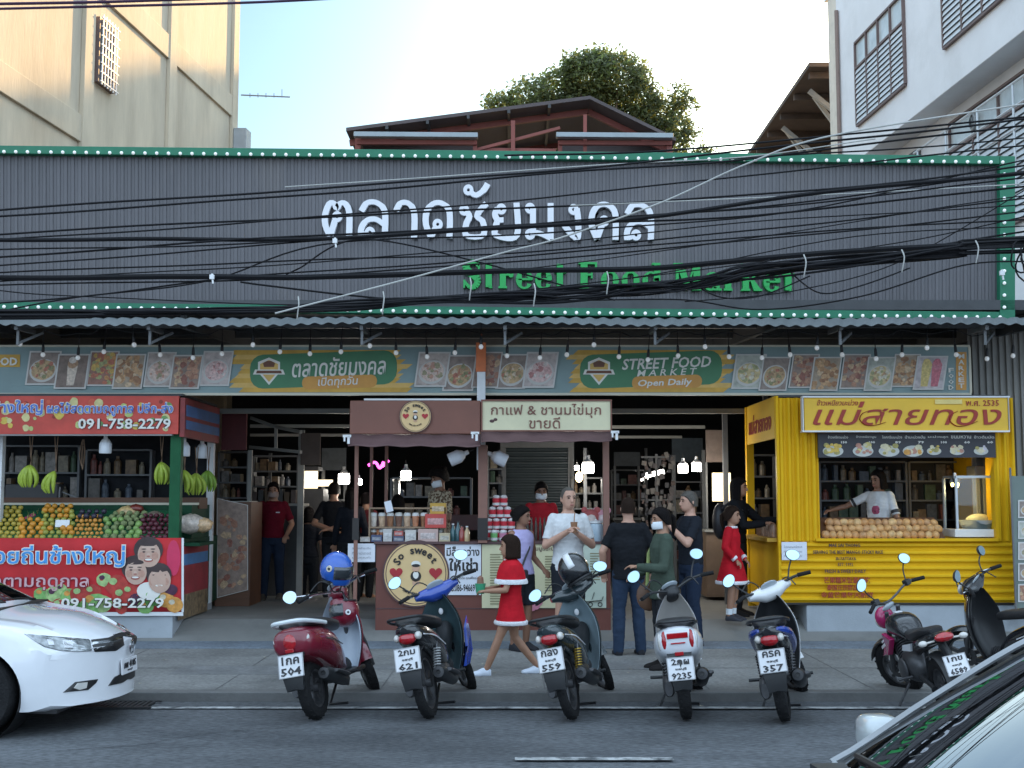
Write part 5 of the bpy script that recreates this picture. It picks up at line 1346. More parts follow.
m.add([(a.x, 15.72, fz0 + .004), (b.x - .1, 15.72, fz0 + .004), (b.x - .1, 16.4, fz0 + .36), (a.x, 16.4, fz0 + .36), (a.x, 16.44, fz0 + .004), (b.x - .1, 16.44, fz0 + .004)], [(0, 1, 2, 3), (3, 2, 5, 4), (0, 3, 4), (1, 5, 2), (0, 4, 5, 1)])
tag(m.build('display_tray', M_dgreen2, smooth=0), 'sloping green tray carrying the heaped fruit on the stall', 'tray')
heap('mandarin', -12, 20, 8, 539, 'yellowish mandarin heaped at the left end of the fruit tray', 'mandarins at the left end')
heap('orange', 17, 42, 5, 539, 'bright orange fruit heaped beside the mandarins', 'oranges beside the mandarins')
heap('green_orange', 40, 73, 7, 539, 'greenish orange heaped in the middle of the tray beneath the price card', 'green oranges mid tray', mix=('orange', .25))
heap('orange', 40, 70, 2, 539, 'bright orange topping the green orange heap', 'oranges topping the green ones', dz=.33, Yb=16.2)
heap('longan', 74, 102, 6, 539, 'small orange longan in a low heap mid tray', 'longans mid tray', mix=())
heap('guava', 102, 140, 5, 539, 'pale green guava heaped right of the longans', 'guavas right of the longans', mix=('custard_apple', .45))
heap('passion_fruit', 76, 104, 2, 530, 'dark purple passion fruit piled behind the longans', 'passion fruit behind the longans', dz=.26, Yb=16.12)
heap('custard_apple', 108, 145, 2, 530, 'knobbly green custard apple piled behind the guavas', 'custard apples behind', dz=.24, Yb=16.1)
heap('mangosteen', 139, 169, 6, 539, 'dark red mangosteen heaped beside the green post', 'mangosteens by the post')
# dragon fruit, price cards, bagged snacks, boxes on the stall
def dragonfruit(px, py, Y, lab):
    q = P(px, py, Y); t = thing('dragon_fruit', lab, 'fruit', q)
    m = MB(); m.ell((0, 0, 0), (.06, .06, .075), 12, 8); m.build('flesh', mat('dragon_pink', (.48, .04, .16), .5, var=.2), t)
    m = MB(); rr = random.Random(px)
    for k in range(14):
        a = k * 2.4; z = -.05 + .009 * k; b = Vector((.058 * cos(a), .058 * sin(a), z)); m.add([b + Vector((-.012 * sin(a), .012 * cos(a), 0)), b - Vector((-.012 * sin(a), .012 * cos(a), 0)), b * 1.35 + Vector((0, 0, .05))], [(0, 1, 2)])
    m.build('scales', mat('dragon_scale', (.40, .36, .12), .6), t, smooth=0)
dragonfruit(27, 522, 16.25, 'pink dragon fruit lying left on the fruit heap'); dragonfruit(33, 519, 16.3, 'pink dragon fruit leaning on the first behind the oranges')
def card(px, py, Y, w_, h_, lab, rot=(.3, 0, .1), m_=None):
    q = P(px, py, Y); tag(MB().box(-w_ / 2, w_ / 2, -.003, .003, 0, h_).build('price_card', m_ or M_white, smooth=0, loc=q), lab, 'price card').rotation_euler = rot
card(62, 527, 15.9, .17, .1, 'white price card standing among the green oranges', (-.5, 0, .2))
card(114, 527, 16.1, .2, .06, 'white price card lying before the custard apples', (-1.0, 0, .05))
rr = random.Random(5)
for i, (px, py, s, c) in enumerate(((128, 513, .15, (.52, .36, .16)), (190, 524, .20, (.50, .42, .36)), (202, 525, .15, (.55, .36, .20)), (140, 519, .12, (.16, .16, .11)), (155, 518, .14, (.22, .17, .13)), (120, 519, .11, (.34, .35, .36)), (4, 517, .14, (.22, .18, .12)), (40, 519, .10, (.36, .32, .30)), (166, 520, .12, (.14, .12, .11)), (136, 509, .1, (.18, .03, .02)))):
    q = P(px, py, 16.35 if px < 180 else 16.1); m = MB(); m.ell((0, 0, 0), (s, s * .6, s * .62), 16, 10)
    for k, v in enumerate(m.v): m.v[k] = tuple(x * (1 + rr.uniform(-.12, .12)) for x in v)
    o = m.build('snack_bag', mat('snack_bag_%d' % i, c, .35, var=.45, scale=22, coat=.3), smooth=80, loc=q)
    tag(o, ['tan bag of snacks topping the fruit display', 'large clear bag of pale crisps right of the green post', 'smaller bag of brown crisps beside the clear bag', 'dark green bag behind the custard apples', 'brown netted bag behind the mangosteens', 'grey plastic bag behind the guavas', 'brown bag at the far left of the fruit', 'pale crumpled bag between dragon fruit and oranges', 'dark bag against the green post', 'dark red bag on top of the display'][i], 'bag')
m = MB(); a = P(179, 541, 16); m.box(a.x, a.x + .30, 15.85, 16.7, a.z - .06, a.z - .02); tag(m.build('side_shelf', M_dgreen, smooth=0), 'green side shelf holding bags right of the post', 'shelf')

# ---- bananas and lamp jars hanging
M_ban = mat('banana_green', (.34, .44, .05), .45, var=.2, scale=12)
M_ban2 = mat('banana_dark', (.20, .34, .04), .45, var=.2, scale=12)
M_twine = mat('twine', (.22, .14, .09), .9)
def banana_bunch(px, py, ptop, Y, n, lab, spread=.8, m_=None, tilt=0):
    q = P(px, py, Y); t = thing('banana_bunch', lab, 'bananas', q)
    rr = random.Random(int(px))
    for k in range(n):
        a = -spread + 2 * spread * k / (n - 1) + rr.uniform(-.06, .06) + tilt; dy = rr.uniform(-.05, .03) if k % 2 else -.05
        pts = [(0.01 * a, dy * .3, .11), (.05 * a, dy, .07), (.13 * sin(a), dy * 1.3, -.01), (.15 * sin(a), dy * 1.3, -.10), (.10 * sin(a), dy, -.17)]
        MB().tube(spline(pts, 9), [.008, .014, .022, .026, .027, .026, .022, .014, .006], 8).build('banana', m_ or M_ban, t, smooth=60)
    top = P(px, ptop, Y) - q; m = MB(); m.tube([(0, 0, .10), (.02, 0, top.z)], .006, 5); m.tube([(.01, 0, .10), (-.02, 0, top.z)], .006, 5); m.build('twine', M_twine, t)
banana_bunch(30, 474, 436, 16.0, 7, 'green banana bunch fanned out on twine, furthest left over the counter')
banana_bunch(55, 480, 436, 16.0, 5, 'narrow green banana bunch slanting beside the fanned one', .5, tilt=-.45)
banana_bunch(161, 471, 436, 16.0, 6, 'green banana bunch hanging just left of the green post', .6, tilt=.3)
banana_bunch(184, 479, 447, 16.2, 6, 'yellow green banana bunch hanging just right of the green post', .8)
banana_bunch(196, 482, 447, 16.5, 6, 'yellow green banana bunch hanging in the middle right of the post', .8)
banana_bunch(208, 479, 447, 16.8, 6, 'darkest green banana bunch hanging by the white post', .7, M_ban2)
m = MB(); q = P(82, 455, 16.0)
for k in range(3): m.tube(spline([(q.x + .01 * k, 16, q.z + .2), (q.x - .03 + .03 * k, 16, q.z), (q.x + .01, 16, q.z - .15 - .02 * k), (q.x + .04, 16, q.z + .02), (q.x + .015, 16, q.z + .2)], 20), .005, 5)
tag(m.build('twine_loop', M_twine), 'empty loop of twine hanging over the fruit counter', 'twine')
M_jar = mat('led_lamp_white', (.72, .75, .80), .4, var=.08)
def led(px, py, Y, s, lab, rot=(0, 0, 0), on=False, group=None):
    q = P(px, py, Y); t = thing('led_lamp', lab, 'lamp', q, rot, group)
    MB().lathe([(0, -.10 * s), (.075 * s, -.10 * s), (.082 * s, -.085 * s), (.082 * s, .03 * s), (.07 * s, .05 * s)], n=18).build('diffuser', M_lit if on else M_jar, t, smooth=40)
    MB().lathe([(.07 * s, .05 * s), (.05 * s, .085 * s), (.028 * s, .10 * s), (.026 * s, .15 * s), (.0, .155 * s)], n=14).build('cap', M_white, t, smooth=40)
    MB().tube([(0, 0, .15 * s), (0, 0, .22 * s)], .006, 5).build('wire', M_sock, t)
    return t
M_lit = mat('lamp_lit', (1, .96, .9), .3, var=0, emit=(1, .95, .86), estr=9)
led(105.5, 446, 15.9, .95, 'white jar-shaped lamp under the red sign board')
led(184, 449, 16.2, .95, 'white jar-shaped lamp right beside the green post')
led(202, 451, 16.9, 1.0, 'white jar-shaped lamp next to the white end post')
# fittings behind the counter
m = MB(); m.tube(spline([P(60, 487, 16.9), P(60, 501, 16.9), P(70, 503, 16.9), P(84, 502, 16.9)], 14), .012, 6); m.tube(spline([P(62, 492, 16.9), P(75, 497, 16.9), P(90, 503, 16.9)], 12), .01, 6)
tag(m.build('water_hose', mat('hose_grey', (.25, .26, .27), .5)), 'grey hose coiled on the counter behind the fruit', 'hose')
m = MB(); p, q = P(4, 503, 17.2), P(58, 484, 17.2); m.box(p.x, q.x, 17.2, 17.7, p.z, q.z); tag(m.build('cool_box', mat('box_charcoal', (.07, .07, .075), .5), smooth=0, bevel=.02), 'dark charcoal chest behind the fruit at the far left', 'chest')
# ================================================================= brown sweets and drinks kiosk
M_brown = mat('kiosk_brown', (.21, .085, .06), .55, var=.12, scale=1.5)
M_brown2 = mat('kiosk_brown_dark', (.10, .05, .05), .6, var=.15)
M_bpost = mat('kiosk_post', (.24, .115, .085), .55, var=.12)
M_counter = mat('counter_brown', (.155, .048, .034), .5, var=.15, scale=1.2)
M_tan = mat('logo_tan', (.72, .50, .24), .5, var=.05)
M_black = mat('print_black', (.02, .016, .015), .5, var=.05)
M_heart = mat('heart_red', (.42, .02, .03), .45)
M_paper = mat('paper_white', (.72, .74, .80), .6, var=.05)
M_creamp = mat('poster_cream', (.66, .62, .40), .5, var=.06)
M_greenp = mat('poster_greenish', (.55, .62, .52), .5, var=.06)
KO = P(482, 636, 15.7); KO.z = SWZ
K = thing('sweets_kiosk', 'brown kiosk selling sweets and coffee under a round logo and a cream sign', 'kiosk', KO)
def kp(px, py, Y=15.7): return P(px, py, Y) - KO
def kbox(mb, x0, y0, x1, y1, Y0, Y1):
    a, b = kp(x0, y1, Y0), kp(x1, y0, Y0); mb.box(a.x, b.x, Y0 - KO.y, Y1 - KO.y, a.z, b.z)
m = MB(); kbox(m, 376, 636.5, 611, 544.5, 15.70, 16.25); m.build('counter', M_counter, K, smooth=0, bevel=.004)
m = MB(); kbox(m, 374, 544.3, 613, 541.5, 15.66, 16.35); m.build('counter_top', M_brown2, K, smooth=0, bevel=.004)
m = MB(); kbox(m, 376.5, 609, 610.5, 608, 15.693, 15.7); m.build('panel_seam', M_brown2, K, smooth=0)
m = MB(); kbox(m, 350, 434, 480.5, 400.5, 15.45, 17.4); HL = m.build('header_box', M_brown, K, smooth=0, bevel=.01)
m = MB(); kbox(m, 482.5, 430, 610.5, 401, 15.45, 15.52); HR = m.build('sign_board', mat('sign_cream', (.70, .66, .44), .45, var=.12, scale=1.5), K, smooth=0)
m = MB(); kbox(m, 481, 401, 612, 399.5, 15.43, 15.54); kbox(m, 481, 431.5, 612, 430, 15.43, 15.54); kbox(m, 481, 430, 482.5, 401, 15.43, 15.54); kbox(m, 610.5, 430, 612, 401, 15.43, 15.54); m.build('sign_frame', M_brown, K, smooth=0)
m = MB(); kbox(m, 481.5, 430, 611.5, 400.5, 15.56, 17.4); m.build('header_box', M_brown2, K, smooth=0)
m = MB(); kbox(m, 364, 400.3, 471, 398.5, 15.5, 15.6); m.build('light_strip', M_white, K, smooth=0)
for (x0, x1, y0, y1) in ((348, 480.5, 434.5, 445.5), (481, 612, 431.5, 441.5)):
    m = MB(); a, b, c_, d = kp(x0, y1, 15.2), kp(x1, y1 - (1 if x0 > 400 else -.5), 15.2), kp(x1, y0, 15.44), kp(x0, y0, 15.44)
    rows = []
    for j in range(4):
        u = j / 3; rows.append([a.lerp(d, u).lerp(b.lerp(c_, u), i / 20) + Vector((0, 0, .008 * sin(i * 1.3) - .03 * sin(pi * u))) for i in range(21)])
    m.loft(rows, cap=False, closed=False); o = m.build('canvas_valance', mat('canvas_brown', (.15, .085, .085), .8, var=.15, bump=.2), K, smooth=60)
    s = o.modifiers.new('thick', 'SOLIDIFY'); s.thickness = .012
for (x0, x1, y0, y1, Y) in ((352.5, 358.5, 445, 640, 15.55), (478, 487.5, 445, 543, 15.6), (603.5, 609, 441, 543, 15.6), (369, 373, 446, 540, 17.2), (384, 388, 446, 540, 17.3)):
    m = MB(); a, b = kp(x0, y1, Y), kp(x1, y0, Y); w_ = b.x - a.x; m.box(a.x, b.x, Y - KO.y, Y - KO.y + w_, max(a.z, 0.0), b.z); m.build('post', M_bpost, K, smooth=0, bevel=.005)
for (x0, x1) in ((352.5, 358.5), (478, 487.5)):
    m = MB(); a, b = kp(x0 - .4, 540, 15.54 if x0 < 400 else 15.59), kp(x1 + .4, 518, 15.54 if x0 < 400 else 15.59); m.box(a.x, b.x, (15.54 if x0 < 400 else 15.59) - KO.y, (15.54 if x0 < 400 else 15.59) - KO.y + .004, a.z, b.z); m.build('tape_wrap', M_black, K, smooth=0)
# hinges
for (px, py) in ((347, 436), (475, 433), (615, 432)):
    m = MB(); q = kp(px, py, 15.18); m.cbox(q, .1, .02, .03); m.cbox(q + Vector((.02, 0, -.05)), .03, .02, .09); m.cbox(q + Vector((-.03, 0, -.04)), .02, .02, .05); m.build('awning_clip', M_white, K, smooth=0)
# rear of the kiosk
m = MB(); kbox(m, 372, 530, 604, 515, 17.9, 18.4); m.build('rear_counter', M_brown2, K, smooth=0)
def logo(parent, cx, cy, R_, Y, org, big):
    c = P(cx, cy, Y) - org; s = Y / FPX
    m = MB(); m.lathe([(0, -.02), (R_ * s, -.02), (R_ * s, .0)], c, 'y', 40); d = m.build('logo_disc', M_tan, parent, smooth=30)
    m = MB()
    for r0, r1, mi in ((1.0, 1.05, 1), (.93, .955, 0)):
        m.lathe([(R_ * r0 * s, -.012), (R_ * r0 * s, -.024), (R_ * r1 * s, -.024), (R_ * r1 * s, -.012)], c, 'y', 48)
    m.build('logo_ring', M_brown2, d, smooth=30)
    def arc(txt, rad, h, a0, a1, mi, flip=False):
        t = MB()
        for i, ch in enumerate(txt):
            if ch == ' ': continue
            a = radians(a0 + (a1 - a0) * i / (len(txt) - 1)); rot = a - pi / 2 if not flip else a + pi / 2
            ctr = Vector((rad * cos(a) * R_ * s, -.027, rad * sin(a) * R_ * s)) + c
            x0, x1 = text_geo(ch, .03, 2, 0)[2:4]; y0, y1 = text_geo(ch, .03, 2, 0)[4:6]
            hh = h * R_ * s * (y1 - y0) / .72; ww = h * R_ * s * (x1 - x0) / .72
            text_mb(t, ch, ctr, ww, hh, .003, .03, 2, 0, lambda p: Vector((p.x * cos(rot) - p.z * sin(rot), p.y, p.x * sin(rot) + p.z * cos(rot))))
        t.build('lettering', M_black, d, smooth=0)
    arc('So sweet', .70, .24, 148, 36, 0)
    arc('Thank you so much', .62 if big else .6, .09, 232, 308, 0, True)
    m = MB()
    for sx in (-1, 1):
        pts = []
        for k in range(24):
            t_ = 2 * pi * k / 24; pts.append((16 * sin(t_) ** 3, 13 * cos(t_) - 5 * cos(2 * t_) - 2 * cos(3 * t_) - cos(4 * t_)))
        hs = R_ * s * .013
        m.add([(c.x + sx * .62 * R_ * s + x * hs * -1, c.y - .027, c.z + .02 * R_ * s + z * hs) for x, z in pts], [tuple(range(24))])
    m.build('hearts', M_heart, d, smooth=0)
    m = MB()        # plain little cook in a dark apron
    def e(x, z, rx, rz, mi, k):
        m.cur = mi; m.add([(c.x + (x + rx * cos(2 * pi * i / 14)) * R_ * s, c.y - .027 - k * .0008, c.z + (z + rz * sin(2 * pi * i / 14)) * R_ * s) for i in range(14)], [tuple(range(14))])
    e(0, .30, .15, .10, 0, 0); e(0, .17, .12, .13, 1, 1); e(0, .25, .13, .05, 2, 2); e(0, -.08, .17, .17, 2, 0); e(0, -.04, .09, .12, 0, 1); e(-.06, -.28, .05, .08, 1, 0); e(.06, -.28, .05, .08, 1, 0)
    m.build('cook_print', [M_ink, mat('print_face', (.60, .36, .24), .5), M_black], d, smooth=0)
logo(HL, 415.5, 416.5, 15.5, 15.44, KO, False)
logo(K.children[0], 416, 573.5, 31.5, 15.69, KO, True)
t = MB(); text_px(t, 'กาแฟ & ชานมไข่มุก', 491, 403.5, 601, 418, 15.445, .005, .004, 2, 0, None, KO); t.build('lettering', M_brown, HR, smooth=0)
t = MB(); text_px(t, 'ขายดี', 529, 417, 560, 428.5, 15.445, .005, .004, 2, 0, None, KO); t.build('lettering', M_brown, HR, smooth=0)
m = MB(); m.ell(kp(492, 421, 15.445), (.03, .006, .02), 8, 6); m.ell(kp(495.5, 419.5, 15.445), (.025, .006, .018), 8, 6); m.build('coffee_bean_print', M_brown2, HR)
# posters on the counter front
def poster(name, lab, cat, x0, y0, x1, y1, Y, m_):
    o = P(x0, y1, Y); b = P(x1, y0, Y)
    return tag(MB().box(0, b.x - o.x, -.004, .004, 0, b.z - o.z).build(name, m_, smooth=0, loc=o), lab, cat), o
pp, o_ = poster('paper_notice', 'small white paper notice on the left end of the brown counter', 'notice', 348, 562, 375, 543.5, 15.68, M_paper)
t = MB()
for k in range(3): text_px(t, ('กรุณาชำระเงิน', 'ที่เคาน์เตอร์', 'ขอบคุณค่ะ')[k], 352, 547 + k * 4.6, 371, 550 + k * 4.6, 15.674, .001, 0, 1, 0, None, o_)
t.build('lettering', mat('print_grey', (.30, .31, .34), .6), pp, smooth=0)
pp, o_ = poster('rental_poster', 'white poster with bold black Thai words for rent on the brown counter', 'poster', 445, 595, 481, 543.5, 15.685, M_paper)
for txt, x0, y0, x1, y1, bo_ in (('มีล็อกว่าง', 446.5, 546.5, 479.5, 556, .02), ('ให้เช่า', 449, 558, 478, 571, .03), ('สนใจติดต่อ คุณพี่ใหญ่', 452, 576.5, 477, 580, .01), ('โทร.086-9466915', 447, 583, 479.5, 591.5, .025)):
    t = MB(); text_px(t, txt, x0, y0, x1, y1, 15.68, .001, bo_, 2, 0, None, o_); t.build('lettering', M_black, pp, smooth=0)
pp, o_ = poster('menu_poster', 'wide cream and pale green drinks menu poster on the brown counter', 'poster', 482, 608, 606, 543.5, 15.685, M_creamp)
a, b = P(556, 607.6, 15.68) - o_, P(605.8, 543.9, 15.68) - o_; m = MB(); m.box(a.x, b.x, -.0065, -.0045, a.z, b.z); m.build('green_panel', M_greenp, pp, smooth=0)
t = MB(); text_px(t, 'เมนูแนะนำ', 534, 546, 556, 552, 15.676, .001, .01, 1, 0, None, o_); t.build('lettering', M_brown2, pp, smooth=0)
rr = random.Random(8); m = MB()
for (xa, xb, ya, yb) in ((490, 504, 554, 604), (545, 556, 556, 590), (574, 584, 553, 580), (561, 570, 553, 575), (590, 600, 553, 580)):
    y = ya
    while y < yb:
        a, b = P(xa, y + 1.0, 15.674) - o_, P(xb - rr.uniform(0, 4), y, 15.674) - o_; m.quad((a.x, a.y, a.z), (b.x, a.y, a.z), (b.x, a.y, b.z), (a.x, a.y, b.z)); y += 2.6
m.build('menu_lines', mat('print_olive', (.24, .22, .12), .6), pp, smooth=0)
m = MB(); q = P(535, 601, 15.674) - o_
for k in range(6): m.ell(q + Vector((.05 * cos(k), 0, .07 * sin(k * 1.1))), (.05, .004, .06), 10, 6)
m.build('flower_print', mat('print_flower', (.60, .22, .30), .5, var=.25, scale=20), pp)
m = MB(); q = P(592, 602, 15.674) - o_
m.tube([q + Vector((-.28, 0, .02)), q + Vector((-.1, 0, 0)), q + Vector((.12, 0, .02)), q + Vector((.14, 0, .07))], [.012, .02, .02, .01], 6, flat=.3)
for x in (-.02, .1): m.lathe([(.02, -.002), (.03, -.004), (.02, -.006)], q + Vector((x, 0, -.03)), 'y', 14)
m.tube([q + Vector((0, 0, .03)), q + Vector((.03, 0, .12))], .008, 5, flat=.4)
m.build('sketch_print', M_black, pp)

# goods on the kiosk counter
rr = random.Random(77)
M_clear = glassmat('clear_plastic', (.86, .86, .84), .05, 1.35)
CZ = P(480, 541.5, 15.66).z
drinks = [(.30, .14, .07), (.55, .38, .25), (.62, .55, .48), (.36, .07, .05), (.18, .09, .06), (.5, .22, .12)]
def cup(px, Y, z, c, group, lab, s=1.0):
    q = P(px, 530, Y); q.z = z
    t = thing('drink_cup', lab, 'cup', q, (0, 0, rr.uniform(0, 6)), group)
    MB().lathe([(0, .002), (.030 * s, .002), (.040 * s, .115 * s), (.0, .116 * s)], n=14).build('cup', mat('drink_%d' % c, drinks[c], .35, var=.3, scale=20, coat=.4), t)
    MB().lathe([(.042 * s, .116 * s), (.042 * s, .124 * s), (.036 * s, .150 * s), (.0, .156 * s)], n=14).build('lid', mat('lid_white', (.62, .62, .60), .3, var=.05), t)
m = MB(); a, b = P(369, 530, 15.85), P(446, 530, 15.85)
m.box(a.x, b.x, 15.8, 16.15, CZ + .16, CZ + .18); m.box(a.x, b.x, 15.8, 16.15, CZ + .40, CZ + .42); m.box(a.x, a.x + .02, 15.8, 16.15, CZ + .001, CZ + .16); m.box(b.x - .02, b.x, 15.8, 16.15, CZ + .001, CZ + .16); m.box(a.x, a.x + .02, 15.8, 16.15, CZ + .18, CZ + .40); m.box(b.x - .02, b.x, 15.8, 16.15, CZ + .18, CZ + .40)
tag(m.build('display_rack', mat('rack_tan', (.28, .19, .12), .6, var=.2), smooth=0), 'two tier tan rack full of cups on the kiosk counter', 'rack')
for row, (z, Y) in enumerate(((CZ + .18, 15.88), (CZ + .18, 16.03), (CZ + .0, 15.88))):
    for k in range(9):
        cup(373.5 + k * 8.4, Y, z, rr.randrange(6), 'drink cups on the kiosk rack', 'lidded drink cup standing in the rack on the brown counter', 1.15 if z > CZ + .1 else .95)
def pack(name, lab, px0, py0, px1, py1, Y, d, c, bits=True):
    q, b = P(px0, py1, Y), P(px1, py0, Y); t = thing(name, lab, 'package', q)
    m_ = mat('pack_' + name + str(px0), c, .4, var=.12, scale=6)
    MB().box(0, b.x - q.x, 0, d, 0, b.z - q.z).build('carton', m_, t, smooth=0, bevel=.004)
    if bits:
        w_, h_ = b.x - q.x, b.z - q.z
        MB().box(w_ * .12, w_ * .88, -.003, -.0005, h_ * .25, h_ * .7).build('print', mat('pk_' + str(px0), tuple(min(.7, x * .5 + .25) for x in c), .5, var=.5, scale=25), t, smooth=0)
    return t
pack('red_box', 'red gift box with a window standing right of the cup rack', 425, 514, 446, 528, 15.75, .2, (.50, .06, .05))
pack('yellow_box', 'yellow snack box standing on the red gift box', 430, 503, 446, 514, 15.8, .15, (.55, .32, .05))
for i, (x0, y0, x1, y1, c) in enumerate(((360, 537, 370, 542, (.45, .40, .36)), (371, 535, 382, 542, (.06, .08, .16)), (383, 529, 392, 542, (.50, .48, .46)), (393, 536, 404, 542, (.07, .08, .14)), (405, 530, 416, 542, (.55, .52, .48)), (418, 529, 438, 542, (.52, .36, .32)), (439, 533, 450, 542, (.48, .40, .26)), (394, 531, 403, 536, (.45, .10, .08)))):
    pack('snack_box', ['low beige box at the left end of the counter', 'dark blue flat box left on the counter', 'tall pale box before the cup rack', 'dark navy box under a small red one', 'pale grey box in the middle of the counter', 'wide pinkish box before the red gift box', 'tan box left of the bottles', 'small red box on the navy box'][i], x0, y0, x1, y1, 15.68, .1, c)
def bottle(px, py, Y, h, c, lab):
    q = P(px, py, Y); q.z = CZ; t = thing('bottle', lab, 'bottle', q)
    MB().lathe([(0, 0), (.035, 0), (.037, .01), (.037, h * .6), (.015, h * .8), (.014, h * .92), (0, h * .92)], n=14).build('body', mat('bottle_%d' % px, c, .2, var=.1, coat=.5), t)
    MB().lathe([(0, h * .921), (.018, h * .921), (.018, h), (0, h)], n=12).build('cap', M_white if px % 2 else M_black, t)
bottle(453, 540, 15.85, .22, (.06, .16, .18), 'teal bottle, left one of the four on the counter')
bottle(458, 540, 15.8, .25, (.05, .12, .14), 'dark teal bottle beside the lighter teal one')
bottle(462, 540, 15.75, .20, (.30, .05, .04), 'short red sauce bottle on the brown counter')
bottle(467, 540, 15.75, .19, (.55, .40, .22), 'cream coloured bottle with a white cap by the post')
pp, o_ = poster('price_tag_card', 'tilted pale card hung over the cup rack', 'card', 384, 513, 391, 502, 15.72, M_paper); pp.rotation_euler = (0, -.25, 0)
# red and white gift tower, plush toys right of the seller
def giftcup(px, z, Y, c1, c2, lab):
    q = P(px, 530, Y); q.z = z; t = thing('gift_cup', lab, 'cup', q, (0, 0, px), 'gift cups stacked by the post' if c1 == 0 else None)
    pal_ = ((.62, .04, .06), (.20, .50, .18), (.62, .25, .38))
    MB().lathe([(0, .001), (.038, .001), (.05, .10), (0, .101)], n=14).build('cup', mat('gift_%d' % c1, pal_[c1], .4, var=.1), t)
    MB().lathe([(.0505, .045), (.0475, .03), (.0475, .012)], n=14).build('band', mat('gift_band', (.70, .68, .68), .4), t)
    MB().ell((0, 0, .115), (.045, .045, .03), 12, 6).build('lid', mat('gift_band', (.70, .68, .68), .4), t)
for r_, n_ in enumerate((4, 4, 3, 2)):
    for k in range(n_): giftcup(500 + (k - (n_ - 1) / 2) * 7.6, CZ + r_ * .145, 15.85, 0, 0, 'red and white gift cup stacked in the pile left of the lavender woman')
giftcup(494, CZ + .001, 15.72, 1, 0, 'green gift cup in front of the red stack'); giftcup(503, CZ + .001, 15.72, 2, 0, 'pink gift cup in front of the red stack')
def plush(px, py, Y, c, c2, lab, s=1):
    q = P(px, py, Y); t = thing('plush_toy', lab, 'toy', q)
    MB().ell((0, 0, .09 * s), (.08 * s, .06 * s, .09 * s), 14, 10).build('body', mat('plush%d' % px, c, .9, var=.15, bump=.3), t)
    hd = MB().ell((0, -.005, .24 * s), (.085 * s, .075 * s, .08 * s), 14, 10).build('head', mat('plush%d' % px, c), t)
    MB().ell((0, -.062 * s, .225 * s), (.05 * s, .03 * s, .045 * s), 12, 8).build('face', mat('plushf%d' % px, c2, .9, var=.1), hd)
    m = MB()
    for sx in (-1, 1): m.ell((sx * .065 * s, 0, .31 * s), (.032 * s, .02 * s, .035 * s), 10, 6)
    m.build('ears', mat('plush%d' % px, c), t)
plush(591, 541, 15.9, (.42, .10, .10), (.62, .52, .48), 'dark red plush toy standing on the kiosk counter', 1.25)
plush(602, 540, 15.95, (.62, .30, .36), (.66, .55, .55), 'pink plush toy beside the dark red one', 1.2)
t = thing('drink_dispenser', 'pale blue drink dispenser jar on the counter below the plush toys', 'dispenser', Vector((P(596, 541, 15.78).x, 15.78, CZ)))
MB().lathe([(0, 0), (.09, 0), (.10, .02), (.10, .20), (.09, .22), (0, .225)], n=18).build('jar', mat('jar_blue', (.40, .50, .58), .15, var=.2, coat=.6), t)
MB().lathe([(0, .226), (.095, .226), (.095, .25), (.02, .26), (0, .28)], n=18).build('lid', M_white, t)
m = MB()
for k in range(9): m.lathe([(0, 0), (.022, 0), (.022, .18), (.010, .25), (.01, .29), (0, .29)], (-.23 + k * .055, 0, 0), n=10)
t = tag(m.build('syrup_bottles', mat('syrup_dark', (.07, .05, .04), .25, var=.6, scale=14), loc=Vector((P(541, 540, 16.1).x, 16.1, CZ))), 'row of dark and amber syrup bottles behind the menu poster', 'bottles')
t['kind'] = 'stuff'
led(457, 457, 15.75, 1.05, 'white LED lamp tilted left of the brown post', (0, 1.15, 0))
led(499, 458, 15.75, 1.05, 'white LED lamp tilted right of the brown post', (0, -1.15, 0))

# ================================================================= yellow mango stall
M_yel = mat('stall_yellow', (.74, .42, .012), .5, var=.1, scale=1.2, bump=.06, bscale=12, dirt=((.55, .28, .01), .8, .58, .85))
M_yelsign = mat('sign_yellow', (.78, .47, .03), .45, var=.08, scale=2)
M_mred = mat('sign_letter_red', (.34, .03, .015), .5, var=.12)
YO = P(895, 604, 15.7); YO = Vector((YO.x, 15.7, SWZ))
YS = thing('mango_stall', 'bright yellow corrugated stall with a serving hatch and a yellow Thai sign', 'market stall', YO)
def yp(px, py, Y=15.7): return P(px, py, Y) - YO
def ybox(mb, x0, y0, x1, y1, Y0, Y1):
    a, b = yp(x0, y1, Y0), yp(x1, y0, Y0); mb.box(a.x, b.x, Y0 - YO.y, Y1 - YO.y, a.z, b.z)
def vcorr(x0, x1, y0, y1, Y, pitch=.1, amp=.022):
    m = MB(); a, b = yp(x0, y1, Y), yp(x1, y0, Y); n = max(8, int((b.x - a.x) / pitch * 8)); L_ = []
    for i in range(n + 1):
        x = a.x + (b.x - a.x) * i / n; s = sin(2 * pi * (x / pitch)); L_.append((x, Y - YO.y - amp * max(-.55, min(.55, s)) * 1.6))
    m.loft([[(x, y, a.z) for x, y in L_], [(x, y, b.z) for x, y in L_]], cap=False, closed=False); return m
def hcorr(x0, x1, y0, y1, Y, pitch=.095, amp=.020):
    m = MB(); a, b = yp(x0, y1, Y), yp(x1, y0, Y); n = max(8, int((b.z - a.z) / pitch * 8)); L_ = []
    for i in range(n + 1):
        z = a.z + (b.z - a.z) * i / n; s = sin(2 * pi * (z / pitch)); L_.append((z, Y - YO.y - amp * max(-.55, min(.55, s)) * 1.6))
    m.loft([[(a.x, y, z) for z, y in L_], [(b.x, y, z) for z, y in L_]], cap=False, closed=False); return m
vcorr(779, 817.5, 398, 541, 15.68).build('cladding', M_yel, YS, smooth=50)
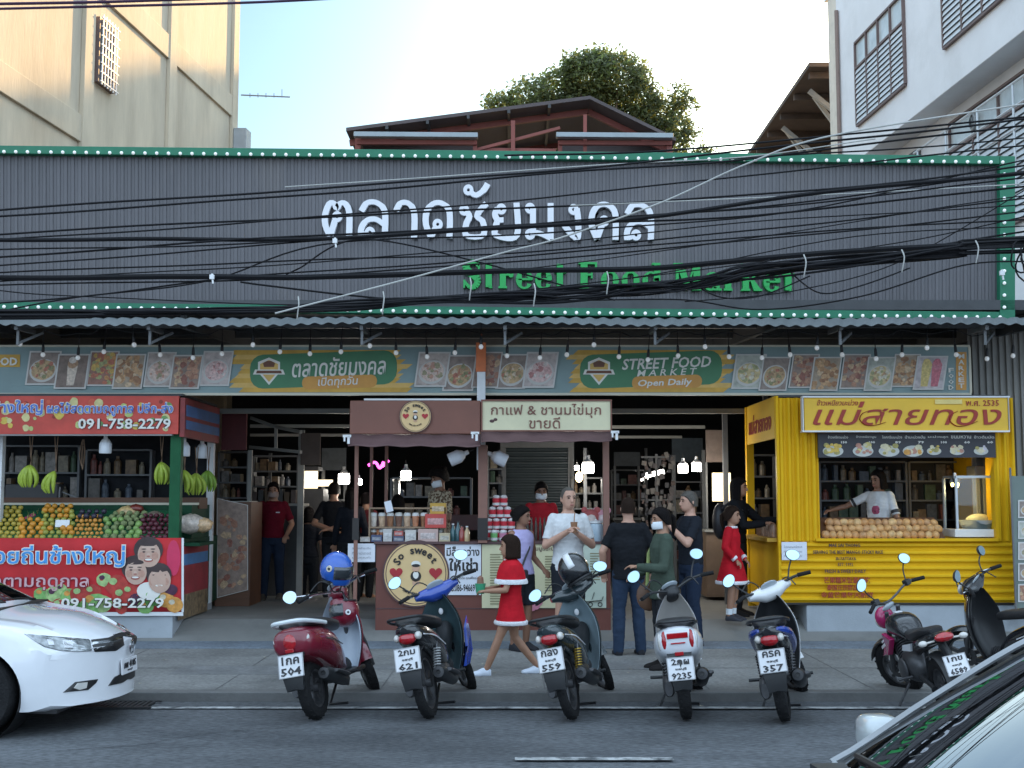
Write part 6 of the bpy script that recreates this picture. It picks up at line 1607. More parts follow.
vcorr(997, 1013, 398, 541, 15.68).build('cladding', M_yel, YS, smooth=50)
vcorr(817.6, 996.9, 398, 433, 15.70).build('cladding', M_yel, YS, smooth=50)
hcorr(781.5, 1013.5, 541.2, 603, 15.68).build('cladding', M_yel, YS, smooth=50)
m = MB(); ybox(m, 781, 604.8, 1014, 602.8, 15.65, 17.6); m.build('base_rail', M_black, YS, smooth=0)
m = MB(); ybox(m, 816, 541.5, 999, 538.5, 15.62, 16.5); m.build('counter', M_yel, YS, smooth=0, bevel=.006)
m = MB(); a = yp(779, 540).x; m.box(a - .015, a + .02, -.03, .05, yp(0, 603).z, yp(0, 396).z); m.build('corner_post', M_yel, YS, smooth=0, bevel=.004)
m = MB(); ybox(m, 816.5, 540, 820, 433, 15.69, 16.0); ybox(m, 994, 540, 997.2, 433, 15.69, 16.0); m.build('hatch_jamb', M_yel, YS, smooth=0)
XL = yp(779.5, 500).x
m = MB(); m.box(XL - .03, XL + .0, .08, 2.0, yp(0, 438).z, yp(0, 396).z); o = m.build('side_sign', M_yelsign, YS, smooth=0)
t = MB(); text_mb(t, 'แม่สายทอง', (0, 0, 0), 1.5, .26, .004, .02, 2, .1, lambda p: Vector((p.y, -p.x, p.z))); 
for i, v in enumerate(t.v): t.v[i] = (v[0] + XL - .034, v[1] + 1.0, v[2] + yp(0, 418).z)
t.build('lettering', M_mred, o, smooth=0)
m = MB(); m.box(XL - .02, XL + .02, .06, 2.0, .3, yp(0, 540).z - .03); m.build('side_panel', M_yel, YS, smooth=0)
m = MB(); m.box(XL - .15, XL + .3, .06, 2.0, yp(0, 540).z - .025, yp(0, 540).z + .02); m.build('side_counter', mat('counter_yellow_dark', (.45, .26, .02), .5, var=.2), YS, smooth=0)
m = MB(); m.box(XL - .04, XL + .06, 1.92, 2.02, .25, yp(0, 396).z); m.build('corner_post', M_yel, YS, smooth=0)
m = MB(); b = yp(1013, 500).x; m.box(b - .03, b, .1, 2.0, .3, yp(0, 397).z); m.build('end_wall', M_yel, YS, smooth=0)
m = MB(); m.box(XL + .4, b - .04, 1.95, 2.0, .3, yp(0, 397).z); m.build('back_wall', mat('stall_inside', (.035, .034, .034), .7, var=.25, scale=2), YS, smooth=0)
m = MB(); m.box(XL, b, .05, 2.0, yp(0, 397).z + .002, yp(0, 397).z + .03); m.build('stall_roof', M_dark, YS, smooth=0)
m = MB(); m.box(XL + .3, 6, -.03, 2.2, -.15, yp(0, 604.8).z - .001); m.build('plinth', M_plinth, YS, smooth=0, bevel=.012)
m = MB(); ybox(m, 804, 430.5, 1008.5, 397.5, 15.47, 15.55); SBY = m.build('sign_board', M_yelsign, YS, smooth=0)
m = MB(); ybox(m, 802.5, 432, 1010, 430.5, 15.45, 15.56); ybox(m, 802.5, 397.5, 1010, 396, 15.45, 15.56); ybox(m, 802.5, 430.5, 804, 397.5, 15.45, 15.56); ybox(m, 1008.5, 430.5, 1010, 397.5, 15.45, 15.56); m.build('sign_frame', M_white, SBY, smooth=0)
t = MB(); text_px(t, 'แม่สายทอง', 813, 401.5, 1001, 425, 15.465, .005, .004, 3, .28, None, YO); t.build('lettering', M_mred, SBY, smooth=0)
m = MB()    # long calligraphic swash tails
for pts in ([(868, 411), (862, 414), (860, 420), (866, 425), (876, 425), (886, 422)], [(958, 411), (951, 415), (950, 421), (957, 426), (968, 425), (978, 421)]):
    m.tube([P(x, y, 15.462) - YO for x, y in spline(pts, 24)], [.006 + .010 * sin(pi * i / 23) for i in range(24)], 6, flat=.4)
m.build('swash_print', M_mred, SBY)
t = MB(); text_px(t, 'ข้าวเหนียวมะม่วง', 817, 399.5, 858, 405.5, 15.465, .003, .008, 1, .25, None, YO); t.build('lettering', M_mred, SBY, smooth=0)
t = MB(); text_px(t, 'พ.ศ. 2535', 966, 400, 999, 406, 15.465, .003, .012, 1, 0, None, YO); t.build('lettering', M_mred, SBY, smooth=0)
m = MB(); a, b = yp(935, 404, 15.46), yp(962, 399.5, 15.46); m.box(a.x, b.x, a.y - .003, a.y, a.z, b.z); m.build('pale_patch', mat('sticker_pale', (.80, .62, .22), .5), SBY, smooth=0)
m = MB(); ybox(m, 818, 457.5, 996, 433, 15.62, 15.66); MS = m.build('menu_strip', mat('menu_charcoal', (.035, .034, .042), .5, var=.1), YS, smooth=0)
rr = random.Random(31)
for i, cx in enumerate((833, 863, 889, 913, 934, 957, 981)):
    m = MB(); c = yp(cx, 449.5, 15.612); k_ = .7 if i > 3 else 1
    m.cur = 0; m.add([(c.x + .13 * k_ * cos(a * pi / 9), c.y, c.z - .02 + .07 * k_ * sin(a * pi / 9)) for a in range(18)], [tuple(range(18))])
    for q in range(12):
        x, z, s = rr.uniform(-.09, .09) * k_, rr.uniform(-.05, .06) * k_, rr.uniform(.02, .05) * k_; m.cur = 1 + rr.randrange(3)
        m.add([(c.x + x + s * cos(a * pi / 4), c.y - .002 - q * .0003, c.z + z + s * .8 * sin(a * pi / 4)) for a in range(8)], [tuple(range(8))])
    m.build('dish_print', [mat('dish_plate', (.50, .50, .46), .5), mat('dish_a%d' % (i % 4), ((.62, .42, .08), (.60, .50, .18), (.55, .50, .55), (.62, .30, .06))[i % 4], .5, var=.3, scale=20), mat('dish_b', (.62, .55, .36), .5, var=.2, scale=20), mat('dish_c%d' % (i % 2), ((.35, .30, .10), (.45, .22, .16))[i % 2], .5, var=.3, scale=20)], MS, smooth=0)
t = MB()
for i, (cx, s_) in enumerate(((838, 'ข้าวเหนียวมะม่วง'), (866, 'ข้าวเหนียวมูน'), (892, 'ไอศกรีมมะม่วง'), (915, 'น้ำมะม่วงปั่น'), (938, 'มะม่วงสุก'), (961, 'ขนมหวาน'), (984, 'ข้าวต้มมัด'))):
    text_px(t, s_, cx - 10, 435.5, cx + 10, 438.5, 15.612, .002, .01, 1, 0, None, YO); text_px(t, ('150', '100', '89', '79', '100', '60', '60')[i], cx + 3, 441, cx + 9, 443.5, 15.612, .002, .03, 1, 0, None, YO)
t.build('lettering', M_ink, MS, smooth=0)
# lettering on the lower cladding
low = YS
for txt, x0, y0, x1, y1, m_ in (('MAE SAI THONG', 829, 543.5, 860, 547, M_brown2), ('SERVING THE BEST MANGO STICKY RICE', 813, 550.3, 883, 553.8, M_brown2), ('IN PATTAYA', 836, 557, 856, 560.2, M_brown2), ('EST. 1992', 838, 562.8, 853, 566, M_brown2), ('FRESH & SWEET DAILY', 825, 569.5, 866, 573, M_brown2),
                              ('芒果糯米饭最好吃', 824, 577, 870, 583.5, M_mred), ('泰国正宗甜品店', 827, 584.5, 863, 590.5, M_mred), ('金黄芒果每天新鲜', 821, 592, 873, 598, M_mred)):
    t = MB(); text_px(t, txt, x0, y0, x1, y1, 15.655, .004, .012, 1, 0, None, YO); t.build('lettering', m_, low, smooth=0)
pp, o_ = poster('paper_notice', 'white paper notice stuck on the left pillar of the yellow stall', 'notice', 781.5, 560, 807, 542, 15.645, M_paper)
t = MB()
for k in range(3): text_px(t, ('โปรดสวมหน้ากาก', 'ก่อนเข้าตลาด', 'ขอบคุณครับ')[k], 784, 545.5 + k * 4.6, 802, 548 + k * 4.6, 15.639, .001, 0, 1, 0, None, o_)
t.build('lettering', mat('print_grey', (.30, .31, .34), .6), pp, smooth=0)
# mangoes in rows on the hatch counter
mg = MB(); mg.ell((0, 0, 0), (.064, .055, .058), 12, 8)
for i, v in enumerate(mg.v): mg.v[i] = (v[0] + .25 * max(0, v[0]) * v[2] * 6, v[1], v[2])
mgs = []
for c in ((.60, .33, .13), (.54, .27, .10), (.64, .40, .18), (.50, .27, .12)):
    mgm = mg.mesh('mango'); mgm.materials.append(mat('mango_skin_%d' % int(c[0] * 100), c, .5, var=.35, scale=14, bump=.2, bscale=40)); mgm.polygons.foreach_set('use_smooth', [True] * len(mgm.polygons)); mgs.append(mgm)
rr = random.Random(41); cz = P(880, 539, 15.65).z
for j in range(3):
    n_ = 16
    a, b = P(822 + j * 2, 530, 15.72 + j * .1), P(942 - j, 530, 15.72 + j * .1)
    for i in range(n_):
        o = bpy.data.objects.new('mango', rr.choice(mgs)); COL.objects.link(o)
        o.location = (a.x + (b.x - a.x) * (i + .5 + .4 * (j % 2)) / (n_ + .4), 15.72 + j * .1 + rr.uniform(-.008, .008), cz + .045 + j * .075 + rr.uniform(-.004, .004)); o.rotation_euler = (rr.uniform(-.7, .7), rr.uniform(-.6, .6), rr.uniform(0, 6)); o.scale = (rr.uniform(.85, 1.08), rr.uniform(.85, 1.05), rr.uniform(.82, 1.05))
        tag(o, 'golden brown mango in the rows along the yellow hatch counter', 'mango', 'mangoes along the hatch')
m = MB(); a, b = P(820, 540, 15.75), P(944, 540, 15.75); m.add([(a.x, 15.68, cz + .002), (b.x, 15.68, cz + .002), (b.x, 16.1, cz + .26), (a.x, 16.1, cz + .26), (a.x, 16.15, cz + .002), (b.x, 16.15, cz + .002)], [(0, 1, 2, 3), (3, 2, 5, 4), (0, 3, 4), (1, 5, 2), (0, 4, 5, 1)])
tag(m.build('mango_tray', M_wood, smooth=0), 'sloping wooden tray under the rows of mangoes', 'tray')
# glass cabinet with a lit heat lamp, rice bowl below
GO = P(967, 537, 15.85); GC = thing('glass_cabinet', 'small glass display cabinet on the right end of the yellow hatch', 'cabinet', GO)
def g2(px, py, Y): return P(px, py, Y) - GO
x0, x1, z0, z1 = g2(940, 0, 15.85).x, g2(994, 0, 15.85).x, .10, g2(0, 478, 15.85).z
m = MB()
for x in (x0, x1):
    for y in (0, .45): m.box(x - .015, x + .015, y - .015, y + .015, z0, z1)
m.box(x0, x1, -.014, .014, z1, z1 + .03); m.box(x0, x1, .436, .464, z1, z1 + .03); m.box(x0 - .014, x0 + .014, .02, .43, z1, z1 + .03); m.box(x1 - .014, x1 + .014, .02, .43, z1, z1 + .03)
m.build('frame', mat('aluminium', (.50, .52, .53), .35, metal=.7, var=.1), GC, smooth=0)
m = MB(); m.box(x0 + .016, x1 - .016, -.004, .0, z0, z1 - .002); m.box(x0 - .002, x0 + .002, .02, .43, z0, z1 - .002); m.build('glass', glassmat('cabinet_glass', (.82, .86, .85)), GC, smooth=0)
m = MB(); m.box(x0 - .05, x1 + .02, -.06, .5, .0, .098); m.build('base_tray', M_white, GC, smooth=0, bevel=.006)
bw = P(980, 527, 16.05); t = thing('rice_bowl', 'wide pale bowl of sticky rice inside the glass cabinet', 'bowl', Vector((bw.x, 16.08, GO.z + .1)))
MB().lathe([(0, .0), (.2, .0), (.26, .10), (.27, .11), (.25, .11), (.19, .02), (0, .02)], n=24).build('bowl', mat('bowl_steel', (.60, .62, .63), .3, metal=.5, var=.05), t)
MB().ell((0, 0, .1), (.17, .15, .09), 16, 10).build('rice', mat('sticky_rice', (.72, .66, .42), .8, var=.15, bump=.5, bscale=60), t)
hl = P(955, 483, 16.0); t = thing('heat_lamp', 'lit heat lamp glowing yellow inside the glass cabinet', 'lamp', hl)
MB().lathe([(.07, .0), (.06, .04), (.025, .08), (.02, .13)], n=16).build('lamp_shade', mat('lamp_alu', (.6, .6, .6), .35, metal=.6), t)
MB().ell((0, 0, -.02), (.05, .05, .05), 14, 10).build('bulb', mat('heat_bulb', (1, .8, .35), .3, var=0, emit=(1, .74, .25), estr=7), t)
pl = bpy.data.lights.new('heat_lamp_light', 'POINT'); pl.energy = 5; pl.color = (1, .75, .35); pl.shadow_soft_size = .05
lo = bpy.data.objects.new('heat_lamp_light', pl); COL.objects.link(lo); lo.location = hl + Vector((0, 0, -.09))
m = MB(); a, b = P(972, 476, 16.1), P(993, 466, 16.1); m.box(a.x, b.x, 16.0, 16.3, a.z, b.z); tag(m.build('speaker_box', mat('speaker_black', (.05, .05, .05), .5), smooth=0, bevel=.01), 'small dark box standing on top of the glass cabinet', 'box')
# menu stand at the right edge
t = thing('menu_stand', 'leaning menu stand with dish photographs at the right edge of the yellow stall', 'menu stand', P(1021, 612, 15.3))
o_ = P(1021, 612, 15.3)
m = MB(); a, b = P(1016, 612, 15.3) - o_, P(1049, 476, 15.3) - o_
m.box(a.x, b.x, 0, .03, a.z, b.z); bd = m.build('board', mat('stand_green', (.16, .20, .18), .5, var=.1), t, smooth=0)
for k, kd in enumerate(('noodle', 'rice', 'seafood', 'noodle', 'meat')):
    y = 500 + k * 21; food_photo(bd, o_, [P(1018, y + 18, 15.293), P(1044, y + 18, 15.293), P(1044, y, 15.293), P(1018, y, 15.293)], 15.29, kd, 300 + k)
m = MB(); m.bar((a.x, -.005, a.z), (a.x - .01, -.005, b.z + .1), .02, .02); m.build('pole', M_steel, t, smooth=0)

# ================================================================= inside the market hall
M_stpale = mat('frame_pale', (.30, .30, .28), .5, var=.1)
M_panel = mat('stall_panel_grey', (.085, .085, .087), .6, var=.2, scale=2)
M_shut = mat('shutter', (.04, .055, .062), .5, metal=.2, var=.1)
def beam(px0, px1, py, Y, th, lab):
    a, b = P(px0, py, Y), P(px1, py, Y)
    tag(MB().box(a.x, b.x, Y, Y + th, a.z - th / 2, a.z + th / 2).build('roof_beam', M_stpale, smooth=0), lab, 'beam')
beam(217, 349, 411, 17.8, .07, 'pale steel beam crossing behind the fruit stall end')
beam(612, 778, 411, 17.8, .07, 'pale steel beam crossing between the brown kiosk and yellow stall')
beam(612, 705, 427, 19.6, .05, 'second thin steel beam right of the cream sign'); beam(614, 682, 437, 21.5, .045, 'third and lowest steel beam right of the cream sign')
beam(250, 352, 426, 19.5, .05, 'second steel beam above the man in the maroon polo'); beam(250, 352, 435, 21.2, .045, 'third steel beam above the man in the maroon polo')
def bar_thing(name, lab, cat, pts, w_, m_=None):
    m = MB()
    for p, q in pts: m.bar(p, q, w_, w_)
    return tag(m.build(name, m_ or M_stpale, smooth=0), lab, cat)
bar_thing('pipe_frame', 'bent pale pipe frame of an awning above the maroon polo man', 'frame', [(P(251, 418, 19), P(276, 427, 18.8)), (P(276, 427, 18.8), P(301, 432, 18.2)), (P(276, 427, 18.8), P(276, 450, 18.8)), (P(250, 447, 19), P(301, 452, 18.2))], .045)
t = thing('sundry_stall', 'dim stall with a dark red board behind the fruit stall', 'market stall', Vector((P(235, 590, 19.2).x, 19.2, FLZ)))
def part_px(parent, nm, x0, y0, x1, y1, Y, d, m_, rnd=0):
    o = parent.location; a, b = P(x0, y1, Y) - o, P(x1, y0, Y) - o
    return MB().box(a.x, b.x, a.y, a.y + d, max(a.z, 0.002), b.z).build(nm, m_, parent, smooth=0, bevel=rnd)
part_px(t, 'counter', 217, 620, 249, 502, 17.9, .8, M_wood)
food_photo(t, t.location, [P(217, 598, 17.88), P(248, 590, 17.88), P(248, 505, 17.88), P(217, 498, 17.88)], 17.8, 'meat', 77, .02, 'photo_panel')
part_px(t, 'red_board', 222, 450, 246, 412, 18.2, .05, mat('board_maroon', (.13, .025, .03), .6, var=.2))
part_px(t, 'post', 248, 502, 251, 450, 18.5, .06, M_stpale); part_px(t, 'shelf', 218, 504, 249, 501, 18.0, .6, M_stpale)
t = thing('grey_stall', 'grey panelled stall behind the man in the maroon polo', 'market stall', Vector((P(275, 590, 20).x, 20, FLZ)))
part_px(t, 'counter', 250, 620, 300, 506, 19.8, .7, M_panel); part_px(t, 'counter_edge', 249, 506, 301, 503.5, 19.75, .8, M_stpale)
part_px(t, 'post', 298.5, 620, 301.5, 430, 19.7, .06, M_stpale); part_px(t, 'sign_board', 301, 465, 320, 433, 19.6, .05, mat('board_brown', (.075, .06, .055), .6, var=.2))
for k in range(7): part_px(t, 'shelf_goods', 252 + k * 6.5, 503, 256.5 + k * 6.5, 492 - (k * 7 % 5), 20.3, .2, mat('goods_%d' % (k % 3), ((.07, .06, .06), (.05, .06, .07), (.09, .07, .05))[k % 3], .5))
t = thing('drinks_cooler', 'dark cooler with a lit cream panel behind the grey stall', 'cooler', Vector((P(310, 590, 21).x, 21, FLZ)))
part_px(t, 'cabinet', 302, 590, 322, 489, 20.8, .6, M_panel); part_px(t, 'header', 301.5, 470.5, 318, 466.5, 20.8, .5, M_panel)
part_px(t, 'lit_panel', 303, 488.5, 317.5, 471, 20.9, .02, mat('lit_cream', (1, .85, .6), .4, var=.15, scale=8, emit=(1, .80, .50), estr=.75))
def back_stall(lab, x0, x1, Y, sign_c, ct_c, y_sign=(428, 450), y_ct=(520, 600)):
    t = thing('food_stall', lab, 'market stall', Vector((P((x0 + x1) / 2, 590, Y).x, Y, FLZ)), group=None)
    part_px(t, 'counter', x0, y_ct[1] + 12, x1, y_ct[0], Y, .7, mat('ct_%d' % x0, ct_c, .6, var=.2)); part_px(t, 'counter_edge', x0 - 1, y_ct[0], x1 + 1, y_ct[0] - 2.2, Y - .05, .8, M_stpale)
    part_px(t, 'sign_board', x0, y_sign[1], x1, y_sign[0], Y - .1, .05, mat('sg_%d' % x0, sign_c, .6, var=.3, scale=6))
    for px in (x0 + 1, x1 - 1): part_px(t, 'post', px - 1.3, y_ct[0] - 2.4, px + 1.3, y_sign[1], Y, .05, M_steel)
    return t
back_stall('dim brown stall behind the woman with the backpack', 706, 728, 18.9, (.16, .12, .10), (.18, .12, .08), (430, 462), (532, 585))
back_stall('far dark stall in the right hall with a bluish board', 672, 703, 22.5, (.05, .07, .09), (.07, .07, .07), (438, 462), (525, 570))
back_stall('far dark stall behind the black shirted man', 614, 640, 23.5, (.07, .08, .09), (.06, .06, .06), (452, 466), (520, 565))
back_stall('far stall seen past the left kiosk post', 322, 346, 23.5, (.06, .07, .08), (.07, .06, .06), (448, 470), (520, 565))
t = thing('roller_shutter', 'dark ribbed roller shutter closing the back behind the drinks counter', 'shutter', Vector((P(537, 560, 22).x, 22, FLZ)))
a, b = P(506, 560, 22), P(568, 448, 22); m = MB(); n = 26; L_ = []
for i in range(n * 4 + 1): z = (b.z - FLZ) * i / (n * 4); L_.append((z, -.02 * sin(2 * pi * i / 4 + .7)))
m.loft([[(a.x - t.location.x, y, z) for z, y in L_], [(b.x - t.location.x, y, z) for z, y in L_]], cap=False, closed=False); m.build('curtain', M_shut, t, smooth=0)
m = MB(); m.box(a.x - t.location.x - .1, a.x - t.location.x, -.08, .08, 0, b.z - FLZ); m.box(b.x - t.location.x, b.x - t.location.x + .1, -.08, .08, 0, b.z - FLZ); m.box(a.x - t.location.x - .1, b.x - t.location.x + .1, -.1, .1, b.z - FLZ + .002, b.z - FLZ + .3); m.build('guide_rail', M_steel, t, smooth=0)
# posts standing in the hall
for i, (px, Y, y0, lab) in enumerate(((646, 24, 448, 'thin steel post far back behind the black shirted man'), (674, 21, 455, 'thin steel post left of the twin lit lamps'), (703.5, 20, 450, 'steel post right of the twin lit lamps'), (725, 18.2, 413, 'thick steel post beside the backpack woman'), (571, 20, 450, 'pale post right of the roller shutter'), (500, 20, 450, 'pale post left of the roller shutter'), (585, 19, 448, 'pale post beside the plush toys'), (270, 21.5, 453, 'thin post behind the grey stall'))):
    a = P(px, y0, Y); w_ = .05 if px != 725 else .07
    tag(MB().box(a.x - w_ / 2, a.x + w_ / 2, Y, Y + w_, FLZ, a.z).build('steel_post', M_steel, smooth=0), lab, 'post')
# lit lamps in the hall
def hall_lamp(px, py, Y, s, lab, w_=.9, col=(1, .95, .86)):
    led(px, py, Y, s, lab, on=True)
    l = bpy.data.lights.new('hall_lamp_light', 'POINT'); l.energy = w_ * 7; l.color = col; l.shadow_soft_size = .08
    o = bpy.data.objects.new('hall_lamp_light', l); COL.objects.link(o); o.location = P(px, py, Y) + Vector((0, -.15, -.22))
hall_lamp(406, 474, 18.8, .95, 'lit white lamp glowing behind the cup rack'); hall_lamp(588, 466, 18.5, 1.05, 'lit lamp glowing right of the roller shutter')
hall_lamp(683, 467, 18.2, .85, 'left one of the twin lit lamps in the right hall'); hall_lamp(696.5, 465.5, 18.2, .85, 'right one of the twin lit lamps in the right hall')
hall_lamp(359, 481, 20, .6, 'small lit lamp just right of the left kiosk post'); hall_lamp(577, 467, 21, .5, 'small lit lamp left of the larger one by the shutter')
hall_lamp(344, 477, 22, 1.2, 'lit lamp showing left of the left kiosk post')
for nm, px, py, Y, sx, sz, col, e, lab in (('tube_light', 654.5, 474.5, 21, .16, .07, (1, .95, .88), 4, 'slanting lit tube far back above the woman in green'), ('tube_light', 641.5, 480.5, 25, .13, .04, (1, .95, .88), 5, 'small lit tube far back beside the black shirted man'), ('light_box', 722, 487, 18.6, .26, .42, (1, .84, .5), .8, 'lit yellow light box behind the backpack woman'), ('neon_sign', 378.5, 465.5, 19.5, .16, .05, (1, .08, .55), 2.2, 'magenta neon scribble left of the cup rack lamp'), ('filament_bulb', 579, 477, 19, .055, .08, (1, .78, .4), 5, 'warm bulb glowing right of the roller shutter'), ('light_box', 324, 483, 23.3, .3, .12, (1, .85, .6), .8, 'dim lit light box between the standing shoppers')):
    q = P(px, py, Y); m = MB()
    if nm == 'tube_light': m.tube([q - Vector((sx, 0, .02)), q + Vector((sx, 0, .05))], sz * .6, 10)
    elif nm == 'neon_sign': m.tube(spline([q + Vector((-sx, 0, 0)), q + Vector((-.05, 0, .05)), q + Vector((.02, 0, -.04)), q + Vector((.08, 0, .06)), q + Vector((.05, 0, -.02)), q + Vector((sx, 0, .08))], 30), .022, 6)
    elif nm == 'filament_bulb': m.ell(q, (sx, sx, sz), 12, 8)
    else: m.box(q.x - sx / 2, q.x + sx / 2, Y, Y + .1, q.z - sz / 2, q.z + sz / 2)
    tag(m.build(nm, mat('lit_%s_%d' % (nm, int(px)), col, .4, var=0, emit=col, estr=e)), lab, 'light')
# goods hanging in the right hall
rr = random.Random(3); t = thing('hanging_rack', 'tall rack crowded with small hanging goods behind the woman in green', 'rack', Vector((P(657, 520, 20.5).x, 20.5, FLZ)))
m = MB(); m.bar((0, 0, 0), (0, 0, 2.25), .04, .04); m.bar((-.25, 0, 2.2), (.25, 0, 2.2), .03, .03); m.bar((-.25, 0, 1.5), (.25, 0, 1.5), .03, .03); m.bar((-.25, 0, .02), (.25, 0, .02), .06, .3); m.build('stand', M_steel, t, smooth=0)
m = MB()
for k in range(90):
    x, z = rr.uniform(-.27, .27), rr.uniform(.9, 2.25); m.cur = rr.randrange(4); m.cbox((x, rr.uniform(-.1, .05), z), rr.uniform(.03, .08), .02, rr.uniform(.04, .12), Matrix.Rotation(rr.uniform(-.3, .3), 3, 'Y'))
o = m.build('hanging_goods', [mat('hg%d' % i, c, .5, var=.3) for i, c in enumerate(((.05, .05, .06), (.12, .10, .10), (.22, .20, .18), (.10, .06, .05)))], t, smooth=0); o['kind'] = 'stuff'
m = MB()
for k in range(9): m.box(XL + YO.x + .15 + k * .13, XL + YO.x + .15 + k * .13 + rr.uniform(.05, .09), 17.3, 17.4, 3.0 + rr.uniform(-.03, .03), 3.28 + rr.uniform(-.05, .05))
o = tag(m.build('hanging_packets', mat('packet_pale', (.24, .24, .24), .4, var=.5, scale=9), smooth=0), 'row of pale packets hanging inside the side opening of the yellow stall', 'packets'); o['kind'] = 'stuff'
m = MB()
for k in range(8): m.lathe([(0, 0), (.035, 0), (.035, .12), (.02, .16), (0, .17)], (XL + YO.x - .02, 15.95 + k * .14, P(0, 540, 15.7).z + .025), n=10)
o = tag(m.build('sauce_jars', mat('jar_tan', (.28, .17, .11), .35, var=.5, scale=9)), 'row of small tan jars on the side counter of the yellow stall', 'jars'); o['kind'] = 'stuff'

# shelves of dim stock along the backs of the stalls
def stock_shelf(lab, x0, x1, y0, y1, Y, rows, seed):
    rr = random.Random(seed); o = P((x0 + x1) / 2, y1, Y); t = thing('stock_shelf', lab, 'shelf', o); a, b = P(x0, y1, Y) - o, P(x1, y0, Y) - o; H_ = b.z - a.z
    m = MB()
    for k in range(rows + 1): m.box(a.x, b.x, 0, .28, a.z + H_ * k / rows - .012, a.z + H_ * k / rows + .012)
    m.box(a.x - .03, a.x, 0, .28, a.z, b.z); m.box(b.x, b.x + .03, 0, .28, a.z, b.z); m.build('frame', M_steel, t, smooth=0)
    g = MB()
    for k in range(rows):
        x = a.x + .02; z = a.z + H_ * k / rows + .013
        while x < b.x - .06:
            w_ = rr.uniform(.05, .16); h_ = min(rr.uniform(.35, .85) * H_ / rows, .34); g.cur = rr.randrange(7)
            if x + w_ > b.x: break
            if rr.random() < .5: g.box(x, x + w_, rr.uniform(.0, .06), .24, z, z + h_)
            else: r_ = min(w_, .1) / 2; g.lathe([(0, 0), (r_, 0), (r_, h_ * .7), (r_ * .45, h_ * .85), (r_ * .45, h_), (0, h_)], (x + r_, .08, z), n=10)
            x += w_ + rr.uniform(.004, .05)
    o2 = g.build('stock', [mat('stock_%d' % i, c, .45, var=.45, scale=16) for i, c in enumerate(((.10, .09, .08), (.16, .05, .04), (.07, .09, .12), (.20, .17, .12), (.05, .09, .05), (.24, .22, .20), (.16, .10, .05)))], t, smooth=0); o2['kind'] = 'stuff'
stock_shelf('dim shelf of jars and boxes deep inside the fruit stall, left part', 4, 78, 446, 500, 17.35, 2, 1)
stock_shelf('dim shelf of jars and boxes deep inside the fruit stall, right part', 86, 150, 450, 500, 17.35, 2, 2)
stock_shelf('dim stock shelf behind the mango seller', 822, 905, 462, 520, 17.5, 3, 3)
stock_shelf('dim stock shelf behind the glass cabinet', 912, 975, 462, 520, 17.55, 3, 4)
stock_shelf('shelf of cups and syrups behind the sweets seller', 392, 470, 478, 516, 18.3, 2, 5)
stock_shelf('tall cluttered shelf left of the maroon polo man', 219, 247, 452, 498, 18.9, 3, 6)
stock_shelf('cluttered shelf behind the grey stall counter', 253, 297, 456, 502, 20.6, 3, 7)
stock_shelf('far cluttered shelf behind the black shirted man', 613, 645, 470, 545, 24.3, 5, 8)
stock_shelf('far cluttered shelf under the twin lit lamps', 676, 702, 482, 560, 22.0, 5, 9)
stock_shelf('crammed shelf left of the roller shutter', 489, 504, 455, 540, 19.8, 6, 10)
stock_shelf('crammed shelf right of the roller shutter', 573, 602, 478, 540, 19.5, 4, 11)
stock_shelf('cluttered shelf behind the standing shoppers', 323, 347, 500, 575, 23.0, 4, 12)
stock_shelf('shelf deep in the yellow stall seen through its side', 752, 776, 455, 520, 18.3, 3, 13)
# ================================================================= scooters and motorcycles
M_tyre = mat('tyre_rubber', (.018, .018, .019), .8, var=.2, scale=12, bump=.5, bscale=60)
M_bplas = mat('black_plastic', (.016, .017, .019), .42, var=.15, scale=8)
M_engine = mat('engine_metal', (.10, .10, .105), .45, metal=.6, var=.25, scale=12)
M_chrome = mat('chrome', (.62, .63, .65), .14, metal=1, var=.05)
M_seat = mat('seat_vinyl', (.014, .014, .016), .5, var=.12, bump=.15, bscale=60)
M_mirror = mat('mirror_glass', (.46, .62, .70), .02, metal=1, var=0)
M_redlens = mat('tail_lens', (.36, .006, .012), .12, var=.25, scale=30, coat=1)
M_clrlens = mat('clear_lens', (.55, .53, .50), .1, var=.15, coat=1)
M_amber = mat('amber_lens', (.50, .17, .02), .15, var=.1, coat=1)
M_plate = mat('plate_white', (.66, .66, .68), .45, var=.06, scale=15)
M_instr = mat('instrument_lens', (.36, .41, .45), .08, var=.15, coat=1)
def paint(name, c, rough=.25): return mat('paint_' + name, c, rough, var=.06, scale=5, coat=.8, metal=0.0)
def ring_x(x, zc, hw, hh, yc=0, n=20, p=2.4):
    out = []
    for k in range(n):
        a = 2 * pi * k / n; c_, s_ = cos(a), sin(a)
        out.append(V(x, yc + hw * math.copysign(abs(c_) ** (2 / p), c_), zc + hh * math.copysign(abs(s_) ** (2 / p), s_)))
    return out
def secloft(mb, secs, ns=24, n=20, p=2.4):
    S = spline(secs, ns); mb.loft([ring_x(x, z, max(.004, hw), max(.004, hh), n=n, p=p) for x, z, hw, hh in S]); return mb
def arcstrip(mb, cx, cz, r, a0, a1, w, th, n=18, crown=.35):
    rings = []
    for i in range(n + 1):
        a = radians(a0 + (a1 - a0) * i / n); d = V(cos(a), 0, sin(a)); rings.append([V(cx, 0, cz) + d * (r + (th if k < 5 else 0) - crown * w * (abs(u) ** 2)) + V(0, u * w, 0) for k, u in enumerate((-1, -.5, 0, .5, 1, 1, .5, 0, -.5, -1))])
    mb.loft(rings)
